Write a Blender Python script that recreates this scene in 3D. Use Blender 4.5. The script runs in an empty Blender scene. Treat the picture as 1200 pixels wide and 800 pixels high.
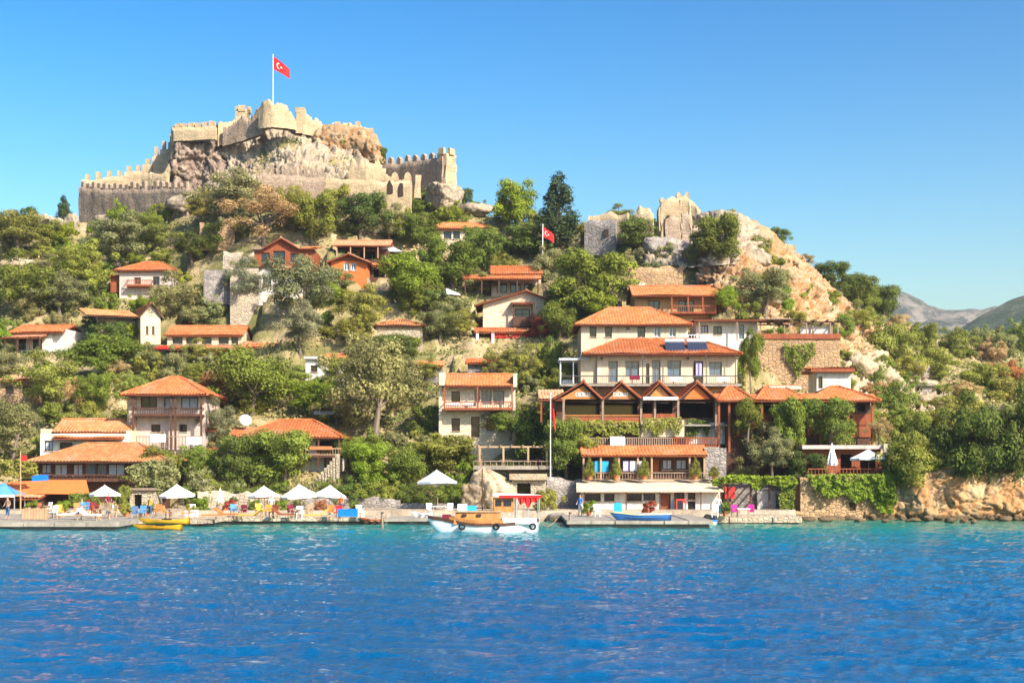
import bpy, math, random
import numpy as np
from mathutils import Vector, Quaternion
R = math.radians
PI = math.pi
random.seed(7)
rng = np.random.default_rng(11)
scene = bpy.context.scene
COL = scene.collection

# ------------------------------------------------------------------ camera, sky, sun, exposure
F = 1200 * 50 / 36.0          # focal length in photo pixels
HY = 545.0                    # photo row of the horizon
CH = 4.7                      # eye height above the water
cam_d = bpy.data.cameras.new('camera')
cam = bpy.data.objects.new('camera', cam_d)
COL.objects.link(cam)
cam.location = (0, 0, CH)
cam.rotation_euler = (R(90), 0, 0)
cam_d.lens = 50
cam_d.sensor_width = 36
cam_d.shift_y = (HY - 400) / 1200.0
cam_d.clip_start = 0.5
cam_d.clip_end = 20000
scene.camera = cam

SUN_AZ, SUN_EL = R(43), R(38)   # azimuth measured from behind the camera towards the right
SD = Vector((math.sin(SUN_AZ) * math.cos(SUN_EL), -math.cos(SUN_AZ) * math.cos(SUN_EL), math.sin(SUN_EL)))
w = bpy.data.worlds.new('World')
scene.world = w
w.use_nodes = True
nt = w.node_tree
bg = nt.nodes['Background']
sky = nt.nodes.new('ShaderNodeTexSky')
sky.sky_type = 'NISHITA'
sky.sun_disc = False
sky.sun_elevation = SUN_EL
sky.sun_rotation = math.atan2(SD.x, SD.y)
sky.altitude = 0
sky.air_density = 1.4
sky.dust_density = 1.5
sky.ozone_density = 2.5
hs = nt.nodes.new('ShaderNodeHueSaturation')
hs.inputs['Saturation'].default_value = 1.27
hs.inputs['Hue'].default_value = 0.498
# one colour grade for the whole sky: deeper contrast, as a polarised, processed photograph has it
def vmul(k):
    n = nt.nodes.new('ShaderNodeVectorMath'); n.operation = 'SCALE'; n.inputs['Scale'].default_value = k
    return n
pre, gm, post = vmul(0.18), nt.nodes.new('ShaderNodeGamma'), vmul(1 / 0.18)
gm.inputs['Gamma'].default_value = 1.92
nt.links.new(sky.outputs[0], pre.inputs[0]); nt.links.new(pre.outputs[0], gm.inputs['Color']); nt.links.new(gm.outputs[0], post.inputs[0])
nt.links.new(post.outputs[0], hs.inputs['Color'])
nt.links.new(hs.outputs[0], bg.inputs['Color'])
bg.inputs['Strength'].default_value = 0.100

sun_d = bpy.data.lights.new('sun', 'SUN')
sun_d.energy = 4.6
sun_d.angle = R(0.5)
sun_d.color = (1.0, 0.93, 0.80)
sun = bpy.data.objects.new('sun', sun_d)
COL.objects.link(sun)
sun.rotation_euler = SD.to_track_quat('Z', 'Y').to_euler()
sun.location = (60, -40, 80)

scene.view_settings.view_transform = 'Standard'
scene.view_settings.look = 'None'
scene.view_settings.exposure = 1.12
scene.view_settings.gamma = 1.0
scene.view_settings.use_curve_mapping = False
scene.render.engine = 'CYCLES'
scene.cycles.max_bounces = 6
scene.cycles.diffuse_bounces = 3
scene.cycles.glossy_bounces = 3
scene.cycles.transmission_bounces = 3
scene.cycles.volume_bounces = 0
scene.cycles.caustics_reflective = False
scene.cycles.caustics_refractive = False
scene.cycles.use_denoising = True

# ------------------------------------------------------------------ pixel <-> place
def PX(px, Y): return (px - 600.0) / F * Y
def PZ(py, Y): return CH + (HY - py) / F * Y
def at(px, py, Y): return Vector((PX(px, Y), Y, PZ(py, Y)))

# ------------------------------------------------------------------ noise (numpy)
def _h(ix, iy, iz, s=0):
    n = (ix.astype(np.int64) * 374761393 + iy.astype(np.int64) * 668265263 + iz.astype(np.int64) * 2147483647 + s * 974634777) & 0xFFFFFFFF
    n = ((n ^ (n >> 13)) * 1274126177) & 0xFFFFFFFF
    n = ((n ^ (n >> 16)) * 2246822519) & 0xFFFFFFFF
    n = n ^ (n >> 15)
    return (n & 0xFFFFFF) / float(0xFFFFFF)

def vn(p, s=0):
    p = np.asarray(p, float)
    i = np.floor(p).astype(np.int64)
    f = p - i
    f = f * f * f * (f * (f * 6 - 15) + 10)
    r = 0
    for dx in (0, 1):
        wx = f[..., 0] if dx else 1 - f[..., 0]
        for dy in (0, 1):
            wy = f[..., 1] if dy else 1 - f[..., 1]
            for dz in (0, 1):
                wz = f[..., 2] if dz else 1 - f[..., 2]
                r = r + wx * wy * wz * _h(i[..., 0] + dx, i[..., 1] + dy, i[..., 2] + dz, s)
    return r * 2 - 1

def fbm(p, o=4, s=0, g=0.5):
    r, a, q = 0, 1.0, np.asarray(p, float)
    for k in range(o):
        r = r + a * vn(q, s + k)
        q = q * 2.03 + 17.1
        a *= g
    return r

def worley(p, s=0):
    """nearest and second distance, cell value, and a per-cell tilted plane"""
    p = np.asarray(p, float)
    i = np.floor(p).astype(np.int64)
    f1 = np.full(p.shape[:-1], 9.0)
    f2 = f1.copy()
    cid, pl = np.zeros_like(f1), np.zeros_like(f1)
    for dx in (-1, 0, 1):
        for dy in (-1, 0, 1):
            for dz in (-1, 0, 1):
                a, b, c = i[..., 0] + dx, i[..., 1] + dy, i[..., 2] + dz
                ex = p[..., 0] - a - _h(a, b, c, s + 1)
                ey = p[..., 1] - b - _h(a, b, c, s + 2)
                ez = p[..., 2] - c - _h(a, b, c, s + 3)
                d = np.sqrt(ex ** 2 + ey ** 2 + ez ** 2)
                v = _h(a, b, c, s + 4)
                q = ex * (_h(a, b, c, s + 5) - .5) + ey * (_h(a, b, c, s + 6) - .5) + ez * (_h(a, b, c, s + 7) - .7) * 1.3
                m = d < f1
                f2 = np.where(m, f1, np.minimum(f2, d))
                cid, pl = np.where(m, v, cid), np.where(m, q, pl)
                f1 = np.where(m, d, f1)
    return f1, f2, cid, pl

def rocky(p, s=0):
    """angular limestone relief, about -1..1, p in block units"""
    q = p + 0.30 * np.stack([fbm(p * 0.8, 3, s + 20), fbm(p * 0.8, 3, s + 30), fbm(p * 0.8, 3, s + 40)], -1)
    f1, f2, c, pl = worley(q, s)
    crack = np.clip((f2 - f1) / 0.13, 0, 1)
    g1, g2, c2, pl2 = worley(q * 2.7 + 5, s + 9)
    crack2 = np.clip((g2 - g1) / 0.16, 0, 1)
    k1, k2, c3, pl3 = worley(q * 6.5 + 9, s + 19)
    return 0.42 * (c - 0.5) * 2 + 1.15 * pl + 0.35 * fbm(p * 0.5, 3, s + 3) - 0.42 * (1 - crack) + 0.20 * (c2 - 0.5) * 2 + 0.55 * pl2 - 0.20 * (1 - crack2) + 0.09 * (c3 - .5) * 2 + 0.24 * pl3 + 0.05 * fbm(p * 9, 2, s + 6)

# ------------------------------------------------------------------ materials
MATS = {}
def _new(name):
    m = bpy.data.materials.new(name)
    m.use_nodes = True
    t = m.node_tree
    return m, t, t.nodes['Principled BSDF']
def N(t, ty, **kw):
    n = t.nodes.new(ty)
    for k, v in kw.items():
        setattr(n, k, v)
    return n
def c4(c): return (c[0], c[1], c[2], 1.0)
def coords(t, scale=(1, 1, 1)):
    tc = N(t, 'ShaderNodeTexCoord')
    mp = N(t, 'ShaderNodeMapping')
    mp.inputs['Scale'].default_value = scale
    t.links.new(tc.outputs['Object'], mp.inputs['Vector'])
    return mp.outputs[0]
def noise(t, vec, scale, detail=4, rough=0.6):
    n = N(t, 'ShaderNodeTexNoise')
    n.inputs['Scale'].default_value = scale
    n.inputs['Detail'].default_value = detail
    n.inputs['Roughness'].default_value = rough
    if vec is not None: t.links.new(vec, n.inputs['Vector'])
    return n
def ramp(t, fac, stops):
    r = N(t, 'ShaderNodeValToRGB')
    el = r.color_ramp.elements
    while len(el) < len(stops): el.new(0.5)
    for e, (p, c) in zip(el, stops):
        e.position = p
        e.color = c4(c) if not isinstance(c, (int, float)) else (c, c, c, 1)
    t.links.new(fac, r.inputs[0])
    return r.outputs[0]
def mix(t, fac, a, b, mode='MIX'):
    m = N(t, 'ShaderNodeMix', data_type='RGBA', blend_type=mode)
    for sock, v in ((m.inputs[0], fac), (m.inputs[6], a), (m.inputs[7], b)):
        if hasattr(v, 'is_linked'): t.links.new(v, sock)
        elif isinstance(v, (int, float)): sock.default_value = v
        else: sock.default_value = c4(v)
    return m.outputs[2]
def bump(t, bsdf, h, strength=0.4, dist=0.05):
    b = N(t, 'ShaderNodeBump')
    b.inputs['Strength'].default_value = strength
    b.inputs['Distance'].default_value = dist
    t.links.new(h, b.inputs['Height'])
    t.links.new(b.outputs[0], bsdf.inputs['Normal'])
    return b

def mk_plain(name, c1, c2=None, scale=1.2, rough=0.85, bs=14, bstr=0.35, bd=0.03, metal=0.0, spec=0.3, streak=0.0):
    m, t, b = _new(name)
    v = coords(t)
    n = noise(t, v, scale, 6, 0.65)
    c2 = c2 or tuple(x * 0.78 for x in c1)
    cc = ramp(t, n.outputs[0], [(0.32, c2), (0.62, c1)])
    if streak:
        ns = noise(t, coords(t, (1, 1, 0.10)), 3.2, 6, 0.7)
        cc = mix(t, ramp(t, ns.outputs[0], [(0.48, 0.0), (0.70, streak)]), cc, tuple(x * 0.45 for x in c2))
    t.links.new(cc, b.inputs['Base Color'])
    b.inputs['Roughness'].default_value = rough
    b.inputs['Metallic'].default_value = metal
    b.inputs['Specular IOR Level'].default_value = spec
    if bstr: bump(t, b, noise(t, v, bs, 5).outputs[0], bstr, bd)
    MATS[name] = m
    return m

def mk_stone(name, c1, c2, mortar, scale=2.2, bstr=0.8, stain=(0.35, 0.30, 0.26)):
    m, t, b = _new(name)
    v = coords(t, (1, 1, 1.5))
    wn = noise(t, v, 2.5, 2)
    vv = mix(t, 0.09, v, wn.outputs[1], 'ADD')
    vo = N(t, 'ShaderNodeTexVoronoi', feature='F1')
    ve = N(t, 'ShaderNodeTexVoronoi', feature='DISTANCE_TO_EDGE')
    for q in (vo, ve):
        q.inputs['Scale'].default_value = scale
        q.inputs['Randomness'].default_value = 0.8
        t.links.new(vv, q.inputs['Vector'])
    sep = N(t, 'ShaderNodeSeparateColor')
    t.links.new(vo.outputs['Color'], sep.inputs[0])
    cell = ramp(t, sep.outputs[0], [(0.1, c2), (0.9, c1)])
    n = noise(t, v, 0.35, 5, 0.65)
    cell = mix(t, ramp(t, n.outputs[0], [(0.42, 0.0), (0.68, 0.55)]), cell, stain)
    edge = ramp(t, ve.outputs[0], [(0.02, 1.0), (0.09, 0.0)])
    t.links.new(mix(t, edge, cell, mortar), b.inputs['Base Color'])
    b.inputs['Roughness'].default_value = 0.95
    b.inputs['Specular IOR Level'].default_value = 0.15
    h = mix(t, 0.35, ramp(t, ve.outputs[0], [(0.0, 0.0), (0.14, 1.0)]), noise(t, v, 9, 5).outputs[1])
    bump(t, b, h, bstr, 0.10)
    MATS[name] = m
    return m

def mk_wood(name, c1, c2, scale=7.0, rough=0.7, axis=(1, 1, 0.12)):
    m, t, b = _new(name)
    v = coords(t, axis)
    n = noise(t, v, scale, 6, 0.7)
    n2 = noise(t, coords(t), 0.8, 3)
    c = ramp(t, n.outputs[0], [(0.3, c2), (0.65, c1)])
    c = mix(t, ramp(t, n2.outputs[0], [(0.4, 0.0), (0.75, 0.35)]), c, tuple(x * 0.5 for x in c2))
    t.links.new(c, b.inputs['Base Color'])
    b.inputs['Roughness'].default_value = rough
    b.inputs['Specular IOR Level'].default_value = 0.25
    bump(t, b, n.outputs[0], 0.4, 0.02)
    MATS[name] = m
    return m

def mk_tile(name, stops, dirt):
    m, t, b = _new(name)
    at_ = N(t, 'ShaderNodeAttribute', attribute_name='tile')
    c = ramp(t, at_.outputs['Fac'], stops)
    v = coords(t)
    n = noise(t, v, 0.9, 6, 0.7)
    c = mix(t, ramp(t, n.outputs[0], [(0.45, 0.0), (0.72, 0.55)]), c, dirt)
    n2 = noise(t, v, 8, 4, 0.7)
    c = mix(t, ramp(t, n2.outputs[0], [(0.5, 0.0), (0.8, 0.3)]), c, tuple(x * 0.45 for x in dirt))
    oi = N(t, 'ShaderNodeObjectInfo')
    c = mix(t, 1.0, c, ramp(t, oi.outputs['Random'], [(0.0, (0.70, 0.74, 0.78)), (0.5, (0.95, 0.95, 0.95)), (1.0, (1.08, 1.12, 1.2))]), 'MULTIPLY')
    n4 = noise(t, v, 0.35, 4, 0.6)
    c = mix(t, ramp(t, n4.outputs[0], [(0.5, 0.0), (0.68, 0.35)]), c, (0.30, 0.24, 0.17))
    t.links.new(c, b.inputs['Base Color'])
    b.inputs['Roughness'].default_value = 0.9
    b.inputs['Specular IOR Level'].default_value = 0.2
    MATS[name] = m

def mk_rock(name, c1, c2, c3, scale=0.5, stain=0.5, wet=False, grey=(0.30, 0.27, 0.24)):
    m, t, b = _new(name)
    v = coords(t)
    n1 = noise(t, v, scale, 9, 0.72)
    c = ramp(t, n1.outputs[0], [(0.34, c2), (0.47, c1), (0.62, c3)])
    ng = noise(t, v, scale * 1.7, 7, 0.7)
    c = mix(t, ramp(t, ng.outputs[0], [(0.52, 0.0), (0.66, 0.75)]), c, grey)
    n2 = noise(t, coords(t, (1, 1, 0.35)), scale * 3.5, 7, 0.75)
    c = mix(t, ramp(t, n2.outputs[0], [(0.53, 0.0), (0.66, stain)]), c, tuple(x * 0.30 for x in c2))
    ve = N(t, 'ShaderNodeTexVoronoi', feature='DISTANCE_TO_EDGE')
    ve.inputs['Scale'].default_value = scale * 2.4
    wv = mix(t, 0.25, v, noise(t, v, scale * 3, 4).outputs[1], 'ADD')
    t.links.new(wv, ve.inputs['Vector'])
    c = mix(t, ramp(t, ve.outputs[0], [(0.0, 0.6), (0.035, 0.0)]), c, tuple(x * 0.25 for x in c2))
    if wet:
        ge = N(t, 'ShaderNodeNewGeometry')
        sp = N(t, 'ShaderNodeSeparateXYZ')
        t.links.new(ge.outputs['Position'], sp.inputs[0])
        ad = N(t, 'ShaderNodeMath', operation='MULTIPLY_ADD')
        t.links.new(n1.outputs[0], ad.inputs[0]); ad.inputs[1].default_value = -.8; t.links.new(sp.outputs[2], ad.inputs[2])
        c = mix(t, ramp(t, ad.outputs[0], [(0.0, 0.85), (0.22, 0.0)]), c, (0.075, 0.055, 0.032))
    t.links.new(c, b.inputs['Base Color'])
    b.inputs['Roughness'].default_value = 0.95
    b.inputs['Specular IOR Level'].default_value = 0.15
    mu = N(t, 'ShaderNodeTexNoise', noise_type='RIDGED_MULTIFRACTAL')
    mu.inputs['Scale'].default_value = scale * 3
    mu.inputs['Detail'].default_value = 7
    t.links.new(v, mu.inputs['Vector'])
    bump(t, b, mu.outputs[0], 0.6, 0.18)
    MATS[name] = m

def mk_leaf(name, trans=0.40):
    m, t, b = _new(name)
    oi = N(t, 'ShaderNodeObjectInfo')
    at_ = N(t, 'ShaderNodeAttribute', attribute_name='leafv')
    k = ramp(t, at_.outputs['Fac'], [(0.0, 0.60), (0.5, 1.0), (1.0, 1.40)])
    c = mix(t, 1.0, oi.outputs['Color'], k, 'MULTIPLY')
    at2 = N(t, 'ShaderNodeAttribute', attribute_name='accent')
    c = mix(t, at2.outputs['Fac'], c, at2.outputs['Color'])
    hsv = N(t, 'ShaderNodeHueSaturation')
    mr = N(t, 'ShaderNodeMapRange')
    mr.inputs['To Min'].default_value = 0.485
    mr.inputs['To Max'].default_value = 0.512
    t.links.new(oi.outputs['Random'], mr.inputs['Value'])
    t.links.new(mr.outputs[0], hsv.inputs['Hue'])
    t.links.new(c, hsv.inputs['Color'])
    t.links.new(hsv.outputs[0], b.inputs['Base Color'])
    b.inputs['Roughness'].default_value = 0.75
    b.inputs['Specular IOR Level'].default_value = 0.12
    tr = N(t, 'ShaderNodeBsdfTranslucent')
    t.links.new(hsv.outputs[0], tr.inputs['Color'])
    ms = N(t, 'ShaderNodeMixShader')
    ms.inputs[0].default_value = trans
    t.links.new(b.outputs[0], ms.inputs[1])
    t.links.new(tr.outputs[0], ms.inputs[2])
    t.links.new(ms.outputs[0], t.nodes['Material Output'].inputs['Surface'])
    MATS[name] = m

def mk_flat(name, c, rough=0.6, spec=0.3, metal=0.0):
    return mk_plain(name, c, tuple(x * 0.85 for x in c), 2.0, rough, 30, 0.15, 0.01, metal, spec)

mk_plain('plaster_white', (0.626, 0.589, 0.534), (0.460, 0.423, 0.368), 0.7, streak=0.5)
mk_plain('plaster_cream', (0.607, 0.497, 0.350), (0.478, 0.377, 0.258), 0.8, streak=0.5)
mk_plain('plaster_pink', (0.570, 0.451, 0.386), (0.432, 0.340, 0.285), 0.8, streak=0.5)
mk_plain('plaster_ochre', (0.460, 0.276, 0.129), (0.331, 0.184, 0.083), 0.8, streak=0.5)
mk_plain('concrete', (0.311, 0.274, 0.222), (0.185, 0.163, 0.133), 0.9, bs=9, streak=0.4)
mk_plain('concrete_dark', (0.20, 0.18, 0.16), (0.09, 0.08, 0.07), 0.9, bs=9)
mk_plain('cream_roof', (0.64, 0.50, 0.35), (0.46, 0.35, 0.24), 1.0)
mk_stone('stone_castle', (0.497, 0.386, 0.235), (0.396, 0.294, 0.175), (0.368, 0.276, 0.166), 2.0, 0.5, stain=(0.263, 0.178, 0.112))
mk_stone('stone_castle_shade', (0.38, 0.285, 0.20), (0.25, 0.18, 0.13), (0.28, 0.21, 0.15), 1.8, 0.6, stain=(0.22, 0.15, 0.11))  # copy of the castle stone, darkened to carry the walls' shade
mk_stone('stone_cream', (0.487, 0.403, 0.294), (0.361, 0.286, 0.202), (0.353, 0.294, 0.218), 2.4, stain=(0.286, 0.227, 0.168))
mk_stone('stone_ochre', (0.470, 0.302, 0.160), (0.336, 0.210, 0.109), (0.277, 0.193, 0.118), 2.2, stain=(0.252, 0.160, 0.101))
mk_stone('stone_grey', (0.33, 0.29, 0.26), (0.20, 0.175, 0.16), (0.22, 0.19, 0.165), 2.2, stain=(0.13, 0.11, 0.10))
mk_stone('stone_shade', (0.20, 0.145, 0.11), (0.12, 0.085, 0.07), (0.14, 0.10, 0.08), 1.5, 0.9, stain=(0.075, 0.055, 0.05))  # stone with masonry shade put into its dark brown
mk_stone('stone_warm', (0.66, 0.54, 0.39), (0.52, 0.42, 0.29), (0.50, 0.42, 0.31), 2.4, 0.4, stain=(0.44, 0.35, 0.25))
mk_wood('wood_dark', (0.115, 0.052, 0.030), (0.050, 0.022, 0.014))
mk_wood('wood_red', (0.31, 0.085, 0.030), (0.17, 0.042, 0.018))
mk_wood('wood_orange', (0.52, 0.22, 0.065), (0.34, 0.125, 0.035))
mk_wood('wood_grey', (0.30, 0.22, 0.16), (0.17, 0.12, 0.085))
mk_wood('wood_pale', (0.46, 0.31, 0.18), (0.30, 0.19, 0.11))
mk_tile('tile_orange', [(0, (0.34, 0.085, 0.026)), (0.5, (0.44, 0.125, 0.038)), (1, (0.52, 0.185, 0.066))], (0.29, 0.115, 0.055))
mk_tile('tile_tan', [(0, (0.36, 0.120, 0.042)), (0.5, (0.45, 0.170, 0.060)), (1, (0.52, 0.24, 0.10))], (0.31, 0.145, 0.07))
mk_tile('tile_brown', [(0, (0.33, 0.13, 0.065)), (0.5, (0.45, 0.19, 0.095)), (1, (0.52, 0.27, 0.15))], (0.26, 0.15, 0.09))
mk_rock('rock_castle', (0.320, 0.251, 0.174), (0.209, 0.153, 0.108), (0.376, 0.306, 0.216), 0.5, 0.6, grey=(0.251, 0.223, 0.195))
mk_rock('rock_orange', (0.331, 0.187, 0.085), (0.252, 0.113, 0.044), (0.365, 0.274, 0.174), 0.6, 0.55, grey=(0.287, 0.235, 0.174))
mk_rock('rock_shore', (0.384, 0.212, 0.092), (0.288, 0.132, 0.046), (0.440, 0.320, 0.184), 0.55, 0.5, True, grey=(0.336, 0.248, 0.160))
mk_rock('rock_shade', (0.23, 0.165, 0.125), (0.13, 0.09, 0.075), (0.33, 0.25, 0.18), 0.6, 0.7, grey=(0.20, 0.17, 0.155))  # crag rock with the shade below the wall put into its colour
mk_rock('rock_grey', (0.272, 0.232, 0.200), (0.160, 0.136, 0.120), (0.360, 0.304, 0.240), 0.8, 0.6, True)
mk_rock('rock_cream', (0.376, 0.285, 0.181), (0.292, 0.195, 0.111), (0.418, 0.341, 0.237), 0.8, 0.45, grey=(0.278, 0.244, 0.202))
mk_leaf('leaf')
mk_wood('bark', (0.20, 0.15, 0.11), (0.09, 0.065, 0.05))
mk_flat('canvas_white', (0.80, 0.78, 0.74), 0.9, 0.1)
mk_flat('canvas_grey', (0.52, 0.56, 0.60), 0.9, 0.1)
mk_flat('canvas_orange', (0.62, 0.155, 0.045), 0.9, 0.1)
mk_flat('canvas_red', (0.58, 0.030, 0.028), 0.9, 0.1)
mk_flat('canvas_blue', (0.09, 0.26, 0.50), 0.9, 0.1)
mk_flat('cloth_blue', (0.01, 0.17, 0.62), 0.9, 0.1)
mk_flat('cloth_cyan', (0.03, 0.34, 0.62), 0.9, 0.1)
mk_flat('cloth_yellow', (0.62, 0.36, 0.06), 0.9, 0.1)
mk_flat('cloth_maroon', (0.16, 0.02, 0.04), 0.9, 0.1)
mk_flat('cloth_magenta', (0.50, 0.03, 0.22), 0.9, 0.1)
mk_flat('cloth_lilac', (0.42, 0.36, 0.66), 0.9, 0.1)
mk_flat('paint_white', (0.80, 0.79, 0.77), 0.45, 0.4)
mk_flat('paint_blue', (0.03, 0.16, 0.48), 0.4, 0.5)
mk_flat('paint_yellow', (0.66, 0.34, 0.02), 0.4, 0.5)
mk_flat('paint_cream', (0.72, 0.60, 0.34), 0.5, 0.4)
mk_flat('paint_red', (0.55, 0.03, 0.025), 0.4, 0.5)
mk_flat('paint_waterline', (0.03, 0.09, 0.20), 0.4, 0.5)
mk_flat('rubber', (0.02, 0.02, 0.022), 0.8, 0.2)
mk_flat('metal', (0.55, 0.55, 0.56), 0.4, 0.5, 0.6)
mk_flat('metal_dark', (0.07, 0.065, 0.06), 0.5, 0.4, 0.3)
mk_flat('skin', (0.46, 0.25, 0.16), 0.6, 0.3)
mk_flat('hair', (0.03, 0.02, 0.014), 0.6, 0.3)
mk_flat('terracotta', (0.48, 0.17, 0.07), 0.8, 0.2)
mk_flat('solar', (0.03, 0.035, 0.06), 0.18, 0.6)
mk_flat('glass_dark', (0.018, 0.022, 0.028), 0.10, 0.7)
mk_flat('glass_blue', (0.07, 0.12, 0.19), 0.08, 0.8)
mk_flat('curtain', (0.40, 0.42, 0.48), 0.35, 0.4)
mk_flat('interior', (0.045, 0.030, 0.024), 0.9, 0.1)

# ------------------------------------------------------------------ mesh helpers
def link(name, data, parent=None, mat=None):
    o = bpy.data.objects.new(name, data)
    COL.objects.link(o)
    if parent is not None: o.parent = parent
    if mat is not None and data is not None:
        data.materials.append(MATS[mat] if isinstance(mat, str) else mat)
    return o
def empty(name, loc, rz=0.0):
    o = bpy.data.objects.new(name, None)
    o.empty_display_size = 0.3
    COL.objects.link(o)
    o.location = loc
    o.rotation_euler = (0, 0, rz)
    return o
def tag(o, label=None, cat=None, group=None, kind=None):
    if label: o['label'] = label
    if cat: o['category'] = cat
    if group: o['group'] = group
    if kind: o['kind'] = kind
    return o
def npmesh(name, V, Fc, smooth=False, fattr=None):
    me = bpy.data.meshes.new(name)
    V = np.asarray(V, np.float32)
    Fc = np.asarray(Fc, np.int32)
    n, k = Fc.shape
    me.vertices.add(len(V))
    me.vertices.foreach_set('co', V.ravel())
    me.loops.add(n * k)
    me.loops.foreach_set('vertex_index', Fc.ravel())
    me.polygons.add(n)
    me.polygons.foreach_set('loop_start', np.arange(0, n * k, k, dtype=np.int32))
    me.polygons.foreach_set('loop_total', np.full(n, k, np.int32))
    if smooth: me.polygons.foreach_set('use_smooth', np.ones(n, bool))
    for an, av in (fattr or {}).items():
        a = me.attributes.new(an, 'FLOAT', 'FACE')
        a.data.foreach_set('value', np.asarray(av, np.float32))
    me.update(calc_edges=True)
    return me

class MB:
    def __init__(s): s.v, s.f = [], []
    def add(s, V, Fs):
        b = len(s.v)
        s.v += [tuple(p) for p in V]
        s.f += [tuple(b + i for i in q) for q in Fs]
        return s
    def box(s, x0, x1, y0, y1, z0, z1):
        V = [(x0, y0, z0), (x1, y0, z0), (x1, y1, z0), (x0, y1, z0), (x0, y0, z1), (x1, y0, z1), (x1, y1, z1), (x0, y1, z1)]
        return s.add(V, [(3, 2, 1, 0), (4, 5, 6, 7), (0, 1, 5, 4), (1, 2, 6, 5), (2, 3, 7, 6), (3, 0, 4, 7)])
    def bar(s, p, q, r, n=6, r2=None):
        p, q = Vector(p), Vector(q)
        d = q - p
        if d.length < 1e-6: return s
        qt = d.to_track_quat('Z', 'Y')
        r2 = r if r2 is None else r2
        V = []
        for c, rr in ((p, r), (q, r2)):
            for k in range(n):
                a = 2 * PI * k / n
                V.append(c + qt @ Vector((math.cos(a) * rr, math.sin(a) * rr, 0)))
        Fs = [(k, (k + 1) % n, n + (k + 1) % n, n + k) for k in range(n)]
        Fs += [tuple(reversed(range(n))), tuple(range(n, 2 * n))]
        return s.add(V, Fs)
    def beam(s, p, q, wd, h):
        """rectangular bar from p to q, width wd (horizontal), height h"""
        p, q = Vector(p), Vector(q)
        d = (q - p).normalized()
        sx = d.cross(Vector((0, 0, 1)))
        if sx.length < 1e-4: sx = Vector((1, 0, 0))
        sx.normalize()
        up = sx.cross(d)
        V = [c + sx * (a * wd / 2) + up * (b * h / 2) for c in (p, q) for a, b in ((-1, -1), (1, -1), (1, 1), (-1, 1))]
        return s.add(V, [(3, 2, 1, 0), (4, 5, 6, 7), (0, 1, 5, 4), (1, 2, 6, 5), (2, 3, 7, 6), (3, 0, 4, 7)])
    def prism(s, poly, y0, y1):
        """polygon in x,z extruded in y"""
        n = len(poly)
        V = [(x, y0, z) for x, z in poly] + [(x, y1, z) for x, z in poly]
        Fs = [(k, (k + 1) % n, n + (k + 1) % n, n + k) for k in range(n)]
        Fs += [tuple(reversed(range(n))), tuple(range(n, 2 * n))]
        return s.add(V, Fs)
    def lathe(s, prof, n=12, c=(0, 0, 0)):
        V, Fs = [], []
        for r, z in prof:
            for k in range(n):
                a = 2 * PI * k / n
                V.append((c[0] + r * math.cos(a), c[1] + r * math.sin(a), c[2] + z))
        for j in range(len(prof) - 1):
            for k in range(n):
                Fs.append((j * n + k, j * n + (k + 1) % n, (j + 1) * n + (k + 1) % n, (j + 1) * n + k))
        return s.add(V, Fs)
    def mesh(s, name='m', smooth=False):
        me = bpy.data.meshes.new(name)
        me.from_pydata(s.v, [], s.f)
        if smooth: me.polygons.foreach_set('use_smooth', [True] * len(me.polygons))
        me.update()
        return me
    def build(s, name, mat, parent=None, smooth=False):
        return link(name, s.mesh(name, smooth), parent, mat)

def copy_tree(o, parent=None):
    c = o.copy()
    COL.objects.link(c)
    c.parent = parent
    for ch in o.children:
        copy_tree(ch, c)
    return c

# ------------------------------------------------------------------ the hill
def interp(pts, x):
    a = np.array(pts, float)
    return np.interp(x, a[:, 0], a[:, 1])
RIDGE_PY = [(-600, 380), (-300, 300), (0, 268), (60, 262), (95, 256), (200, 232), (250, 200), (300, 168), (330, 158), (400, 172), (440, 190), (480, 214), (530, 234), (575, 256), (640, 272),
            (700, 262), (750, 258), (800, 262), (860, 266), (900, 282), (940, 306), (980, 338), (1020, 368), (1050, 388), (1090, 396), (1200, 404), (1500, 430), (1900, 470)]
RIDGE_Y = [(-600, 210), (0, 205), (95, 212), (300, 216), (440, 212), (530, 208), (620, 196), (700, 184), (850, 172), (940, 178), (1040, 205), (1100, 225), (1200, 250), (1900, 300)]
Y_A = 128.0
def z_quay(px): return interp([(-600, 0.9), (930, 0.9), (1010, 2.2), (1060, 3.8), (1130, 4.6), (1250, 4.8), (1900, 5)], px)
def hill_z(px, Y):
    """bare hill height for photo column px at depth Y"""
    Yr = interp(RIDGE_Y, px)
    zr = CH + (HY - interp(RIDGE_PY, px)) / F * Yr
    zq = z_quay(px)
    t = (Y - Y_A) / (Yr - Y_A)
    up = zq + (zr - zq) * (0.88 * t + 0.12 * t * t)
    down = zr - 0.30 * (Y - Yr) - 0.6
    z = np.where(Y < Y_A, zq, np.where(t <= 1, up, down))
    X = (px - 600) / F * Y
    P = np.stack([X, Y + 0 * X, 0 * X], -1)
    amp = np.clip((Y - Y_A - 1) / 8, 0, 1)
    z = z + amp * (0.9 * fbm(P * 0.10, 3, 5) + 0.35 * fbm(P * 0.45, 3, 8))
    # terraces stepped into the slope
    st = 2.4
    q = z / st + 0.5 * fbm(P * 0.05, 2, 60)
    fr = q - np.floor(q)
    z = z + amp * 0.55 * st * (np.clip((fr - 0.62) / 0.30, 0, 1) - fr)
    # shore edge: drops under the water
    edge = interp([(-600, 120.0), (930, 120.0), (938, 123.4), (1052, 123.4), (1070, 122.0), (1900, 122.0)], px)
    z = np.where(Y < edge, np.minimum(z, -1.2), z)
    return z
PADS = []   # (x0, x1, y0, y1, z): ground levelled for buildings
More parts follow.
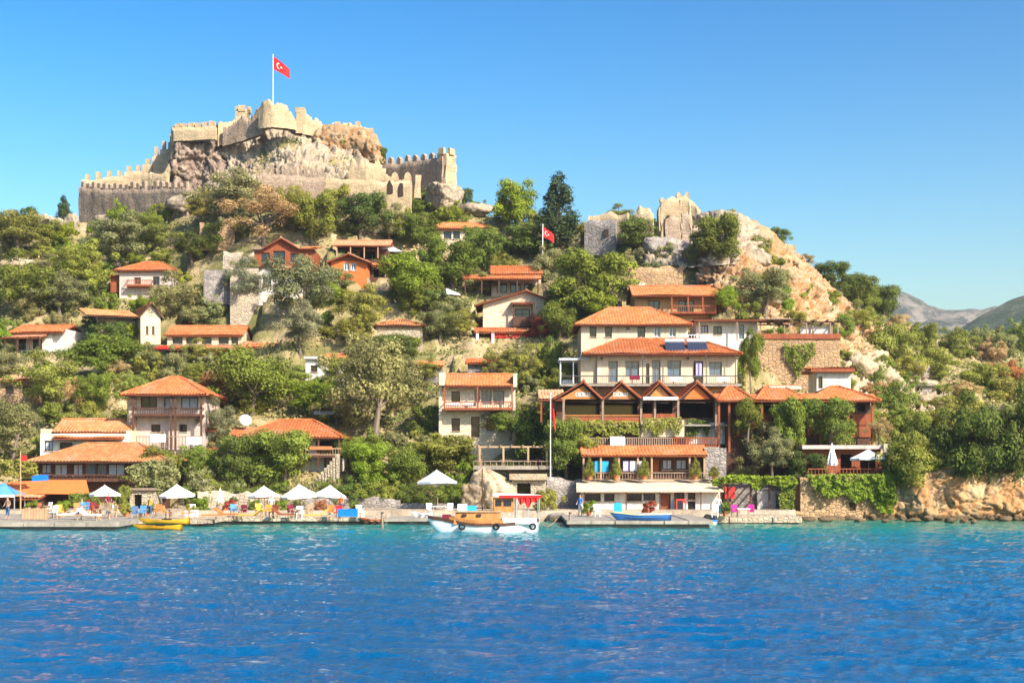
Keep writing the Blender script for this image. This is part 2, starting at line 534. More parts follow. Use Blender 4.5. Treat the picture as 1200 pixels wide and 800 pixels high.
def ground_Y(px, py, y_lo=121.0, y_hi=290.0):
    """depth at which the sight line through a photo pixel meets the bare hill"""
    Ys = np.arange(y_lo, y_hi, 0.25)
    z = hill_z(np.full_like(Ys, px), Ys)
    h = np.nonzero(z >= CH + (HY - py) / F * Ys)[0]
    return float(Ys[h[0]]) if len(h) else float(interp(RIDGE_Y, px))
LAND = []   # landmarks for telling plants apart: (phrase, px, py)
# ------------------------------------------------------------------ water
def mk_water():
    m, t, b = _new('water')
    tc = N(t, 'ShaderNodeTexCoord')
    sx = N(t, 'ShaderNodeSeparateXYZ')
    t.links.new(tc.outputs['Object'], sx.inputs[0])
    # colour of the water by its depth: shallow sandy shelf along the shore, deep blue further out
    nz = noise(t, tc.outputs['Object'], 0.05, 3)
    ad = N(t, 'ShaderNodeMath', operation='MULTIPLY_ADD')
    t.links.new(nz.outputs[0], ad.inputs[0])
    ad.inputs[1].default_value = 26.0
    t.links.new(sx.outputs[1], ad.inputs[2])
    mr = N(t, 'ShaderNodeMapRange')
    mr.inputs['From Min'].default_value = 60.0
    mr.inputs['From Max'].default_value = 134.0
    t.links.new(ad.outputs[0], mr.inputs['Value'])
    c = ramp(t, mr.outputs[0], [(0.0, (0.000, 0.066, 0.175)), (0.45, (0.000, 0.096, 0.195)), (0.68, (0.000, 0.140, 0.185)), (0.86, (0.006, 0.160, 0.140)), (1.0, (0.05, 0.135, 0.080))])
    t.links.new(c, b.inputs['Base Color'])
    b.inputs['Roughness'].default_value = 0.035
    b.inputs['IOR'].default_value = 1.33
    b.inputs['Specular IOR Level'].default_value = 0.24
    mp = N(t, 'ShaderNodeMapping')
    mp.inputs['Scale'].default_value = (1.0, 1.5, 1.0)
    mp.inputs['Rotation'].default_value = (0, 0, R(14))
    t.links.new(tc.outputs['Object'], mp.inputs['Vector'])
    n1 = noise(t, mp.outputs[0], 2.6, 5, 0.66)
    bump(t, b, n1.outputs[0], 0.6, 0.24)
    MATS['water'] = m
mk_water()
def wave_z(X, Y):
    r = np.random.default_rng(3)
    z = np.zeros_like(X)
    P = np.stack([X, Y, 0 * X], -1)
    wx, wy = 1.1 * fbm(P * 0.16, 2, 91), 1.1 * fbm(P * 0.16, 2, 97)
    for k in range(26):
        L = 0.50 * 1.095 ** k if k < 23 else 6 + 2 * k % 5
        a = R(78) + r.normal(0, 0.55)
        kx, ky = math.cos(a) * 2 * PI / L, math.sin(a) * 2 * PI / L
        amp = 0.0115 * L ** 0.62 * (1 if k < 23 else .4)
        z += amp * np.sin(kx * (X + wx) + ky * (Y + wy) + r.uniform(0, 6.28)) * (0.65 + 0.5 * vn(P * 0.11 + k * 7.3, 200 + k))
    return z
rows = [12.0]
while rows[-1] < 126: rows.append(rows[-1] * 1.0042)
rows = np.array(rows)
cols = np.concatenate([np.arange(-900, -60, 40), np.arange(-60, 1264, 3.2), np.arange(1270, 2140, 40)])
GX = (cols[None, :] - 600) / F * rows[:, None]
GY = np.repeat(rows[:, None], len(cols), 1)
GZ = wave_z(GX, GY)
def gridfaces(nr, nc):
    i = np.arange(nr * nc).reshape(nr, nc)
    return np.stack([i[:-1, :-1].ravel(), i[:-1, 1:].ravel(), i[1:, 1:].ravel(), i[1:, :-1].ravel()], -1)
wm = npmesh('water', np.stack([GX, GY, GZ], -1).reshape(-1, 3), gridfaces(*GX.shape), True)
tag(link('water', wm, None, 'water'), kind='structure')
sea = MB()
sea.add([(-6000, -3000, -0.45), (6000, -3000, -0.45), (6000, 7000, -0.45), (-6000, 7000, -0.45)], [(0, 1, 2, 3)])
tag(sea.build('open_water', 'water'), kind='structure')
bed = MB()
bed.add([(-7000, -4000, -9), (7000, -4000, -9), (7000, 8000, -9), (-7000, 8000, -9)], [(0, 1, 2, 3)])
tag(bed.build('seabed', 'concrete_dark'), kind='structure')

# ------------------------------------------------------------------ far hills
def mk_far():
    m, t, b = _new('far_hill')
    v = coords(t)
    n = noise(t, v, 0.035, 8, 0.75)
    c = ramp(t, n.outputs[0], [(0.42, (0.040, 0.052, 0.030)), (0.50, (0.13, 0.12, 0.085)), (0.58, (0.26, 0.22, 0.17))])
    t.links.new(c, b.inputs['Base Color'])
    b.inputs['Roughness'].default_value = 1.0
    b.inputs['Specular IOR Level'].default_value = 0.0
    bump(t, b, n.outputs[0], 1.0, 12.0)
    MATS['far_hill'] = m
    m, t, b = _new('far_green_hill')
    v = coords(t)
    n = noise(t, v, 0.05, 8, 0.75)
    c = ramp(t, n.outputs[0], [(0.40, (0.028, 0.050, 0.020)), (0.52, (0.065, 0.090, 0.036)), (0.66, (0.20, 0.17, 0.12))])
    t.links.new(c, b.inputs['Base Color'])
    b.inputs['Roughness'].default_value = 1.0
    b.inputs['Specular IOR Level'].default_value = 0.0
    bump(t, b, n.outputs[0], 1.0, 8.0)
    MATS['far_green_hill'] = m
mk_far()
def far_ridge(name, prof, Y0, Yc, mat, seed, rough):
    pxs = np.arange(-900, 2100, 7.0)
    top = interp(prof, pxs)
    zr = CH + (HY - top) / F * Yc
    vs = np.linspace(0, 1.5, 34)
    X = (pxs[None, :] - 600) / F * Yc + 0 * vs[:, None]
    Y = Y0 + (Yc - Y0) * vs[:, None] + 0 * X
    sh = np.where(vs <= 1, vs ** 0.9, 1 - (vs - 1) * 1.3)[:, None]
    P = np.stack([X, Y, 0 * X], -1)
    z = zr[None, :] * sh + rough * zr[None, :] * np.clip(vs, 0, 1)[:, None] * fbm(P * 0.0075, 5, seed) * np.where(vs > .9, .35, 1)[:, None] - 3
    me = npmesh(name, np.stack([X, Y, z], -1).reshape(-1, 3), gridfaces(*X.shape), True)
    return tag(link(name, me, None, mat), kind='structure')
far_ridge('far_hills', [(-900, 420), (300, 400), (800, 372), (960, 345), (1045, 337), (1085, 345), (1112, 350), (1140, 347), (1170, 356), (1230, 372), (1400, 380), (2100, 420)], 1500, 2100, 'far_hill', 21, 0.16)
far_ridge('distant_hill', [(-900, 500), (900, 470), (1060, 410), (1120, 380), (1155, 362), (1180, 349), (1205, 340), (1260, 322), (1400, 316), (1600, 340), (2100, 400)], 800, 1300, 'far_green_hill', 33, 0.13)
far_ridge('middle_hill', [(-900, 500), (700, 480), (980, 420), (1040, 376), (1090, 366), (1140, 374), (1200, 368), (1300, 372), (1500, 390), (2100, 430)], 420, 640, 'far_green_hill', 41, 0.14)

# ------------------------------------------------------------------ rock faces and boulders
def hill_depths(pxs, pys):
    """depth of the bare hill behind a grid of photo columns and rows (rows above the ridge get the ridge's depth)"""
    Ys = np.arange(119.0, 262.0, 0.5)
    out = np.zeros(pys.shape)
    for c, px in enumerate(pxs):
        z = hill_z(np.full_like(Ys, px), Ys)
        z[0] = min(z[0], -1.5)
        pr = np.minimum.accumulate(HY - (z - CH) / Ys * F)
        keep = np.concatenate([[True], np.diff(pr) < -1e-6])
        out[:, c] = np.interp(-pys[:, c], -pr[keep], Ys[keep])
    return out
def smooth(a, n, axis):
    if n < 1: return a
    p = [(0, 0)] * a.ndim
    p[axis] = (n, n)
    q = np.pad(a, p, mode='edge')
    k = np.ones(2 * n + 1) / (2 * n + 1)
    return np.apply_along_axis(lambda r: np.convolve(r, k, 'valid'), axis, q)
def rock_face(name, top, bot, bulge, mat, seed, px0, px1, amp=1.3, block=2.6, back=6.0, res=2.0, parent=None):
    """an outcrop hugging the hill: its outline follows top/bot (photo rows per column), standing bulge metres proud of the slope"""
    pxs = np.arange(px0, px1 + res, res)
    tp, bt = interp(top, pxs), interp(bot, pxs)
    u = (pxs - px0) / (px1 - px0)
    ends = np.clip(np.minimum(u, 1 - u) / 0.12, 0, 1) ** 0.5
    nv = int(max(8, np.max(bt - tp) / res))
    vv = np.linspace(0, 1, nv + 1)[:, None]
    py = bt[None] + (tp - bt)[None] * vv
    Y = hill_depths(pxs, py)
    Y = smooth(smooth(Y, int(10 / res), 0), int(12 / res), 1)
    Y = Y - bulge * ends[None] * np.sin(PI * np.clip(vv * 0.85 + 0.08, 0, 1)) ** 0.6 + 1.2 * (1 - ends)[None]
    rowsv = [np.stack([(pxs - 600) / F * Y[j], Y[j], CH + (HY - py[j]) / F * Y[j]], -1) for j in range(nv + 1)]
    nb = max(4, int(back / 0.8))
    lastr = rowsv[-1]
    for j in range(1, nb + 1):
        q = j / nb
        r = lastr.copy()
        r[:, 1] += back * q
        r[:, 2] -= (bulge * 0.8 + 2.0) * q ** 2
        rowsv.append(r)
    V = np.stack(rowsv, 0)
    d = rocky(V / block, seed)
    nrm = np.cross(np.gradient(V, axis=1), np.gradient(V, axis=0))
    nrm /= np.linalg.norm(nrm, axis=-1, keepdims=True) + 1e-9
    nrm = smooth(smooth(nrm, 3, 0), 3, 1)
    fade = np.ones(V.shape[0])
    fade[:nv + 1] = np.clip((1.02 - np.linspace(0, 1, nv + 1)) / 0.12, 0.3, 1)
    V = V + nrm * (d * amp * fade[:, None])[..., None]
    me = npmesh(name, V.reshape(-1, 3), gridfaces(V.shape[0], V.shape[1]), False)
    return link(name, me, parent, mat)

def ico(sub):
    import bmesh
    bm = bmesh.new()
    bmesh.ops.create_icosphere(bm, subdivisions=sub, radius=1.0)
    V = np.array([v.co[:] for v in bm.verts])
    Fc = np.array([[v.index for v in f.verts] for f in bm.faces])
    bm.free()
    return V, Fc
ICO = {k: ico(k) for k in (3, 4, 5)}
def boulder_mesh(size, seed, sub=4, amp=0.22, cuts=7):
    V, Fc = ICO[sub]
    r_ = np.random.default_rng(seed)
    V = V.copy()
    for _ in range(cuts):
        n = r_.normal(size=3)
        n /= np.linalg.norm(n)
        k = r_.uniform(0.55, 0.85)
        dd = V @ n
        V = V - np.clip(dd - k, 0, None)[:, None] * n * 0.92
    P = V * np.array(size)
    P = P + V * (rocky(P / (max(size) * 0.55) + seed, seed) * amp * min(size))[:, None]
    return npmesh('boulder', P, Fc, False)
def boulder(label, px, py, wpx, hpx, mat, seed, Y=None, sub=4, deep=None, group=None, name='boulder', amp=0.22):
    """boulder whose foot shows at photo pixel px,py"""
    Y = Y or ground_Y(px, py)
    k = Y / F
    sz = (wpx * k / 2, (deep or wpx * k * 0.75) / 2, hpx * k / 2)
    o = link(name, boulder_mesh(sz, seed, sub, amp), None, mat)
    c = at(px, py - hpx / 2, Y + sz[1] * 0.6)
    o.location = c
    tag(o, label, 'rock', group)
    return o

castle_rock = rock_face('castle_rock', [(236, 186), (248, 172), (256, 166), (268, 160), (285, 154), (300, 149), (312, 146), (330, 146), (345, 150), (356, 149), (380, 152), (405, 160), (425, 186), (440, 206), (470, 216), (500, 222), (540, 236)],
          [(236, 236), (250, 236), (300, 228), (380, 216), (440, 212), (540, 240)], 1.6, 'rock_castle', 5, 236, 540, 1.35, 2.9, 8, 1.3)
tag(castle_rock, 'craggy pale grey limestone crag that carries the castle', 'rock')
dark_crag = rock_face('dark_crag', [(198, 200), (204, 166), (230, 165), (256, 164), (264, 172)], [(198, 236), (264, 236)], 1.0, 'rock_shade', 45, 198, 264, 1.1, 2.2, 6, 1.2)
tag(dark_crag, 'crag coloured dark as if shaded under the upper left castle wall', 'rock')
ruin_crag = rock_face('ruin_crag', [(736, 288), (748, 266), (770, 264), (800, 262), (815, 250), (840, 246), (870, 250), (885, 262), (896, 282)], [(736, 318), (800, 316), (860, 310), (896, 305)], 2.6, 'rock_castle', 52, 736, 896, 1.0, 2.0, 5, 1.4)
tag(ruin_crag, 'pale broken crag carrying the right hand ruin', 'rock')
earth = rock_face('earth_bank', [(360, 150), (375, 146), (400, 146), (425, 150), (440, 156), (450, 176)], [(360, 170), (400, 178), (430, 190), (450, 192)], 2.2, 'rock_orange', 15, 360, 450, 0.55, 2.0, 5, 1.6)
tag(earth, 'bare orange earth bank below the top castle wall', 'earth bank')
cliff = rock_face('hillside_cliff', [(812, 262), (830, 246), (870, 250), (888, 262), (910, 278), (940, 300), (975, 335), (1000, 362), (1030, 385)],
          [(812, 330), (860, 350), (900, 372), (950, 405), (1030, 420)], 1.6, 'rock_orange', 8, 812, 1030, 1.35, 2.3, 6, 1.5)
tag(cliff, 'big bare orange and cream cliff falling from the right ruin', 'cliff')
scree = rock_face('rock_outcrop', [(985, 424), (1000, 410), (1030, 404), (1060, 420), (1080, 440), (1100, 452), (1120, 470)], [(985, 470), (1030, 480), (1080, 500), (1120, 505)], 1.5, 'rock_cream', 19, 985, 1120, 1.1, 2.0, 5, 1.8)
tag(scree, 'jumbled pale boulders on slope beside small white house', 'rock')
shore = rock_face('shore_cliff', [(930, 566), (1000, 562), (1050, 560), (1075, 556), (1110, 548), (1150, 556), (1200, 552), (1300, 550), (1700, 545)],
          [(930, 617), (1700, 617)], 0.9, 'rock_shore', 28, 930, 1700, 0.42, 2.2, 5, 1.5)
tag(shore, 'low orange sea cliff along the right shore', 'cliff')

# ------------------------------------------------------------------ castle
castle = empty('castle', at(320, 200, 212))
tag(castle, 'ruined crenellated stone castle crowning the hilltop', 'castle')
CL = castle.location
def wall_run(pts, thick=0.9, mat='stone_castle', name='curtain_wall', seed=0, ruin=0.15, parent=castle, org=None):
    """standing masonry through points (px, top row, foot row, depth); returns the sampled top line"""
    org = CL if org is None else org
    pts = [(p[0], p[1], p[2], p[3] if p[3] else ground_Y(p[0], p[2] - 7) - 0.8) for p in pts]
    A = np.array([[PX(p[0], p[3]), p[3], PZ(p[1], p[3]), PZ(p[2], p[3])] for p in pts])
    L = np.concatenate([[0], np.cumsum(np.hypot(np.diff(A[:, 0]), np.diff(A[:, 1])))])
    n = max(3, int(L[-1] / (0.4 if ruin < .3 else 0.16)))
    s = np.linspace(0, L[-1], n + 1)
    Q = np.stack([np.interp(s, L, A[:, k]) for k in range(4)], -1)
    T = np.gradient(Q[:, :2], axis=0)
    T /= np.linalg.norm(T, axis=1, keepdims=True) + 1e-9
    Nn = np.stack([T[:, 1], -T[:, 0]], -1)           # towards the viewer's side
    jn = fbm(np.stack([s * 0.9, 0 * s + seed, 0 * s], -1), 3, seed, 0.6)
    jag = ruin * (np.round(jn * 2.6) / 2.6 + 0.12 * fbm(np.stack([s * 5, 0 * s, 0 * s + seed], -1), 2, seed))
    top = Q[:, 2] + jag
    ringv = []
    nz = max(3, int(np.max(top - Q[:, 3]) / 0.8))
    for j in range(nz + 1):
        z = Q[:, 3] + (top - Q[:, 3]) * j / nz
        ringv.append(np.stack([Q[:, 0] + Nn[:, 0] * thick / 2, Q[:, 1] + Nn[:, 1] * thick / 2, z], -1))
    for j in range(nz, -1, -1):
        z = Q[:, 3] + (top - Q[:, 3]) * j / nz
        ringv.append(np.stack([Q[:, 0] - Nn[:, 0] * thick / 2, Q[:, 1] - Nn[:, 1] * thick / 2, z], -1))
    V = np.stack(ringv, 0)
    V = V + 0.09 * np.stack([fbm(V * 0.9, 4, seed + 3, .6), fbm(V * 0.9, 4, seed + 4, .6), 0.5 * fbm(V * 0.7, 2, seed + 5)], -1)
    V = V - np.array(org)
    Fc = gridfaces(V.shape[0], V.shape[1])[:, ::-1]
    me = npmesh(name, V.reshape(-1, 3), Fc)
    nr, nc = V.shape[0], V.shape[1]
    o = link(name, me, parent, mat)
    for c in (0, nc - 1):   # end caps
        cap = MB()
        cap.add([V[j, c] for j in range(nr)], [tuple(range(nr)) if c else tuple(reversed(range(nr)))])
        cap.build('wall_end', mat, o)
    return dict(s=s, Q=Q, T=T, N=Nn, top=top, L=L[-1], thick=thick, mat=mat, org=org, parent=parent, o=o)
MER = {}
def merlon_mesh(kind, seed, mat=''):
    key = (kind, seed, mat)
    if key not in MER:
        r_ = random.Random(seed * 7 + len(kind))
        m = MB()
        j = lambda a: r_.uniform(-a, a)
        if kind == 'point': poly = [(-.5, 0), (.5, 0), (.5 + j(.04), .62 + j(.06)), (j(.12), 1 + j(.08)), (-.5 + j(.04), .62 + j(.06))]
        elif kind == 'round': poly = [(-.5, 0), (.5, 0), (.5, .5), (.34, .82), (0, 1), (-.34, .82), (-.5, .5)]
        else: poly = [(-.5, 0), (.5, 0), (.5 + j(.06), .95 + j(.1)), (.1 + j(.2), 1 + j(.12)), (-.5 + j(.06), .95 + j(.1))]
        m.prism(poly, -.5, .5)
        MER[key] = m.mesh('merlon')
    return MER[key]
def crenels(run, step=1.9, wd=1.05, h=1.0, kind='flat', skip=0.08, mat=None):
    n = int(run['L'] / step)
    rr = random.Random(int(run['L'] * 100))
    for i in range(n):
        if rr.random() < skip: continue
        s = (i + 0.5) * run['L'] / n
        q = [np.interp(s, run['s'], run['Q'][:, k]) for k in range(2)]
        z = np.interp(s, run['s'], run['top'])
        tx, ty = np.interp(s, run['s'], run['T'][:, 0]), np.interp(s, run['s'], run['T'][:, 1])
        me = merlon_mesh(kind, rr.randrange(5), mat or run['mat'])
        o = bpy.data.objects.new('merlon', me)
        if not me.materials: me.materials.append(MATS[mat or run['mat']])
        COL.objects.link(o)
        o.parent = run['parent']
        o.location = (q[0] - run['org'][0], q[1] - run['org'][1], z - run['org'][2] - 0.12)
        o.rotation_euler = (0, 0, math.atan2(ty, tx))
        o.scale = (wd * rr.uniform(0.85, 1.15), run['thick'] * 0.62, h * rr.uniform(0.75, 1.2))
def tower(px0, px1, pyt, pyb, Y, deep, mat='stone_castle', name='tower', seed=0, mer=True, org=None, parent=castle, rot=0.0, step=1.7):
    """rectangular tower: four wall runs"""
    org = CL if org is None else org
    k = Y / F
    X0, X1 = PX(px0, Y), PX(px1, Y)
    zt, zb = PZ(pyt, Y), PZ(pyb, Y)
    cx = (X0 + X1) / 2
    hw, hd = (X1 - X0) / 2, deep / 2
    n = [8, 5, 5]
    m = MB()
    V, nz = [], max(3, int((zt - zb) / 0.8))
    per = [(-hw, -hd), (0, -hd), (hw, -hd), (hw, 0), (hw, hd), (0, hd), (-hw, hd), (-hw, 0)]
    ca, sa = math.cos(rot), math.sin(rot)
    P = []
    for j in range(nz + 1):
        for x, y in per:
            P.append((cx + x * ca - y * sa, Y + hd + x * sa + y * ca, zb + (zt - zb) * j / nz))
    P = np.array(P)
    P[:, :2] += 0.16 * np.stack([fbm(P * 0.9, 3, seed + 50), fbm(P * 0.9, 3, seed + 51)], -1)
    Fs = []
    for j in range(nz):
        for i in range(8):
            Fs.append((j * 8 + i, j * 8 + (i + 1) % 8, (j + 1) * 8 + (i + 1) % 8, (j + 1) * 8 + i))
    Fs.append(tuple(nz * 8 + i for i in range(8)))
    m.add(P - np.array(org), Fs)
    o = m.build(name, mat, parent)
    if mer:
        c = [(x * 0.97, y * 0.97) for x, y in ((-hw, -hd), (hw, -hd), (hw, hd), (-hw, hd))]
        for a, b_ in zip(c, c[1:] + c[:1]):
            d = math.hypot(b_[0] - a[0], b_[1] - a[1])
            nn = max(1, int(d / step))
            for i in range(nn):
                f = (i + 0.5) / nn
                x, y = a[0] + (b_[0] - a[0]) * f, a[1] + (b_[1] - a[1]) * f
                me = merlon_mesh('tower' + mat, i % 5)
                if not me.materials: me.materials.append(MATS[mat])
                q = bpy.data.objects.new('merlon', me)
                COL.objects.link(q)
                q.parent = parent
                q.location = (cx + x * ca - y * sa - org[0], Y + hd + x * sa + y * ca - org[1], zt - org[2] - 0.1)
                q.rotation_euler = (0, 0, math.atan2(b_[1] - a[1], b_[0] - a[0]) + rot)
                q.scale = (min(1.0, d / nn * 0.6), 0.45, 0.95)
    return o
# outer wall on the left, turned towards the left and so in shade, which its stone colour also carries
r = wall_run([(95, 220, 268, 219), (130, 223, 266, 214.5), (175, 223, 262, 209), (222, 221, 262, 203.5)], 0.9, 'stone_castle_shade', seed=1)
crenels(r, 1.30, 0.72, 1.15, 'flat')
# the same enclosure's farther wall climbing in steps, seen over it, its inner face in the sun
for i, seg in enumerate([[(96, 211, 262, 220.6), (122, 211, 255, 220.8)], [(122, 208, 250, 220.8), (146, 207, 250, 220.9)], [(146, 203, 250, 220.9), (168, 202, 250, 221)],
            [(168, 193, 240, 221), (179, 192, 235, 221)], [(179, 184, 235, 221), (188, 183, 235, 221.1)], [(188, 176, 235, 221.1), (197, 175, 230, 221.2)], [(197, 168, 230, 221.2), (207, 167, 225, 221.3)]]):
    r = wall_run(seg, 0.9, 'stone_castle', seed=10 + i)
    crenels(r, 1.15, 0.62, 1.35, 'flat', 0.0)
wall_run([(168, 206, 240, 213), (197, 203, 236, 211)], 0.8, 'stone_castle', 'cross_wall', 31, 0.3)
# upper ward
r = wall_run([(205, 151, 166, 212.5), (230, 150, 165, 211.8), (253, 149, 164, 211.4)], 1.0, 'stone_castle', seed=21, ruin=.08)
crenels(r, 1.02, 0.78, 0.85, 'flat', 0.0)
wall_run([(205, 149, 170, 212.6), (206, 148, 170, 220)], 1.0, 'stone_castle', 'side_wall', 23)
wall_run([(254, 145, 172, 213.2), (275, 139, 168, 214.5)], 1.0, 'stone_castle', seed=22, ruin=0.3)
tower(276, 291, 130, 150, 214, 2.2, seed=3)
wall_run([(263, 152, 172, 212.4), (285, 142, 166, 211), (309, 128, 158, 209.6)], 0.8, 'stone_castle_shade', 'ramp_wall', 24, 0.6)
wall_run([(307, 126, 152, 208.4), (312, 122, 151, 207.8), (320, 120, 150, 207.6), (328, 124, 151, 208.0), (335, 131, 152, 208.8), (344, 146, 153, 210)], 1.3, 'stone_castle', 'bastion', 25, 0.7)
tower(346, 357, 126, 156, 211.5, 1.3, seed=6, mer=False, name='broken_tower')
wall_run([(354, 134, 158, 212), (366, 142, 160, 212.5), (378, 147, 162, 213)], 0.9, 'stone_castle', 'broken_wall', 26, 0.8)
r = wall_run([(390, 146, 156, 214), (410, 146, 158, 214), (437, 152, 168, 213.5)], 0.9, 'stone_castle', seed=27, ruin=0.5)
crenels(r, 1.5, 0.8, 0.7, 'flat', 0.25)
tower(432, 438, 160, 182, 210.5, 1.0, seed=8, mer=False, name='broken_pier')
# middle ruin
wall_run([(410, 182, 212, 200.5), (430, 178, 212, 200), (452, 186, 212, 200.5)], 0.8, 'stone_castle', 'ruined_hall_wall', 28, 1.4)
# lower ward
r = wall_run([(303, 203, 234, 0), (345, 206, 234, 0), (381, 208, 234, 0)], 0.8, 'stone_castle_shade', seed=29, ruin=0.2)
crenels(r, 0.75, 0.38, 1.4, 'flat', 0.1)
LY = ground_Y(430, 236) - 1.0
lower = wall_run([(382, 210, 244, LY), (410, 211, 244, LY - .4), (434, 212, 246, LY - .7), (482, 213, 250, LY - 1.2)], 0.9, 'stone_castle', seed=30, ruin=0.12)
for px in (434, 448, 463, 478):
    o = bpy.data.objects.new('merlon', merlon_mesh('round', px % 5))
    if not o.data.materials: o.data.materials.append(MATS['stone_castle'])
    COL.objects.link(o); o.parent = castle
    Yq = LY - .7 - (px - 434) / 96.0
    o.location = at(px, 212.5, Yq) - CL
    o.scale = (0.95, 0.6, 1.25)
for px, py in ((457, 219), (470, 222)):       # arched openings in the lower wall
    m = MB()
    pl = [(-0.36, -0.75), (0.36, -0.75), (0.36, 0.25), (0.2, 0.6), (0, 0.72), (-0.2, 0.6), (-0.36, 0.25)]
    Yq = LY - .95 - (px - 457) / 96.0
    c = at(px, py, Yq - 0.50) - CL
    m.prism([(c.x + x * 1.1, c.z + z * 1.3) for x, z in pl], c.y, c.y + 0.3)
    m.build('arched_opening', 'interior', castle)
tower(486, 493, 205, 232, LY - 1, 0.9, seed=9, mer=False, name='gate_pier')
r = wall_run([(434, 195, 232, LY + 14), (470, 192, 232, LY + 9.5), (500, 188, 230, LY + 5.4), (521, 184, 228, LY + 2.4)], 0.9, 'stone_castle_shade', seed=33)
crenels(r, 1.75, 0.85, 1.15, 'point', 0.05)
tower(516, 530, 180, 230, LY + 2.2, 2.2, 'stone_castle', seed=12, rot=R(-38))
tag(boulder_mesh and link('castle_foot_rock', boulder_mesh((2.9, 2.2, 2.9), 77, 5), None, 'rock_castle'), 'dark crag under the right castle tower', 'rock').location = at(521, 233, LY + 2.2)

def flag_mesh(Lf, Hf, droop, wave, nx=14, nz=8):
    V = []
    for i in range(nx + 1):
        u = i / nx
        for j in range(nz + 1):
            v = j / nz
            V.append((u * Lf * (1 - 0.06 * droop), wave * math.sin(u * 7 + v * 0.8) * (0.25 + u), v * Hf * (1 - 0.25 * u * droop) - droop * Hf * 0.75 * u ** 1.2))
    V = np.array(V)
    return V, gridfaces(nx + 1, nz + 1)
def turkish_flag(label, px, pyt, pyb, Y, Lf, Hf, droop, polemat, wave=0.12, emblem=True):
    """flagpole with a red flag carrying a white crescent and star"""
    b_ = at(px, pyb, Y)
    t_ = at(px, pyt, Y)
    H = t_.z - b_.z
    e = empty('flagpole', b_)
    tag(e, label, 'flag')
    MB().bar((0, 0, -0.5), (0, 0, H), 0.07, 8, 0.045).build('pole', polemat, e)
    MB().lathe([(0.0, 0.1), (0.09, 0.06), (0.11, 0), (0.0, -0.06)], 8, (0, 0, H + 0.05)).build('finial', polemat, e)
    V, Fc = flag_mesh(Lf, Hf, droop, wave)
    V[:, 2] += H - Hf - 0.15
    fl = link('flag', npmesh('flag', V, Fc, True), e, 'canvas_red')
    def onflag(u, v, off):
        x = u * Lf * (1 - 0.06 * droop)
        y = wave * math.sin(u * 7 + v * 0.8) * (0.25 + u)
        z = v * Hf * (1 - 0.25 * u * droop) - droop * Hf * 0.75 * u ** 1.2 + H - Hf - 0.15
        return (x, y + off, z)
    for off in ((-0.02, 0.02) if emblem else ()):
        m = MB()
        n = 16
        outer, inner = [], []
        for i in range(n + 1):
            a = R(40) + R(280) * i / n
            outer.append((0.34 + 0.17 * Hf / Lf * 1.0 * math.cos(a), 0.5 + 0.25 * math.sin(a)))
            a2 = R(52) + R(256) * i / n
            inner.append((0.37 + 0.135 * Hf / Lf * math.cos(a2), 0.5 + 0.2 * math.sin(a2)))
        P = [onflag(u, v, off) for u, v in outer + inner]
        m.add(P, [(i, i + 1, n + 2 + i, n + 1 + i) for i in range(n)])
        star = []
        for i in range(10):
            a = PI + 2 * PI * i / 10
            rr = 0.125 if i % 2 == 0 else 0.05
            star.append(onflag(0.50 + rr * Hf / Lf * math.cos(a), 0.5 + rr * math.sin(a), off))
        m.add([onflag(0.50, 0.5, off)] + star, [(0, 1 + i, 1 + (i + 1) % 10) for i in range(10)])
        m.build('crescent_and_star', 'canvas_white', fl)
    return e
turkish_flag('red flag with white crescent on a pole at castle top', 320, 65, 126, 209, 2.6, 1.9, 1.0, 'paint_white')

# ruin and crag on the right shoulder of the hill
ruin = empty('ruined_tower', at(780, 262, 171))
tag(ruin, 'roofless pale stone ruin on the right shoulder of hill', 'ruin')
RO = ruin.location
wall_run([(746, 247, 285, 173), (750, 243, 285, 172.8), (758, 244, 285, 172.6), (766, 251, 285, 172.4)], 0.6, 'stone_castle', 'broken_wall', 61, .35, ruin, RO)
rr_ = wall_run([(771, 246, 285, 174.4), (776, 238, 285, 174.5), (784, 233, 285, 174.6), (796, 233, 285, 174.8), (806, 232, 285, 174.8), (813, 235, 285, 174.6), (819, 246, 285, 174.2)], 0.7, 'stone_castle', 'rear_wall', 62, .25, ruin, RO)
crenels(rr_, 0.95, 0.5, 0.8, 'point', 0.3)
for a_, b_, t_ in ((775, 778, 239), (797, 799.4, 234), (808, 811, 234)): tower(a_, b_, t_, 285, 172.2, 0.6, 'stone_castle', 'pier', int(a_), False, RO, ruin)
wall_run([(779, 256, 285, 172.2), (788, 252, 285, 172.3), (797, 257, 285, 172.4)], 0.5, 'stone_castle_shade', 'broken_wall', 66, .3, ruin, RO)
wall_run([(799, 250, 285, 172.4), (804, 248, 285, 172.4), (809, 251, 285, 172.4)], 0.5, 'stone_castle_shade', 'broken_wall', 65, .3, ruin, RO)
hut = empty('stone_hut', at(708, 285, 172))
tag(hut, 'roofless dark stone hut beside the conifer on the ridge', 'ruin')
wall_run([(686, 260, 300, 174.5), (704, 258, 300, 173.8), (722, 258, 300, 173.0)], 0.7, 'stone_grey', 'front_wall', 67, 0.2, hut, hut.location)
wall_run([(690, 252, 290, 177.5), (715, 250, 290, 176.5), (736, 250, 290, 175.5)], 0.7, 'stone_castle', 'rear_wall', 68, 0.25, hut, hut.location)
MB().box(0.1, 1.1, 1.0, 1.8, 1.0, 1.9).build('opening', 'interior', hut)
lw = empty('ruined_wall', at(55, 268, 203))
tag(lw, 'cream ruined wall with a window left of the castle', 'ruin')
wall_run([(42, 254, 274, 204), (56, 254, 274, 203.5), (72, 257, 276, 203)], 0.8, 'stone_cream', 'wall', 69, 0.3, lw, lw.location)
c_ = at(54, 264, 203) - lw.location
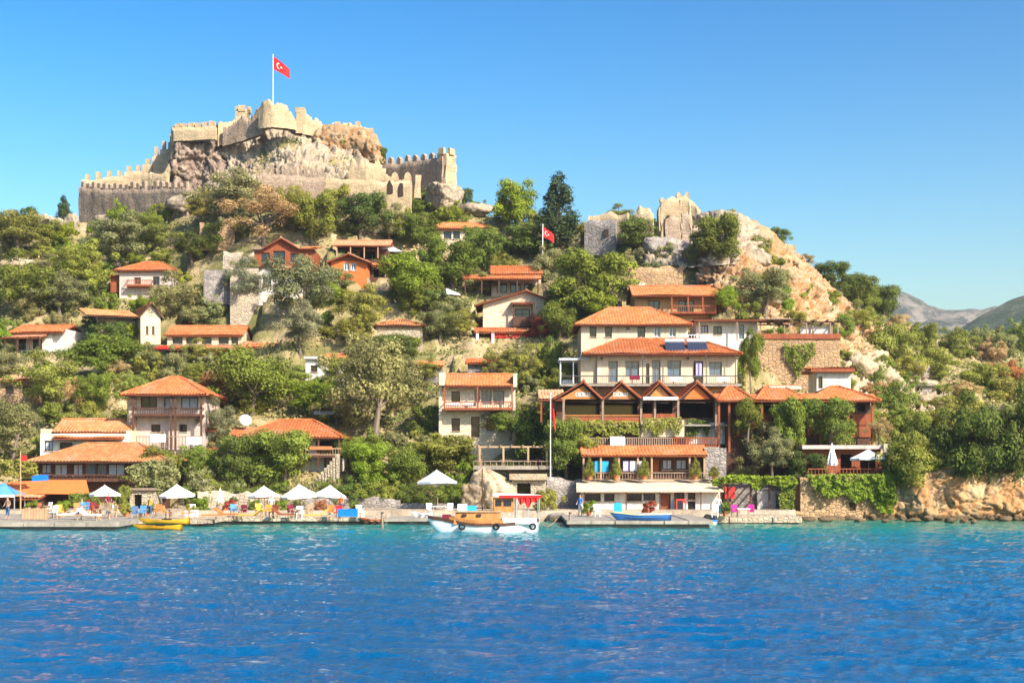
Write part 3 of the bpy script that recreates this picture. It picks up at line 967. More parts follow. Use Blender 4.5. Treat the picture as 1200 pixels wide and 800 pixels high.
MB().box(c_.x - .45, c_.x + .45, -0.1, 0.5, c_.z - .2, c_.z + .9).build('opening', 'interior', lw)
# ------------------------------------------------------------------ buildings
TW = 0.30      # width of a roof tile row
def slope_mesh(A, e, s, L, S, a=0.0, b=0.0, seed=0):
    """barrel-tiled slope: eave starts at A along unit e for L, rises along unit s for S; a, b = hip insets at the top ends"""
    A, e, s = np.array(A, float), np.array(e, float), np.array(s, float)
    n = np.cross(e, s)
    n /= np.linalg.norm(n)
    if n[2] < 0: n = -n
    nt_ = max(2, int(round(L / TW)))
    u = np.linspace(0, L, nt_ * 4 + 1)
    ph = np.arange(nt_ * 4 + 1) % 4
    hprof = np.array([0.0, 0.052, 0.072, 0.052])[ph]
    nr = max(2, int(round(S / 0.42)))
    v, off = [], []
    for j in range(nr):
        v += [S * j / nr, S * (j + 1) / nr - 0.004]
        off += [0.035, 0.0]
    v, off = np.array(v), np.array(off)
    vm = np.full_like(u, S)
    if a > 1e-6: vm = np.minimum(vm, S * u / a)
    if b > 1e-6: vm = np.minimum(vm, S * (L - u) / b)
    vm = np.clip(vm, 0, S)
    VV = np.minimum(v[:, None], vm[None, :])
    P = A + u[None, :, None] * e + VV[..., None] * s + (hprof[None, :] + off[:, None] + 0.01)[..., None] * n
    Fc = gridfaces(len(v), len(u))
    jj, ii = np.divmod(np.arange(len(Fc)), len(u) - 1)
    ok = (v[jj] < vm[ii]) | (v[jj] < vm[ii + 1])
    tid = np.clip(.72 * _h(ii // 4, jj // 2, 0 * ii, seed) + .45 * _h(np.array([seed]), np.array([3]), np.array([1]))[0] - .08, 0, 1)
    P = P + n * (0.07 * vn(np.stack([P[..., 0] * .45, P[..., 1] * .45, P[..., 2] * .45 + seed], -1), seed))[..., None]
    return P.reshape(-1, 3), Fc[ok], tid[ok], n

class House:
    """a building set out in photo columns/rows at its own depth; local x right, y back, z up from the foot of the front wall"""
    def __init__(s, name, label, cat, px0, px1, pyt, pyb, Y=None, deep=6.0, rot=0.0, wall='plaster_white', op=(), side_op=(), found=3.0, body=True, group=None, pad=True, thick=0.25, land=None):
        s.pc = (px0 + px1) / 2.0
        s.Y = Y or ground_Y(s.pc, pyb)
        s.k = s.Y / F
        s.pyb = pyb
        s.root = empty(name, at(s.pc, pyb, s.Y), rot)
        tag(s.root, label, cat, group)
        s.x0, s.x1, s.zt = s.X(px0), s.X(px1), s.Z(pyt)
        s.deep, s.wallmat, s.thick = deep, wall, thick
        g = s.root.location
        if pad:
            PADS.append((g.x + s.x0 - 1.0, g.x + s.x1 + 1.0, g.y - 0.3, g.y + deep + 1.0, g.z - 0.15))
        LAND.append((land or ' '.join(label.split()[:6]), s.pc, (pyt + pyb) / 2.0))
        if body: s.body(op, side_op, found)
    def X(s, px): return (px - s.pc) * s.k
    def Z(s, py): return (s.pyb - py) * s.k
    def body(s, op, side_op, found):
        """walls with real openings; windows and doors set back in them"""
        t = s.thick
        m = MB()
        W, H, D = s.x1 - s.x0, s.zt, s.deep
        ops = [(s.X(o[0]) - s.x0, s.X(o[1]) - s.x0, s.Z(o[3]), s.Z(o[2]), o[4]) for o in op]
        s.panel(m, lambda u, d, z: (s.x0 + u, d, z), W, H, ops, t, found)
        sops = [(o[0], o[1], o[2], o[3], o[4]) for o in side_op]
        s.panel(m, lambda u, d, z: (s.x1 - d, u, z), D, H, sops, t, found)
        m.box(s.x0, s.x0 + t, t, D, -found, H)
        m.box(s.x0 + t, s.x1 - t, D - t, D - 0.001, -found, H)
        m.add([(s.x0 + t, t, H - 0.3), (s.x1 - t, t, H - 0.3), (s.x1 - t, D - t, H - 0.3), (s.x0 + t, D - t, H - 0.3)], [(0, 1, 2, 3)])
        m.build('wall', s.wallmat, s.root)
        for o in ops: s.opening(lambda u, d, z: (s.x0 + u, d, z), o)
        for o in sops: s.opening(lambda u, d, z: (s.x1 - d, u, z), o)
    def panel(s, m, f, W, H, ops, t, found):
        us = sorted({0.0, W} | {o[0] for o in ops} | {o[1] for o in ops})
        zs = sorted({-found, H} | {o[2] for o in ops} | {o[3] for o in ops})
        for i in range(len(us) - 1):
            for j in range(len(zs) - 1):
                cu, cz = (us[i] + us[i + 1]) / 2, (zs[j] + zs[j + 1]) / 2
                if any(o[0] < cu < o[1] and o[2] < cz < o[3] for o in ops): continue
                m.add([f(us[i], 0, zs[j]), f(us[i + 1], 0, zs[j]), f(us[i + 1], 0, zs[j + 1]), f(us[i], 0, zs[j + 1])], [(0, 1, 2, 3)])
        for u0, u1, z0, z1, _k in ops:
            for a, b_ in (((u0, z0), (u1, z0)), ((u1, z0), (u1, z1)), ((u1, z1), (u0, z1)), ((u0, z1), (u0, z0))):
                m.add([f(a[0], 0, a[1]), f(a[0], t, a[1]), f(b_[0], t, b_[1]), f(b_[0], 0, b_[1])], [(0, 1, 2, 3)])
    def opening(s, f, o):
        u0, u1, z0, z1, kind = o
        if kind == 'void': return
        d0 = 0.13
        fm = {'w': 'wood_dark', 'ww': 'paint_white', 'd': 'wood_dark', 'c': 'wood_dark', 'g': 'wood_grey', 'wb': 'wood_red', 'p': 'wood_dark'}[kind]
        fw = min(0.09, (u1 - u0) * 0.14)
        m = MB()
        def bx(a0, a1, b0, b1, dd=0.0, th=0.07):
            V = [f(a0, d0 - dd, b0), f(a1, d0 - dd, b0), f(a1, d0 - dd + th, b0), f(a0, d0 - dd + th, b0), f(a0, d0 - dd, b1), f(a1, d0 - dd, b1), f(a1, d0 - dd + th, b1), f(a0, d0 - dd + th, b1)]
            m.add(V, [(3, 2, 1, 0), (4, 5, 6, 7), (0, 1, 5, 4), (1, 2, 6, 5), (2, 3, 7, 6), (3, 0, 4, 7)])
        bx(u0, u0 + fw, z0, z1); bx(u1 - fw, u1, z0, z1)
        bx(u0 + fw, u1 - fw, z1 - fw, z1); bx(u0 + fw, u1 - fw, z0, z0 + fw)
        if kind != 'd' and kind != 'p':
            um = (u0 + u1) / 2
            bx(um - 0.03, um + 0.03, z0 + fw, z1 - fw, -0.005)
            if z1 - z0 > 1.5: bx(u0 + fw, um - 0.03, z0 + (z1 - z0) * .62, z0 + (z1 - z0) * .62 + 0.05, -0.01); bx(um + 0.03, u1 - fw, z0 + (z1 - z0) * .62, z0 + (z1 - z0) * .62 + 0.05, -0.01)
        wo = m.build('door' if kind in 'dp' else 'window', fm, s.root)
        q = MB()
        dd = d0 + 0.05
        q.add([f(u0 + .02, dd, z0 + .02), f(u1 - .02, dd, z0 + .02), f(u1 - .02, dd, z1 - .02), f(u0 + .02, dd, z1 - .02),
               f(u0 + .02, dd + .03, z0 + .02), f(u1 - .02, dd + .03, z0 + .02), f(u1 - .02, dd + .03, z1 - .02), f(u0 + .02, dd + .03, z1 - .02)],
              [(0, 1, 2, 3), (7, 6, 5, 4), (0, 4, 5, 1), (1, 5, 6, 2), (2, 6, 7, 3), (3, 7, 4, 0)])
        q.build('door_leaf' if kind == 'p' else 'pane', {'c': 'curtain', 'g': 'glass_blue', 'ww': 'glass_blue', 'p': 'wood_red'}.get(kind, 'glass_dark'), wo)
        if kind in ('w', 'ww', 'c') and z0 > 0.4:
            sm = MB()
            V = [f(u0 - .06, -.07, z0 - .07), f(u1 + .06, -.07, z0 - .07), f(u1 + .06, .10, z0 - .07), f(u0 - .06, .10, z0 - .07), f(u0 - .06, -.07, z0 + .004), f(u1 + .06, -.07, z0 + .004), f(u1 + .06, .10, z0 + .004), f(u0 - .06, .10, z0 + .004)]
            sm.add(V, [(3, 2, 1, 0), (4, 5, 6, 7), (0, 1, 5, 4), (1, 2, 6, 5), (2, 3, 7, 6), (3, 0, 4, 7)])
            sm.build('sill', 'stone_cream', wo)
    # ---- roofs (x0,x1,y0,y1 = eave lines, ze = eave height, rise)
    def _roof(s, slopes, mat, name='roof'):
        Vs, Fs, Ts, b = [], [], [], 0
        under = MB()
        for i, (A, e, sv, L, S, a, bb) in enumerate(slopes):
            P, Fc, tid, n = slope_mesh(A, e, sv, L, S, a, bb, i + int(abs(s.pc)))
            Vs.append(P); Fs.append(Fc + b); Ts.append(tid); b += len(P)
            A, e, sv = np.array(A), np.array(e), np.array(sv)
            c = [A, A + e * L, A + e * (L - bb) + sv * S, A + e * a + sv * S]
            lo = [p - n * 0.10 for p in c]
            under.add(c + lo, [(3, 2, 1, 0) if np.dot(np.cross(e, sv), n) < 0 else (0, 1, 2, 3), (4, 5, 6, 7), (0, 1, 5, 4), (1, 2, 6, 5), (2, 3, 7, 6), (3, 0, 4, 7)])
        me = npmesh(name, np.concatenate(Vs), np.concatenate(Fs), False, {'tile': np.concatenate(Ts)})
        o = link(name, me, s.root, mat)
        under.build('soffit', 'wood_red' if mat != 'tile_tan' else 'wood_dark', o)
        return o
    def _caps(s, o, segs, mat):
        m = MB()
        for p, q in segs:
            p, q = Vector(p), Vector(q)
            n = max(2, int((q - p).length / 0.42))
            for i in range(n):
                a, b_ = p.lerp(q, i / n), p.lerp(q, (i + 1) / n)
                m.bar(a, b_, 0.13, 7, 0.115)
        me = m.mesh('ridge_cap')
        at_ = me.attributes.new('tile', 'FLOAT', 'FACE')
        at_.data.foreach_set('value', rng.random(len(me.polygons)).astype(np.float32))
        link('ridge_cap', me, o, mat)
    def hip(s, x0, x1, y0, y1, ze, rise, mat='tile_orange', inset=None):
        hd = (y1 - y0) / 2
        ins = min((x1 - x0) / 2 - 0.01, hd if inset is None else inset)
        S = math.hypot(hd, rise)
        S2 = math.hypot(ins, rise)
        sl = [((x0, y0, ze), (1, 0, 0), (0, hd / S, rise / S), x1 - x0, S, ins, ins),
              ((x1, y1, ze), (-1, 0, 0), (0, -hd / S, rise / S), x1 - x0, S, ins, ins),
              ((x1, y0, ze), (0, 1, 0), (-ins / S2, 0, rise / S2), y1 - y0, S2, hd, hd),
              ((x0, y1, ze), (0, -1, 0), (ins / S2, 0, rise / S2), y1 - y0, S2, hd, hd)]
        o = s._roof(sl, mat)
        zr, ym = ze + rise + 0.06, (y0 + y1) / 2
        a, b_ = (x0 + ins, ym, zr), (x1 - ins, ym, zr)
        s._caps(o, [(a, b_), ((x0, y0, ze + .06), a), ((x1, y0, ze + .06), b_), ((x0, y1, ze + .06), a), ((x1, y1, ze + .06), b_)], mat)
        return o
    def gable_x(s, x0, x1, y0, y1, ze, rise, mat='tile_orange', ends=True, yr=None):
        """ridge runs left-right"""
        ym = (y0 + y1) / 2 if yr is None else yr
        S, S2 = math.hypot(ym - y0, rise), math.hypot(y1 - ym, rise)
        o = s._roof([((x0, y0, ze), (1, 0, 0), (0, (ym - y0) / S, rise / S), x1 - x0, S, 0, 0),
                     ((x1, y1, ze), (-1, 0, 0), (0, -(y1 - ym) / S2, rise / S2), x1 - x0, S2, 0, 0)], mat)
        s._caps(o, [((x0, ym, ze + rise + .06), (x1, ym, ze + rise + .06))], mat)
        if ends:
            for xa in (s.x0, s.x1 - s.thick):
                m = MB()
                V = [(xa, 0.001, s.zt), (xa, s.deep - .001, s.zt), (xa, ym, ze + rise - 0.12)]
                V += [(x + s.thick, y, z) for x, y, z in V]
                m.add(V, [(0, 1, 2), (5, 4, 3), (0, 2, 5, 3), (2, 1, 4, 5), (1, 0, 3, 4)])
                m.build('gable_wall', s.wallmat, s.root)
        return o
    def gable_y(s, x0, x1, y0, y1, ze, rise, mat='tile_orange', ends=True, xr=None, wall=None):
        """ridge runs towards the back; the gable faces the viewer"""
        xm = (x0 + x1) / 2 if xr is None else xr
        S, S2 = math.hypot(xm - x0, rise), math.hypot(x1 - xm, rise)
        o = s._roof([((x0, y1, ze), (0, -1, 0), ((xm - x0) / S, 0, rise / S), y1 - y0, S, 0, 0),
                     ((x1, y0, ze), (0, 1, 0), (-(x1 - xm) / S2, 0, rise / S2), y1 - y0, S2, 0, 0)], mat)
        s._caps(o, [((xm, y0, ze + rise + .06), (xm, y1, ze + rise + .06))], mat)
        if ends:
            m = MB()
            zz = lambda x: ze + rise * ((x - x0) / (xm - x0) if x < xm else (x1 - x) / (x1 - xm)) - 0.12
            a, b_ = max(x0 + .05, s.x0 if body_in(s) else x0), min(x1 - .05, s.x1 if body_in(s) else x1)
            yb = max(y0 + 0.35, 0.002)
            m.prism([(a, min(s.zt, zz(a)) if body_in(s) else ze - .1), (b_, min(s.zt, zz(b_)) if body_in(s) else ze - .1), (b_, zz(b_)), (xm, zz(xm)), (a, zz(a))], yb, yb + 0.2)
            m.build('gable_wall', wall or s.wallmat, s.root)
        return o
    def shed(s, x0, x1, y0, y1, ze, rise, mat='tile_orange', name='roof'):
        """single slope rising to the back"""
        S = math.hypot(y1 - y0, rise)
        return s._roof([((x0, y0, ze), (1, 0, 0), (0, (y1 - y0) / S, rise / S), x1 - x0, S, 0, 0)], mat, name)
    # ---- small parts
    def box(s, name, px0, px1, pyt, pyb, y0, y1, mat, parent=None):
        return MB().box(s.X(px0), s.X(px1), y0, y1, s.Z(pyb), s.Z(pyt)).build(name, mat, parent or s.root)
    def posts(s, pxs, pyt, pyb, y, mat, wd=0.16, name='post'):
        for p in pxs:
            x = s.X(p)
            MB().box(x - wd / 2, x + wd / 2, y - wd / 2, y + wd / 2, s.Z(pyb), s.Z(pyt)).build(name, mat, s.root)
    def railing(s, px0, px1, pyt, pyb, y, mat='wood_dark', gap=0.22, name='railing', bal=0.05):
        x0, x1, zt, zb = s.X(px0), s.X(px1), s.Z(pyt), s.Z(pyb)
        ra = MB().box(x0, x1, y - .05, y + .05, zt - .09, zt).build(name, mat, s.root)
        MB().box(x0, x1, y - .035, y + .035, zb, zb + .07).build('bottom_rail', mat, ra)
        m = MB()
        n = max(2, int((x1 - x0) / gap))
        for i in range(n + 1):
            x = x0 + (x1 - x0) * i / n
            m.box(x - bal / 2, x + bal / 2, y - .02, y + .02, zb + .07, zt - .09)
        o = tag(m.build('balusters', mat, ra), kind='stuff')
        return ra
    def balcony(s, px0, px1, py_floor, y_out, rail_px=10, mat='wood_dark', gap=0.22):
        x0, x1, z = s.X(px0), s.X(px1), s.Z(py_floor)
        MB().box(x0, x1, -y_out, -0.004, z - 0.16, z).build('balcony_floor', mat, s.root)
        s.railing(px0, px1, py_floor - rail_px, py_floor, -y_out + .06, mat, gap)
        for xe in (x0 + .05, x1 - .05):
            MB().box(xe - .04, xe + .04, -y_out + .12, -.01, s.Z(py_floor - rail_px) - .08, s.Z(py_floor - rail_px)).build('side_rail', mat, s.root)
    def deck(s, px0, px1, py, y0, y1, mat, th=0.2, name='terrace'):
        return MB().box(s.X(px0), s.X(px1), y0, y1, s.Z(py) - th, s.Z(py)).build(name, mat, s.root)
def body_in(s): return any(c.name.startswith('wall') for c in s.root.children)

# --- upper slope, left
h = House('stone_house', 'small white house with red hipped roof under the castle tower', 'house', 505, 572, 268, 290, deep=6, wall='plaster_cream',
          op=[(520, 529, 271, 280, 'w'), (531, 539, 271, 280, 'w'), (547, 555, 271, 280, 'w'), (557, 565, 271, 280, 'w')], land='white house under the castle tower')
h.hip(h.x0 - .5, h.x1 + .5, -.6, 6.4, h.zt - .05, 1.25, inset=2.2)
h = House('house', 'pale house with pyramid roof and wooden side balcony below the castle wall', 'house', 140, 203, 317, 348, deep=6, wall='plaster_pink',
          op=[(157, 165, 325, 333, 'wb'), (179, 187, 324, 334, 'w')], side_op=[(2, 3, 1.2, 2.2, 'w')], land='pyramid-roofed pale house')
h.hip(h.x0 - .5, h.x1 + .6, -.6, 6.5, h.zt - .05, 1.5, inset=3.0)
h.balcony(150, 180, 335, 1.0, 6, 'wood_red')
h.box('side_balcony', 128, 139.7, 324, 342, 0.6, 3.0, 'wood_red')
h.shed(h.X(126), h.X(140), .3, 3.2, h.Z(324) + .05, .5)
h = House('gabled_house', 'cream gabled house with end wall in full sun, left slope', 'house', 165, 188, 372, 402, deep=10, wall='plaster_cream',
          op=[(171, 174, 382, 392, 'w'), (178, 181, 382, 392, 'w')], rot=R(24), land='cream gabled house')
h.gable_y(h.x0 - .35, h.x1 + .35, -.3, 10, h.zt - .1, 1.75, 'tile_tan')
h.box('side_wing', 120, 164, 370, 398, 3.0, 8.5, 'plaster_cream')
h.shed(h.X(106), h.X(166), 1.4, 8.6, h.Z(371), 1.5, 'tile_tan')
h = House('house', 'low white house with a verandah at the far left edge', 'house', 12, 62, 390, 412, deep=6, wall='plaster_white',
          op=[(18, 30, 397, 410, 'w'), (38, 50, 397, 410, 'w')], rot=R(-8), side_op=[], land='white verandah house at the left edge')
h.gable_x(h.x0 - .4, h.x1 + 1.5, -.5, 6.4, h.zt, 1.1)
h.shed(h.x0 - .2, h.x1 - .4, -2.2, .0, h.zt - .75, .5, 'tile_brown')
h.posts([15, 30, 45, 57], 396, 412, -2.0, 'wood_dark')
h.box('side_wing', 62.2, 79, 386, 416, 0.4, 5.6, 'plaster_white')
h = House('long_house', 'long low house with broad tiled roof and wide dark verandah', 'house', 196, 283, 393, 414, deep=6, wall='plaster_cream',
          op=[(202, 214, 395, 403, 'w'), (218, 231, 395, 403, 'w'), (236, 248, 395, 403, 'w'), (256, 268, 395, 403, 'w'), (271, 279, 395, 403, 'w')], land='long low tiled house')
h.gable_x(h.x0 - .3, h.x1 + .3, -.5, 6.4, h.zt, 1.3)
h.shed(h.x0 - .8, h.x1 + .2, -2.4, .05, h.Z(411), .62)
h.posts([193, 214, 236, 258, 281], 410, 428, -2.2, 'wood_dark')
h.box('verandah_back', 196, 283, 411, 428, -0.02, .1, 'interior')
h.shed(h.X(281), h.X(332), -2.2, 1.2, h.Z(409), .95)
h.posts([290, 310, 330], 409, 428, -1.9, 'wood_dark')
h.box('awning', 188, 203, 408, 411.5, -3.1, -2.4, 'canvas_red')
# restaurant cluster below the castle
h = House('restaurant', 'red wooden gabled restaurant under dry tan trees', 'restaurant', 298, 368, 292, 316, deep=6, wall='wood_red',
          op=[(306, 316, 296, 308, 'w'), (320, 334, 294, 310, 'w'), (340, 350, 297, 308, 'w')], land='red wooden restaurant')
h.gable_y(h.X(308), h.X(352), -.6, 6, h.Z(292), 1.35, 'tile_brown')
h.shed(h.X(352), h.X(372), -.6, 4, h.Z(292), .9)
h.box('side_roof', 296, 309, 290, 293, -.5, 4, 'wood_grey')
h = House('roofless_building', 'roofless stone building, left face coloured grey for shade and right face sunny', 'ruin', 270, 303, 314, 356, deep=4.5, wall='stone_cream', op=[(291, 297, 322, 330, 'void')], rot=R(14), land='roofless stone building')
h.box('side_wall', 240, 270.0, 316, 356, 1.2, 2.0, 'stone_grey')  # shade of the left face is painted as grey stone
h = House('cottage', 'small cottage with tan roof and white front behind olive crowns', 'house', 300, 350, 318, 344, deep=5, wall='plaster_white',
          op=[(308, 318, 324, 336, 'w'), (326, 334, 322, 330, 'w')], land='tan-roofed cottage')
h.gable_y(h.X(298), h.X(330), -.6, 5, h.Z(320), 1.2, 'tile_tan')
h.shed(h.X(322), h.X(352), -.4, 4.5, h.Z(318), 1.2, 'tile_brown')
h = House('pavilion', 'open pavilion with long brown roof above the orange bay house', 'house', 396, 455, 292, 304, deep=6, wall='wood_dark',
          op=[(402, 418, 294, 303, 'void'), (422, 440, 294, 303, 'void')], land='long brown-roofed pavilion')
h.gable_x(h.X(390), h.X(458), -1.4, 6.4, h.Z(290), 1.2, 'tile_brown', ends=False)
h.posts([396, 412, 428, 444], 290, 304, -1.2, 'wood_pale', 0.14)
h = House('bay_house', 'orange wooden bay house with arched twin windows', 'house', 388, 430, 306, 327, deep=5, wall='canvas_orange',
          op=[(403, 409.5, 308, 317, 'ww'), (411, 417.5, 308, 317, 'ww')], land='orange bay house')
h.gable_y(h.x0 - .5, h.x1 + .5, -.7, 5, h.Z(308), 1.05, 'tile_brown', wall='wood_red')
h.box('base_wall', 390, 431, 325, 350, .1, 4, 'stone_cream')
h = House('cafe', 'flat tiled cafe terrace with dark open front beside orange bay house', 'cafe', 432, 496, 312, 330, deep=6, wall='wood_dark',
          op=[(438, 452, 314, 325, 'void'), (456, 472, 314, 325, 'void'), (476, 492, 314, 325, 'void')], land='tiled cafe terrace')
h.shed(h.x0 - .3, h.X(470), -.8, 3.4, h.Z(313), .95)
h.box('flat_roof', 470.5, 498, 308, 311, -.5, 4, 'wood_grey')
h.posts([433, 452, 470, 484, 496], 312, 330, -.6, 'wood_grey', .12)
h = House('villa', 'villa with stacked double tiled roof above the gabled stone house', 'house', 576, 634, 322, 345, deep=6, wall='plaster_cream',
          op=[(582, 594, 332, 343, 'w'), (598, 610, 332, 343, 'w'), (614, 624, 332, 343, 'd')], land='double-roofed villa')
h.gable_x(h.x0 - .2, h.x1 + .2, -.4, 6.2, h.zt, 1.4)
h.shed(h.X(543), h.X(634), -2.6, -.1, h.Z(330), .75)
h.posts([546, 565, 585, 606, 630], 329, 347, -2.4, 'wood_dark')
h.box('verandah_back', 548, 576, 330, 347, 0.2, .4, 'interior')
h = House('gabled_stone_house', 'gabled stone house with wooden bay window, centre of slope', 'house', 566, 652, 356, 384, deep=8, wall='stone_warm',
          op=[(603, 621, 362, 378, 'w')], land='gabled stone house')
h.gable_y(h.x0 - .9, h.x1 + .6, -.7, 8, h.Z(358), 1.75, 'tile_brown', xr=h.X(617))
h.box('bay_window', 601, 624, 372, 383, -.9, -.005, 'wood_dark')
h.box('bay_post', 601, 602.6, 356, 372, -.9, -.76, 'wood_dark'); h.box('bay_post', 622.4, 624, 356, 372, -.9, -.76, 'wood_dark')
h.shed(h.X(599), h.X(626), -1.2, .0, h.Z(357), .3, 'tile_brown')
h.shed(h.X(556), h.X(640), -2.6, -.1, h.Z(392), .85)
h.posts([560, 578], 391, 412, -2.4, 'paint_white', .3); h.posts([600, 622, 638], 391, 412, -2.4, 'wood_dark')
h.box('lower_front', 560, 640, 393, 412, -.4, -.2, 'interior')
h.box('fascia', 575, 640, 393, 398, -2.3, -2.2, 'canvas_red')
h.shed(h.X(528), h.X(560), -2.2, 2.4, h.Z(409), .9, 'tile_brown')
h.posts([531, 545], 409, 416, -2, 'wood_dark')
# small roofs between the trees
h = House('tiled_shed', 'small tan tiled roof poking out between trees, mid slope', 'shed', 440, 495, 382, 394, deep=5, wall='stone_cream', land='tan tiled shed')
h.hip(h.x0 - .4, h.x1 + .4, -.4, 5.4, h.zt, .95, 'tile_tan')
h = House('tiled_shed', 'little red roofed shed left behind the stone balcony house', 'shed', 490, 517, 429, 448, deep=4, wall='stone_grey', op=[(496, 504, 432, 440, 'w')], land='little red-roofed shed')
h.shed(h.x0 - .3, h.x1 + .3, -.5, 3.6, h.zt, .8)
h = House('tiled_shed', 'red roofed shed behind the right end of stone balcony house', 'shed', 548, 580, 426, 440, deep=4, wall='stone_grey', land='red-roofed shed')
h.shed(h.x0 - .3, h.x1 + .3, -.5, 3.6, h.zt, .85)
h = House('white_cottage', 'small white walled cottage behind the round olive tree', 'house', 358, 400, 421, 444, deep=5, wall='plaster_white', op=[(364, 372, 428, 436, 'w'), (384, 391, 428, 438, 'w')], land='white-walled cottage')
h.shed(h.X(376), h.x1 + .4, -.6, 4.6, h.zt, 1.0)
h.box('flat_roof', 357, 375.5, 418, 420.6, -.4, 4.6, 'plaster_white')
h = House('terrace_house', 'small tan roofed house beside reeds at far left', 'house', 0, 45, 446, 470, deep=5, wall='stone_ochre', op=[(6, 16, 452, 462, 'w'), (26, 36, 452, 462, 'w')], land='small tan-roofed house at the left edge')
h.shed(h.x0 - .5, h.x1 + .4, -.7, 4.5, h.zt, .8, 'tile_brown')
# --- lower slope, left
h = House('balcony_house', 'tall pink house with red roof and dark wooden balcony', 'house', 153, 240, 463, 528, Y=137, deep=7, wall='plaster_pink', found=4,
          op=[(165, 184, 465, 479, 'w'), (192, 206, 465, 479, 'c'), (212, 232, 465, 479, 'c'), (177, 188, 497, 506, 'w'), (210, 219, 497, 506, 'w'), (222, 236, 516, 528, 'c')], land='tall pink balcony house')
h.hip(h.x0 - .6, h.x1 + .6, -1.6, 7.6, h.zt - .02, 1.9, inset=3.6)
h.balcony(160, 240, 486, 1.3, 8, 'wood_dark')
h.posts([160, 204, 209, 239], 463, 528, -1.2, 'wood_dark', .18)
h.box('towel', 180, 198, 509, 518, -1.34, -1.31, 'canvas_white'); h.box('towel', 222, 240, 512, 521, -1.34, -1.31, 'canvas_white')
h.railing(160, 240, 511, 524, -1.25, 'wood_grey', .3)
h.box('stone_buttress', 150, 160, 466, 528, -.3, 2, 'stone_cream')
h.box('side_wing', 240.3, 256, 505, 545, .8, 4, 'plaster_white')
h.shed(h.X(238), h.X(258), .2, 4, h.Z(504), .5, 'tile_orange')
h.box('side_beam', 241, 257, 524, 530, .3, .75, 'wood_red')
h = House('cottage', 'low white gabled cottage with stepped red roof, lower left', 'house', 47, 150, 508, 535, Y=133.5, deep=6, wall='plaster_white', found=3,
          op=[(52, 62, 516, 528, 'c'), (70, 85, 518, 528, 'w')], land='low white cottage')
h.gable_x(h.X(54), h.X(148), 1.6, 7.6, h.Z(506), 1.3, 'tile_tan', ends=False)
h.shed(h.X(64), h.X(146), -1.0, 1.75, h.Z(514), .55)
h.box('end_wall', 46, 53, 502, 532, .4, 6, 'plaster_cream'); h.box('end_wall', 147, 152, 504, 528, .2, 6, 'plaster_cream')
h = House('waterfront_house', 'wide waterfront house with tan hipped roof and dark wood front', 'house', 45, 196, 541, 582, Y=129, deep=8, wall='wood_dark', found=1.5,
          op=[(48, 60, 543, 555, 'c'), (63, 79, 543, 557, 'c'), (85, 97, 543, 557, 'c'), (100, 112, 543, 557, 'g'), (114, 125, 543, 557, 'g'), (126, 146, 543, 557, 'c'), (158, 180, 544, 557, 'w')], land='wide tan-roofed waterfront house')
h.hip(h.x0 - .7, h.x1 + .5, -1.3, 8.3, h.zt - .02, 1.7, 'tile_tan', inset=4.0)
h.box('balcony_floor', 46, 150, 561.5, 564, -1.0, -.004, 'wood_dark'); h.railing(46, 150, 555.5, 562, -.95, 'wood_dark', .3)
h.box('blue_cloth', 42, 61, 556, 564, -1.12, -1.02, 'cloth_blue')
aw = MB(); xa, xb = h.X(12), h.X(118)
aw.add([(xa, -3.4, h.Z(578)), (h.X(42), -3.5, h.Z(581)), (h.X(60), -3.4, h.Z(577.5)), (xb, -3.4, h.Z(578)), (xb - 1, -1.05, h.Z(562)), (h.X(60), -1.05, h.Z(562)), (h.X(42), -1.05, h.Z(563)), (xa + .3, -1.05, h.Z(564))], [(0, 1, 6, 7), (1, 2, 5, 6), (2, 3, 4, 5)])
aw.build('awning', 'canvas_orange', h.root)
h.posts([16, 60, 112], 580, 600, -3.2, 'wood_grey', .12)
h = House('porch_house', 'hip roofed house with deep dark porch beside broad green trees', 'house', 318, 398, 514, 550, Y=134, deep=7, wall='plaster_white', found=3,
          op=[(352, 362, 517, 532, 'w'), (370, 392, 516, 532, 'void'), (380, 392, 536, 549, 'd'), (340, 350, 520, 532, 'w')], land='hip-roofed porch house')
h.hip(h.X(280), h.X(404), -1.8, 7.4, h.Z(513), 1.75, inset=3.4)
h.posts([330, 352, 376, 400], 513, 548, -1.6, 'wood_dark', .16)
h.box('porch_floor', 352, 402, 533, 536, -1.7, -.01, 'wood_dark'); h.railing(352, 402, 525, 533, -1.65, 'wood_pale', .25)
h.box('flower_box', 366, 392, 523, 527, -1.95, -1.75, 'terracotta')
for i in range(9):     # stairs down to the right
    h.box('step', 372 + i * 3.2, 376 + i * 3.2, 566 - i * 4 - 2, 580, -3.0, -2.0, 'stone_cream')
h.box('solar_panel', 362, 386, 480, 484, 3.2, 3.4, 'solar')
h.shed(h.X(268), h.X(292), -.6, 3.0, h.Z(511), .9)
h.box('annexe', 270, 290, 511, 540, 0.0, 3, 'plaster_pink')
# satellite dish
d_ = empty('satellite_dish', at(288, 502, 136)); tag(d_, 'round white satellite dish beside the hip-roofed porch house', 'satellite dish')
m = MB(); m.lathe([(0.0, 0.0), (.25, .03), (.45, .12), (.56, .22)], 14); dd = m.build('reflector', 'paint_white', d_, True); dd.rotation_euler = (R(68), 0, R(20)); dd.location = (0, -.2, .75)
MB().bar((0, 0, -2.2), (0, -.05, .7), .05).build('mast', 'metal', d_)
MB().bar((0, -.25, .72), (.1, -.75, .95), .025).build('feed_arm', 'metal', d_)
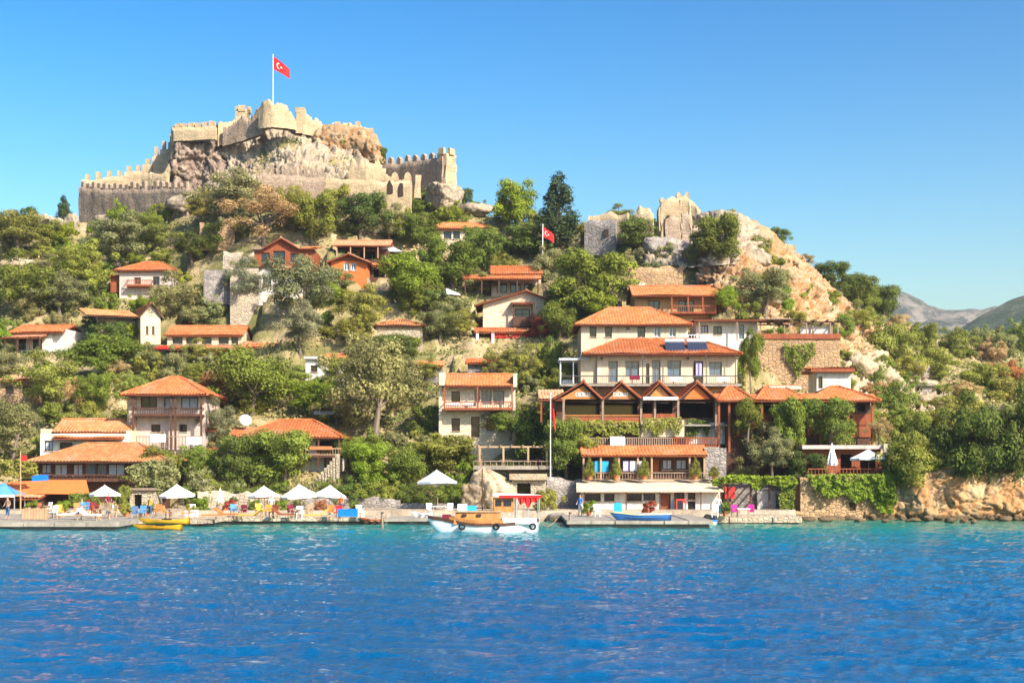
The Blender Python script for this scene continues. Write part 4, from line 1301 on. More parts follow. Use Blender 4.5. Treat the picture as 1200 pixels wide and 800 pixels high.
# stone balcony house, centre
h = House('stone_balcony_house', 'two storey pale stone house with straight red roof and balcony', 'house', 516, 604, 454, 512, Y=138, deep=7, wall='stone_warm', found=4,
          op=[(529, 539, 458, 471, 'd'), (556, 562, 457, 471, 'g'), (564, 576, 457, 474, 'g'), (578, 591, 457, 474, 'g'), (529, 539, 490, 505, 'w'), (552, 562, 488, 512, 'd'), (570, 580, 490, 504, 'w')], land='stone balcony house')
h.gable_x(h.X(522), h.X(601), -1.2, 7.4, h.Z(453), 1.35, ends=False)
h.box('coping_wall', 515.2, 521.6, 437, 452, -.9, 7, 'stone_warm'); h.box('coping_wall', 601.4, 606, 438, 454, -.9, 7, 'stone_warm'); h.box('side_pier', 514.5, 518, 452.2, 512, -.35, .6, 'stone_warm')
h.balcony(521, 601, 479, 1.3, 8, 'wood_red')
h.posts([521.5, 560, 600], 454, 480, -1.2, 'wood_red', .14)
h.box('cushion', 524, 538, 472, 476, -.9, -.5, 'canvas_white'); h.box('cushion', 542, 558, 472, 476, -.9, -.5, 'canvas_white')
# --- hotel and restaurants on the right
h = House('wooden_house', 'orange walled house with wooden gallery above the white hotel', 'house', 744, 838, 348, 371, Y=159, deep=7, wall='plaster_ochre', found=4,
          op=[(760, 773, 352, 364, 'w'), (795, 813, 352, 367, 'd')], land='orange gallery house')
h.gable_x(h.x0 - .4, h.x1 + .5, -1.2, 7.4, h.zt, 1.55)
h.balcony(785, 838, 367, 1.1, 8, 'wood_red')
h.posts([786, 805, 822, 837], 348, 368, -1.05, 'wood_red', .14)
h.box('chimney', 751, 760, 326, 334, 4.2, 5.0, 'plaster_white')
h = House('hotel_annexe', 'flat roofed grey annexe right of the white hotel roof', 'house', 816, 888, 376, 400, Y=152, deep=5, wall='plaster_white', found=4,
          op=[(822, 830, 381, 390, 'c'), (836, 846, 382, 392, 'w'), (866, 872, 380, 397, 'g')], land='flat-roofed annexe')
h.shed(h.x0 - .5, h.x1 + .6, -1.2, 5.2, h.Z(376), .35, 'tile_brown')
h.posts([818, 862, 886], 376, 400, -1.0, 'wood_grey', .12)
h = House('pergola_terrace', 'open pergola terrace on ochre retaining wall hung with vine', 'terrace', 888, 984, 396, 452, Y=151, deep=4, wall='stone_ochre', found=5, land='ochre retaining wall')
h.box('parapet', 887, 985, 391, 397, -.15, .15, 'wood_red')
h.posts([892, 908, 926, 946, 974, 983], 376, 391, .4, 'wood_grey', .14); h.posts([892, 926, 960, 983], 376, 391, 3.2, 'wood_grey', .14)
for p in (890, 906, 922, 938, 954, 970, 983): h.box('rafter', p, p + 1.3, 374.4, 376, .0, 3.8, 'wood_dark')
h.box('beam', 889, 985, 376.0, 377.6, .33, .47, 'wood_dark'); h.box('beam', 889, 985, 376.0, 377.6, 3.13, 3.27, 'wood_dark')
h.box('back_wall', 946, 983, 379, 391, 3.5, 3.8, 'plaster_white'); h.box('reed_roof', 889, 928, 373.2, 374.3, -.2, 3.9, 'wood_grey')
h.box('table', 896, 903, 386, 387, 1.2, 2.0, 'wood_pale')
h = House('white_hut', 'small flat white hut above the right end of restaurant', 'house', 957, 997, 436, 456, Y=142, deep=4, wall='plaster_white', found=4, op=[(959, 964, 441, 455, 'd')], land='small white hut')
h.box('roof_slab', 949, 1000, 432, 436, -.6, 4.2, 'wood_red'); h.shed(h.X(949), h.X(1000), -.62, 4.2, h.Z(431.8), .25, 'tile_orange')
h = House('white_hotel', 'cream hotel upper floor with large hipped red roof', 'hotel', 681, 806, 381, 420, Y=147, deep=8, wall='plaster_cream', found=4,
          op=[(691, 699, 383, 395, 'w'), (709, 717, 383, 395, 'w'), (734, 738, 383, 386, 'w'), (747, 756, 383, 395, 'w'), (766, 774, 383, 395, 'ww'), (784, 792, 383, 395, 'ww')], land='cream hotel')
h.hip(h.x0 - .7, h.x1 + .4, -.7, 8.6, h.zt - .02, 2.2, inset=3.9)
h.box('chimney', 802, 808, 374, 384, 2.0, 2.8, 'plaster_white')
h.deck(798, 830, 402, -1.2, 3.5, 'concrete'); h.railing(798, 830, 393, 402, -1.1, 'paint_white', .3)
h = House('hotel_wing', 'cream hotel floor with seven tall openings and solar panels on roof', 'hotel', 700, 864, 416, 451, Y=139, deep=7, wall='plaster_cream', found=5,
          op=[(713, 724, 423, 448, 'g'), (733, 749, 423, 441, 'g'), (757, 761, 426, 449, 'd'), (764, 774, 422, 449, 'g'), (782, 798, 422, 441, 'g'), (813, 824, 423, 449, 'd'), (831, 846, 424, 440, 'g')], land='cream hotel wing')
h.hip(h.X(682), h.X(868), -1.1, 7.6, h.Z(415.5), 1.75, inset=3.8)
h.deck(656, 866, 450.8, -1.7, -.004, 'concrete', .22)
h.railing(657, 866, 441, 450.8, -1.6, 'metal_dark', .18, bal=.03)
h.posts([752, 788, 826, 860], 416, 450, -1.0, 'metal_dark', .08)
h.box('side_wall', 681, 699.9, 416, 451, .4, 7, 'plaster_cream')
for i, (a, b_) in enumerate(((780, 803), (806, 829))):
    sp = MB()
    x0, x1 = h.X(a), h.X(b_)
    sp.add([(x0, -.35, h.Z(411.5)), (x1, -.35, h.Z(411.5)), (x1, .75, h.Z(400)), (x0, .75, h.Z(400)), (x0, -.35, h.Z(411.5) - .08), (x1, -.35, h.Z(411.5) - .08), (x1, .75, h.Z(400) - .08), (x0, .75, h.Z(400) - .08)],
           [(0, 1, 2, 3), (7, 6, 5, 4), (0, 4, 5, 1), (1, 5, 6, 2), (2, 6, 7, 3), (3, 7, 4, 0)])
    so = sp.build('solar_panel', 'solar', h.root)
    MB().bar((x0, .95, h.Z(398.5)), (x1, .95, h.Z(398.5)), .24, 10).build('water_tank', 'metal', so)
for a in (790, 845): h.box('hung_cloth', a - 7, a + 7, 443, 447.5, -1.69, -1.66, 'canvas_white')
h.box('hung_cloth', 815, 822, 425, 440, -.3, -.27, 'cloth_lilac')
h.box('hung_cloth', 736, 748, 441, 446, -1.69, -1.66, 'cloth_maroon')
for a in (705, 806): MB().bar((h.X(a), -.1, h.Z(420)), (h.X(a), -.3, h.Z(420)), .12).build('wall_lamp', 'metal_dark', h.root)
# shaded terrace left of the hotel
h = House('terrace_canopy', 'white framed canopy terrace at the left side of hotel', 'terrace', 656, 690, 422, 452, Y=139.5, deep=3.5, body=False, land='canopy terrace')
h.posts([657, 672, 688], 422, 452, .2, 'paint_white', .1); h.posts([657, 688], 422, 452, 3.0, 'paint_white', .1)
h.box('canopy', 655, 690, 419.6, 422, -.2, 3.4, 'canvas_grey')
h.box('seat', 660, 674, 444, 451, 1.5, 2.2, 'canvas_white')
# restaurant with four front gables
h = House('gabled_restaurant', 'dark glazed restaurant with a row of four small tiled gables', 'restaurant', 652, 852, 468, 512, Y=131.5, deep=6.5, wall='wood_dark', found=2.5,
          op=[(663, 703, 471, 488, 'void'), (708, 747, 471, 488, 'void'), (753, 764, 471, 485, 'void'), (768, 788, 471, 485, 'void'), (797, 836, 471, 490, 'void')], land='four-gabled restaurant')
for i, (a, b_, xm) in enumerate(((648, 705, 683), (705, 751, 727), (751, 793, 771), (793, 838, 815))):
    h.gable_y(h.X(a), h.X(b_), -1.5, 5.8, h.Z(468), 1.55 if i else 1.6, ends=False, xr=h.X(xm))
    m = MB(); xa, xb, xc = h.X(a + 7), h.X(b_ - 7), h.X(xm)
    m.prism([(xa, h.Z(468)), (xb, h.Z(468)), (xc, h.Z(468) + 1.25)], -1.05, -.95)
    m.build('gable_board', 'wood_orange' if i != 3 else 'canvas_orange', h.root)
h.shed(h.X(631), h.X(662), -1.2, 4.5, h.Z(469), 1.2, 'tile_brown')
h.posts([634, 645], 469, 495, -1.0, 'wood_red')
h.posts([660, 705.5, 750, 766, 793, 837], 468, 512, -1.1, 'wood_grey', .2)
h.box('canopy', 751.5, 792, 466, 469.4, -1.9, -1.2, 'canvas_white')
for a, b_ in ((661, 704), (707, 749)):
    h.box('parapet', a, b_, 489, 498, -1.1, -.98, 'wood_red')
    h.box('rail', a, b_, 486.5, 487.6, -1.12, -1.0, 'wood_orange')
for a, b_ in ((752, 765), (768, 792)): h.box('parapet', a, b_, 485, 492, -1.05, -.95, 'wood_red')
h.box('floor', 655, 850, 497.5, 499.5, -1.3, 6, 'concrete')
h.box('rear_glass', 664, 747, 471.5, 488, 3.0, 3.1, 'glass_dark')
for a in (672, 690, 715, 735, 775, 810, 825):
    h.box('table', a, a + 6, 489, 490, 1.0, 1.8, 'wood_pale'); 
h.box('terrace_wall', 750, 800, 492.5, 512, -1.25, -1.05, 'plaster_cream')
h.box('terrace_wall', 803, 850, 495, 520, -.2, .0, 'plaster_white')
# sign lettering on the two left gables: white capitals, too blurred to read as words
for xm, n in ((683, 7), (727, 7)):
    m = MB()
    x0 = h.X(xm - 9)
    for i in range(n):
        x = x0 + i * .205
        z0, z1 = h.Z(465.2), h.Z(460.2)
        m.box(x, x + .05, -1.09, -1.06, z0, z1)
        if i % 3 != 1: m.box(x + .05, x + .14, -1.09, -1.06, z1 - .06, z1)
        if i % 2 == 0: m.box(x + .05, x + .14, -1.09, -1.06, z0, z0 + .06)
        else: m.box(x + .10, x + .15, -1.09, -1.06, z0, z1 - .07)
    m.build('sign_lettering', 'paint_white', h.root)
# long restaurant on the right
h = House('long_restaurant', 'long red roofed wooden restaurant half hidden by green climbers', 'restaurant', 850, 1020, 471, 530, Y=131, deep=6, wall='wood_dark', found=2.5,
          op=[(862, 880, 474, 484, 'void'), (892, 908, 474, 484, 'void'), (930, 948, 474, 484, 'void'), (962, 978, 474, 484, 'void'), (992, 1014, 474, 482, 'void')], land='long red-roofed restaurant')
for a, b_, xm in ((838, 882, 860), (882, 942, 905), (942, 1027, 984)):
    h.hip(h.X(a), h.X(b_), -1.6, 5.5, h.Z(470), 1.42, inset=h.X(xm) - h.X(a) - .3)
h.shed(h.X(838), h.X(1026), -1.75, .8, h.Z(470.6), .75)
h.posts([840, 852, 890, 925, 958, 990, 1018], 470, 530, -1.3, 'wood_red', .2)
for a, b_ in ((862, 905), (925, 950), (998, 1020)):
    h.box('panel', a, b_, 485, 498, -.14, -.02, 'wood_red'); h.box('panel', a, b_, 499, 512, -.12, -.02, 'wood_red')
h.box('rooftop_platform', 905, 943, 451, 455, 1.5, 2.6, 'plaster_pink')
h = House('lower_terrace_house', 'low flat roofed wooden terrace bar below long restaurant', 'house', 942, 1032, 526, 556, Y=126.5, deep=4.5, wall='wood_red', found=1,
          op=[(985, 998, 532, 552, 'void'), (1008, 1026, 530, 552, 'void')], land='flat-roofed terrace bar')
h.box('roof_slab', 938, 1036, 521.5, 526, -.8, 4.6, 'plaster_pink')
h.deck(936, 1046, 556, -3.4, -.004, 'wood_grey', .25); h.railing(938, 1046, 548.5, 556, -3.3, 'wood_red', .3)
h.posts([1034], 520, 556, -1.0, 'plaster_cream', .35)
h = House('retaining_wall', 'ochre stone sea wall draped with bright green creeper', 'wall', 938, 1046, 559, 612, Y=122.6, deep=3.0, wall='stone_ochre', found=1.5, op=[(995, 1003, 588, 598, 'void')], land='creeper-draped sea wall')
# --- waterfront below the hotel
h = House('guesthouse', 'waterfront guesthouse storey under a straight red tiled canopy', 'guesthouse', 682, 824, 534, 562, Y=127.5, deep=4.5, wall='wood_dark', found=.5,
          op=[(690, 698, 537, 553, 'void'), (729, 736, 538, 552, 'w'), (761, 774, 537, 556, 'p'), (776, 788, 538, 550, 'c'), (792, 805, 538, 550, 'c')], land='red-canopied guesthouse')
h.shed(h.X(680), h.X(827), -1.6, 1.2, h.Z(534), .95)
h.posts([683, 703, 724, 746, 762, 806, 823], 534, 562, -1.35, 'wood_pale', .16)
h.railing(684, 823, 553, 561.5, -1.4, 'wood_grey', .24)
for a, b_, mt_ in ((696, 712, 'cloth_cyan'), (729, 735, 'cloth_lilac'), (737, 751, 'canvas_white')):
    h.box('hung_cloth', a, b_, 540, 551.5 if mt_ != 'cloth_cyan' else 552.5, -1.2, -1.17, mt_)
h.box('upper_terrace', 678, 845, 523.4, 524.8, 1.3, 5.5, 'concrete'); h.box('retaining_wall', 824.3, 850, 524.9, 562, -.6, 1.6, 'stone_grey')
h.railing(684, 790, 512, 523.2, 1.45, 'wood_grey', .20, 'terrace_fence', .10); h.railing(790, 842, 512, 523.2, 1.5, 'wood_red', .20, 'terrace_fence', .10)
h.box('white_shade', 716, 733, 511, 522.5, .9, 1.3, 'canvas_white')
h = House('boathouse', 'white waterfront boathouse with a broad cream slab roof', 'boathouse', 682, 845, 576, 603, Y=123.6, deep=3.6, wall='plaster_white', found=.6,
          op=[(684, 704, 578, 587, 'w'), (708, 720, 578, 587, 'w'), (734, 752, 578, 587, 'w'), (754, 768, 578, 586, 'w'), (774, 786, 578, 602, 'p'), (790, 802, 577, 585, 'w'), (806, 815, 577, 585, 'w'), (806, 815, 587, 602, 'd')], land='cream-roofed boathouse')
m = MB()
x0, x1 = h.X(675), h.X(846)
m.add([(x0, -1.0, h.Z(574.5)), (x1, -1.0, h.Z(574.5)), (x1 - .6, 3.8, h.Z(562.5)), (x0 + .2, 3.8, h.Z(562.5)), (x0, -1.0, h.Z(576)), (x1, -1.0, h.Z(576)), (x1 - .6, 3.8, h.Z(564)), (x0 + .2, 3.8, h.Z(564))],
      [(0, 1, 2, 3), (7, 6, 5, 4), (0, 4, 5, 1), (1, 5, 6, 2), (2, 6, 7, 3), (3, 7, 4, 0)])
m.build('roof', 'cream_roof', h.root)
h.posts([684, 733, 772, 820, 843], 575, 603, -.8, 'wood_dark', .1)
v_ = empty('vending_machine', at(798, 604, 122.9)); tag(v_, 'red vending machine standing at the boathouse front', 'vending machine')
MB().box(-.42, .42, 0, .6, 0, 1.45).build('cabinet', 'paint_red', v_); MB().box(-.30, .16, -.02, 0, .55, 1.3).build('display', 'glass_dark', v_); MB().box(.2, .34, -.02, 0, .6, 1.1).build('coin_panel', 'metal', v_)
h = House('pergola', 'dark timber pergola topped with leaves right of boathouse', 'pergola', 850, 932, 566, 604, Y=123.5, deep=4.0, body=False, land='leafy pergola')
h.posts([853, 880, 902, 930], 566, 604, .1, 'wood_dark', .16); h.posts([853, 930], 566, 604, 3.6, 'wood_dark', .16)
for z, y in ((565, .1), (565, 3.6)): h.box('beam', 848, 935, z - 1.6, z, y - .1, y + .1, 'wood_dark')
for i in range(9): h.box('rafter', 850 + i * 10, 851.6 + i * 10, 562, 563.3, -.4, 4.0, 'wood_dark')
h.box('back_wall', 850, 932, 566, 604, 4.0, 4.2, 'stone_grey'); h.box('red_cabinet', 856, 868, 571, 585, 3.2, 3.8, 'paint_red'); h.box('white_panel', 896, 918, 576, 602, 3.6, 3.9, 'plaster_white')
# terrace pergola above the boat
h = House('trellis', 'bare pole trellis on terrace above the big pale boulder', 'pergola', 555, 645, 524, 548, Y=128.5, deep=3.5, body=False, land='bare pole trellis')
h.posts([562, 590, 619, 641], 524, 550, 0, 'wood_pale', .16); h.posts([562, 619, 641], 524, 550, 3.2, 'wood_pale', .14)
for y in (0, 3.2): h.box('beam', 556, 643, 522.4, 524, y - .07, y + .07, 'wood_pale')
for i in range(7): h.box('rafter', 560 + i * 13, 561.2 + i * 13, 521, 522.3, -.3, 3.6, 'wood_pale')
h.deck(555, 648, 546, -.4, 3.6, 'concrete', .3); h.railing(555, 648, 539.5, 546, -.3, 'wood_grey', .5)
h.box('table', 586, 600, 538, 539.4, 1.2, 2.0, 'wood_pale'); h.box('red_chair', 628, 633, 536, 546, 1.0, 1.5, 'cloth_maroon')
h.box('rear_wall', 555, 648, 546, 566, 1.2, 3.4, 'stone_grey')
h = House('cave_store', 'low stone store with flat slab roof beside pale boulder', 'shed', 600, 640, 562, 592, Y=125.5, deep=3, wall='stone_cream', found=1, op=[(606, 622, 566, 584, 'void')], land='low stone store')
h.box('roof_slab', 597, 641, 555, 562, -.5, 3, 'rock_cream')
h = House('shore_hut', 'tiny stone hut with dark doorway behind the left parasols', 'hut', 152, 182, 574, 604, Y=126.5, deep=2.5, wall='stone_cream', found=.5, op=[(157, 166, 579, 598, 'void')], land='tiny stone hut')
h.box('flat_roof', 150, 184, 571.5, 574, -.3, 2.6, 'wood_grey')
# garden walls along the shore
for i, (a, b_, t_, mt_, Yw, lab) in enumerate([(232, 300, 576, 'stone_cream', 127.5, 'pale garden wall behind the closed parasol'), (300, 352, 580, 'stone_cream', 127.8, 'cream garden wall behind the middle parasols'),
        (352, 470, 584, 'stone_grey', 127.6, 'grey rubble wall behind the twin parasols'), (470, 548, 590, 'stone_grey', 126.5, 'dark stone wall under the large marquee'), (640, 682, 560, 'stone_grey', 126.8, 'tall grey stone wall left of the boathouse')]):
    o_ = empty('garden_wall', at((a + b_) / 2, 606, Yw)); tag(o_, lab, 'wall')
    wall_run([(a, t_ + 1, 608, Yw), ((a + b_) / 2, t_, 608, Yw + .2), (b_, t_ + 1, 608, Yw)], .5, mt_, 'wall', 80 + i, .18, o_, o_.location)
for i, (a, b_, t_, f_, Yw, mt_, lab) in enumerate([(735, 800, 312, 336, 163, 'stone_ochre', 'ochre terrace wall above the orange gallery house'), (636, 690, 335, 356, 161, 'stone_ochre', 'pale terrace wall right of the double-roofed villa'),
        (235, 275, 262, 290, 183, 'stone_ochre', 'ochre terrace wall under the castle beside dry trees'), (262, 312, 296, 312, 176, 'stone_cream', 'cream parapet wall left of the red wooden restaurant')]):
    Yw = ground_Y((a + b_) / 2, f_) - .4
    o_ = empty('terrace_wall', at((a + b_) / 2, f_, Yw)); tag(o_, lab, 'wall')
    wall_run([(a, t_, f_ + 4, Yw), ((a + b_) / 2, t_, f_ + 4, Yw - .3), (b_, t_ + 1, f_ + 4, Yw)], .6, mt_, 'wall', 90 + i, .2, o_, o_.location)
h = House('slope_cottage', 'little white cottage with brown mono-pitch roof below ridge hut', 'house', 688, 724, 288, 302, deep=4, wall='plaster_white', op=[(694, 700, 290, 299, 'w'), (710, 717, 290, 301, 'd')], land='little white ridge cottage')
h.shed(h.x0 - .4, h.x1 + .3, -.6, 4, h.zt, .6, 'tile_brown')
h = House('slope_shed', 'grey stone shed on the far right slope among shrubs', 'shed', 1065, 1092, 452, 462, deep=3, wall='stone_grey', op=[(1074, 1080, 455, 462, 'void')], land='grey stone shed')
h.box('roof_slab', 1063, 1094, 449.5, 452, -.4, 3, 'concrete')
# tents, canopies
def cloth_mesh(w_, d_, rise, sag=0.1, n=8, peaks=None):
    V = []
    for i in range(n + 1):
        for j in range(n + 1):
            u, v = i / n * 2 - 1, j / n * 2 - 1
            r_ = max(abs(u), abs(v))
            V.append((u * w_ / 2, v * d_ / 2, rise * (1 - r_) ** 1.15 - sag * math.sin(PI * abs(u)) * abs(v) * .4))
    return npmesh('canopy', np.array(V), gridfaces(n + 1, n + 1), False)
def parasol(label, px, pyt, pyb, wpx, Y, mat='canvas_white', n=8, rise=0.30, group=None, rot=0.0):
    k = Y / F
    H, w_ = (pyb - pyt) * k, wpx * k / 2
    e = empty('parasol', at(px, pyb, Y), rot); tag(e, label, 'parasol', group)
    e.rotation_euler = (R(((px * 7) % 5 - 2) * 1.3), R(((px * 3) % 7 - 3) * 1.1), rot + px * .37)
    MB().bar((0, 0, 0), (0, 0, H + .06), .035, 8).build('pole', 'wood_pale', e)
    MB().lathe([(0, .0), (.28, .0), (.28, .08), (.06, .14), (0, .14)], 10).build('base', 'concrete', e)
    m = MB()
    rz = H - w_ * 2 * rise
    V, Fs = [(0, 0, H)], []
    for q in (0.5, 1.0):
        for i in range(n * 2):
            a = PI * i / n + PI / 8
            sc_ = 1.0 if i % 2 == 0 else 0.935
            V.append((w_ * q * sc_ * math.cos(a), w_ * q * sc_ * math.sin(a), H - (H - rz) * (q ** 0.9) + (0.0 if i % 2 == 0 else -.03 * q)))
    N2 = n * 2
    for i in range(N2):
        j = (i + 1) % N2
        Fs += [(0, 1 + i, 1 + j), (1 + i, 1 + N2 + i, 1 + N2 + j, 1 + j)]
    m.add(V, Fs)
    cn = m.build('canopy', mat, e)
    vm = MB()
    VV = [Vector(V[1 + N2 + i]) for i in range(N2)]
    for i in range(N2):
        a, b_ = VV[i], VV[(i + 1) % N2]
        vm.add([a, b_, b_ * .995 + Vector((0, 0, -.17)), a * .995 + Vector((0, 0, -.17))], [(0, 1, 2, 3)])
    vm.build('valance', mat, cn)
    for i in range(n):
        a = PI * 2 * i / n + PI / 8
        MB().bar((0, 0, H - .12), (w_ * .96 * math.cos(a), w_ * .96 * math.sin(a), rz - .03), .014, 4).build('rib', 'wood_pale', e)
    return e
def closed_parasol(label, px, pyt, pyb, wpx, Y, mat='canvas_white'):
    k = Y / F
    H, w_ = (pyb - pyt) * k, wpx * k / 2
    e = empty('closed_parasol', at(px, pyb, Y)); tag(e, label, 'parasol')
    MB().bar((0, 0, 0), (0, 0, H), .035, 8).build('pole', 'wood_pale', e)
    MB().lathe([(0, .0), (.28, .0), (.28, .08), (.06, .14), (0, .14)], 10).build('base', 'concrete', e)
    m = MB(); V, Fs, n = [], [], 16
    prof = [(.04, H), (.12, H * .93), (.55, H * .62), (.95, H * .36), (.75, H * .28)]
    for r_, z in prof:
        for i in range(n):
            a = 2 * PI * i / n
            q = w_ * r_ * (1.0 if i % 2 else .72)
            V.append((q * math.cos(a), q * math.sin(a), z))
    for j in range(len(prof) - 1):
        for i in range(n): Fs.append((j * n + i, (j + 1) * n + i, (j + 1) * n + (i + 1) % n, j * n + (i + 1) % n))
    m.add(V, Fs); m.build('folded_canopy', mat, e)
    return e
QZ = 0.92   # top of the quay
def qrow(Y): return HY + (CH - QZ) / Y * F
parasol('white parasol nearest the orange awning', 123, 568, qrow(122.5), 36, 122.5)
parasol('white parasol in front of the tiny stone hut', 208, 567, qrow(123.5), 42, 123.5)
parasol('white parasol standing alone left of the twin parasols', 310, 569, qrow(123.5), 38, 123.5)
parasol('left one of two touching white parasols', 352, 567, qrow(123.0), 44, 123.0)
parasol('right one of two touching white parasols', 385, 568, qrow(123.8), 40, 123.8)
parasol('large pale grey marquee parasol left of the moored boat', 513, 550, qrow(123.5), 52, 123.5, 'canvas_grey', 4, .28, rot=R(22))
closed_parasol('folded white parasol on the left waterfront', 258, 570, qrow(124), 9, 124)
closed_parasol('folded white parasol on terrace bar deck', 975, 518, 556, 15, 124.3)
parasol('open white parasol on the terrace bar deck', 1018, 526, 556, 44, 124.2, rise=.24)
parasol('flat white parasol by the double-roofed villa', 524, 338, 358, 32, ground_Y(524, 356), rise=.2)
t_ = empty('party_tent', at(455, 306, ground_Y(455, 306) + 1.5)); tag(t_, 'white peaked tent roof behind the tiled cafe terrace', 'tent')
k_ = t_.location.y / F
o_ = link('canopy', cloth_mesh(36 * k_, 4.0, 1.3, .1), t_, 'canvas_white'); o_.location = (0, 0, 1.0)
for sx_ in (-1, 1):
    for sy_ in (-1, 1): MB().bar((sx_ * 17 * k_, sy_ * 1.9, -1), (sx_ * 17 * k_, sy_ * 1.9, 1.0), .05).build('leg', 'metal', t_)
t_ = empty('blue_canopy', at(4, 612, 123)); tag(t_, 'blue and white canopy tent at the left edge of quay', 'tent')
k_ = 123 / F
o_ = link('canopy', cloth_mesh(40 * k_, 2.8, 14 * k_, .1), t_, 'canvas_blue'); o_.location = (0, 0, 33 * k_)
MB().box(-20 * k_, 20 * k_, -1.41, -1.37, 30 * k_, 33 * k_).build('valance', 'canvas_grey', t_)
for sx_ in (-1, 1):
    for sy_ in (-1, 1): MB().bar((sx_ * 19 * k_, sy_ * 1.3, 0), (sx_ * 19 * k_, sy_ * 1.3, 33 * k_), .05).build('leg', 'metal', t_)
turkish_flag('red flag on tall thin pole above the villa roof', 636, 264, 318, ground_Y(600, 345) + 2.0, 1.5, 1.3, 0.8, 'paint_white', .08)
turkish_flag('furled red flag on pole before the gabled restaurant', 645, 462, 552, 127.0, 0.50, 1.7, 1.2, 'metal', .10, False)
pole_ = empty('flagpole', at(24, 611, 121.3)); tag(pole_, 'bare tan mast standing on the concrete pier', 'pole')
MB().bar((0, 0, 0), (0, 0, 6.0), .07, 8, .05).build('shaft', 'wood_pale', pole_); MB().box(.05, .55, -.03, .03, 5.2, 5.65).build('pennant', 'canvas_red', pole_)
# ------------------------------------------------------------------ the ground sheet, levelled under the buildings
def mk_ground():
    m, t, b = _new('ground')
    v = coords(t)
    n = noise(t, v, 0.16, 8, 0.7)
    c = ramp(t, n.outputs[0], [(0.36, (0.13, 0.125, 0.045)), (0.45, (0.24, 0.20, 0.085)), (0.54, (0.37, 0.275, 0.15)), (0.66, (0.48, 0.36, 0.22))])
    n2 = noise(t, v, 1.3, 6, 0.7)
    c = mix(t, ramp(t, n2.outputs[0], [(0.46, 0.0), (0.62, 0.6)]), c, (0.13, 0.14, 0.045))
    at_ = N(t, 'ShaderNodeAttribute', attribute_name='orange')
    n3 = noise(t, v, 0.5, 6, 0.7)
    o = ramp(t, n3.outputs[0], [(0.35, (0.40, 0.20, 0.085)), (0.6, (0.55, 0.37, 0.20))])
    c = mix(t, at_.outputs['Fac'], c, o)
    pv_ = N(t, 'ShaderNodeAttribute', attribute_name='paved')
    c = mix(t, pv_.outputs['Fac'], c, ramp(t, n3.outputs[0], [(0.35, (0.26, 0.20, 0.14)), (0.6, (0.42, 0.34, 0.25))]))
    t.links.new(c, b.inputs['Base Color'])
    b.inputs['Roughness'].default_value = 1.0
    b.inputs['Specular IOR Level'].default_value = 0.05
    mu = noise(t, v, 2.2, 7, 0.7)
    bump(t, b, mu.outputs[0], 0.9, 0.30)
    MATS['ground'] = m
mk_ground()
gcols = np.concatenate([np.arange(-560, -40, 20), np.arange(-40, 1244, 4), np.arange(1250, 1760, 20)]).astype(float)
grows = np.concatenate([np.arange(117.5, 124, 0.5), np.arange(124, 222, 0.7), np.arange(222, 330, 4)])
GPX, GYY = np.meshgrid(gcols, grows)
GZZ = hill_z(GPX, GYY)
GXX = (GPX - 600) / F * GYY
for (x0, x1, y0, y1, zz) in PADS:
    msk = (GXX > x0) & (GXX < x1) & (GYY > y0) & (GYY < y1)
    GZZ[msk] = np.minimum(GZZ[msk], zz)
me = npmesh('hillside', np.stack([GXX, GYY, GZZ], -1).reshape(-1, 3), gridfaces(*GXX.shape), True)
oa = np.clip(1 - np.hypot((GPX - 930) / 90, ((HY - (GZZ - CH) / GYY * F) - 340) / 70), 0, 1) * 1.6
oa = np.clip(oa + np.clip((GPX - 1030) / 40, 0, 1) * np.clip((126 - GYY) / 3, 0, 1), 0, 1)
a_ = me.attributes.new('orange', 'FLOAT', 'POINT')
a_.data.foreach_set('value', oa.ravel().astype(np.float32))
a_ = me.attributes.new('paved', 'FLOAT', 'POINT')
a_.data.foreach_set('value', (np.clip((128.6 - GYY) / .8, 0, 1) * np.clip((1030 - GPX) / 30, 0, 1)).ravel().astype(np.float32))
tag(link('hillside', me, None, 'ground'), kind='structure')
GPY = HY - (GZZ - CH) / GYY * F      # photo row of every ground vertex
def gz(X, Y):
    """levelled ground height at a place"""
    px = 600 + F * X / Y
    i = min(max(np.searchsorted(grows, Y) - 1, 0), len(grows) - 2)
    j = min(max(np.searchsorted(gcols, px) - 1, 0), len(gcols) - 2)
    a = (Y - grows[i]) / (grows[i + 1] - grows[i])
    b = (px - gcols[j]) / (gcols[j + 1] - gcols[j])
    return (GZZ[i, j] * (1 - a) * (1 - b) + GZZ[i + 1, j] * a * (1 - b) + GZZ[i, j + 1] * (1 - a) * b + GZZ[i + 1, j + 1] * a * b)
def ground_at(px, py):
    """point of the levelled ground seen through a photo pixel"""
    j = int(np.clip(np.searchsorted(gcols, px), 0, len(gcols) - 1))
    h = np.nonzero((GPY[:, j] <= py) & (grows > 120.5))[0]
    i = int(h[0]) if len(h) else int(np.argmin(GPY[:, j]))
    Y = float(grows[i])
    return Vector((PX(px, Y), Y, float(GZZ[i, j])))
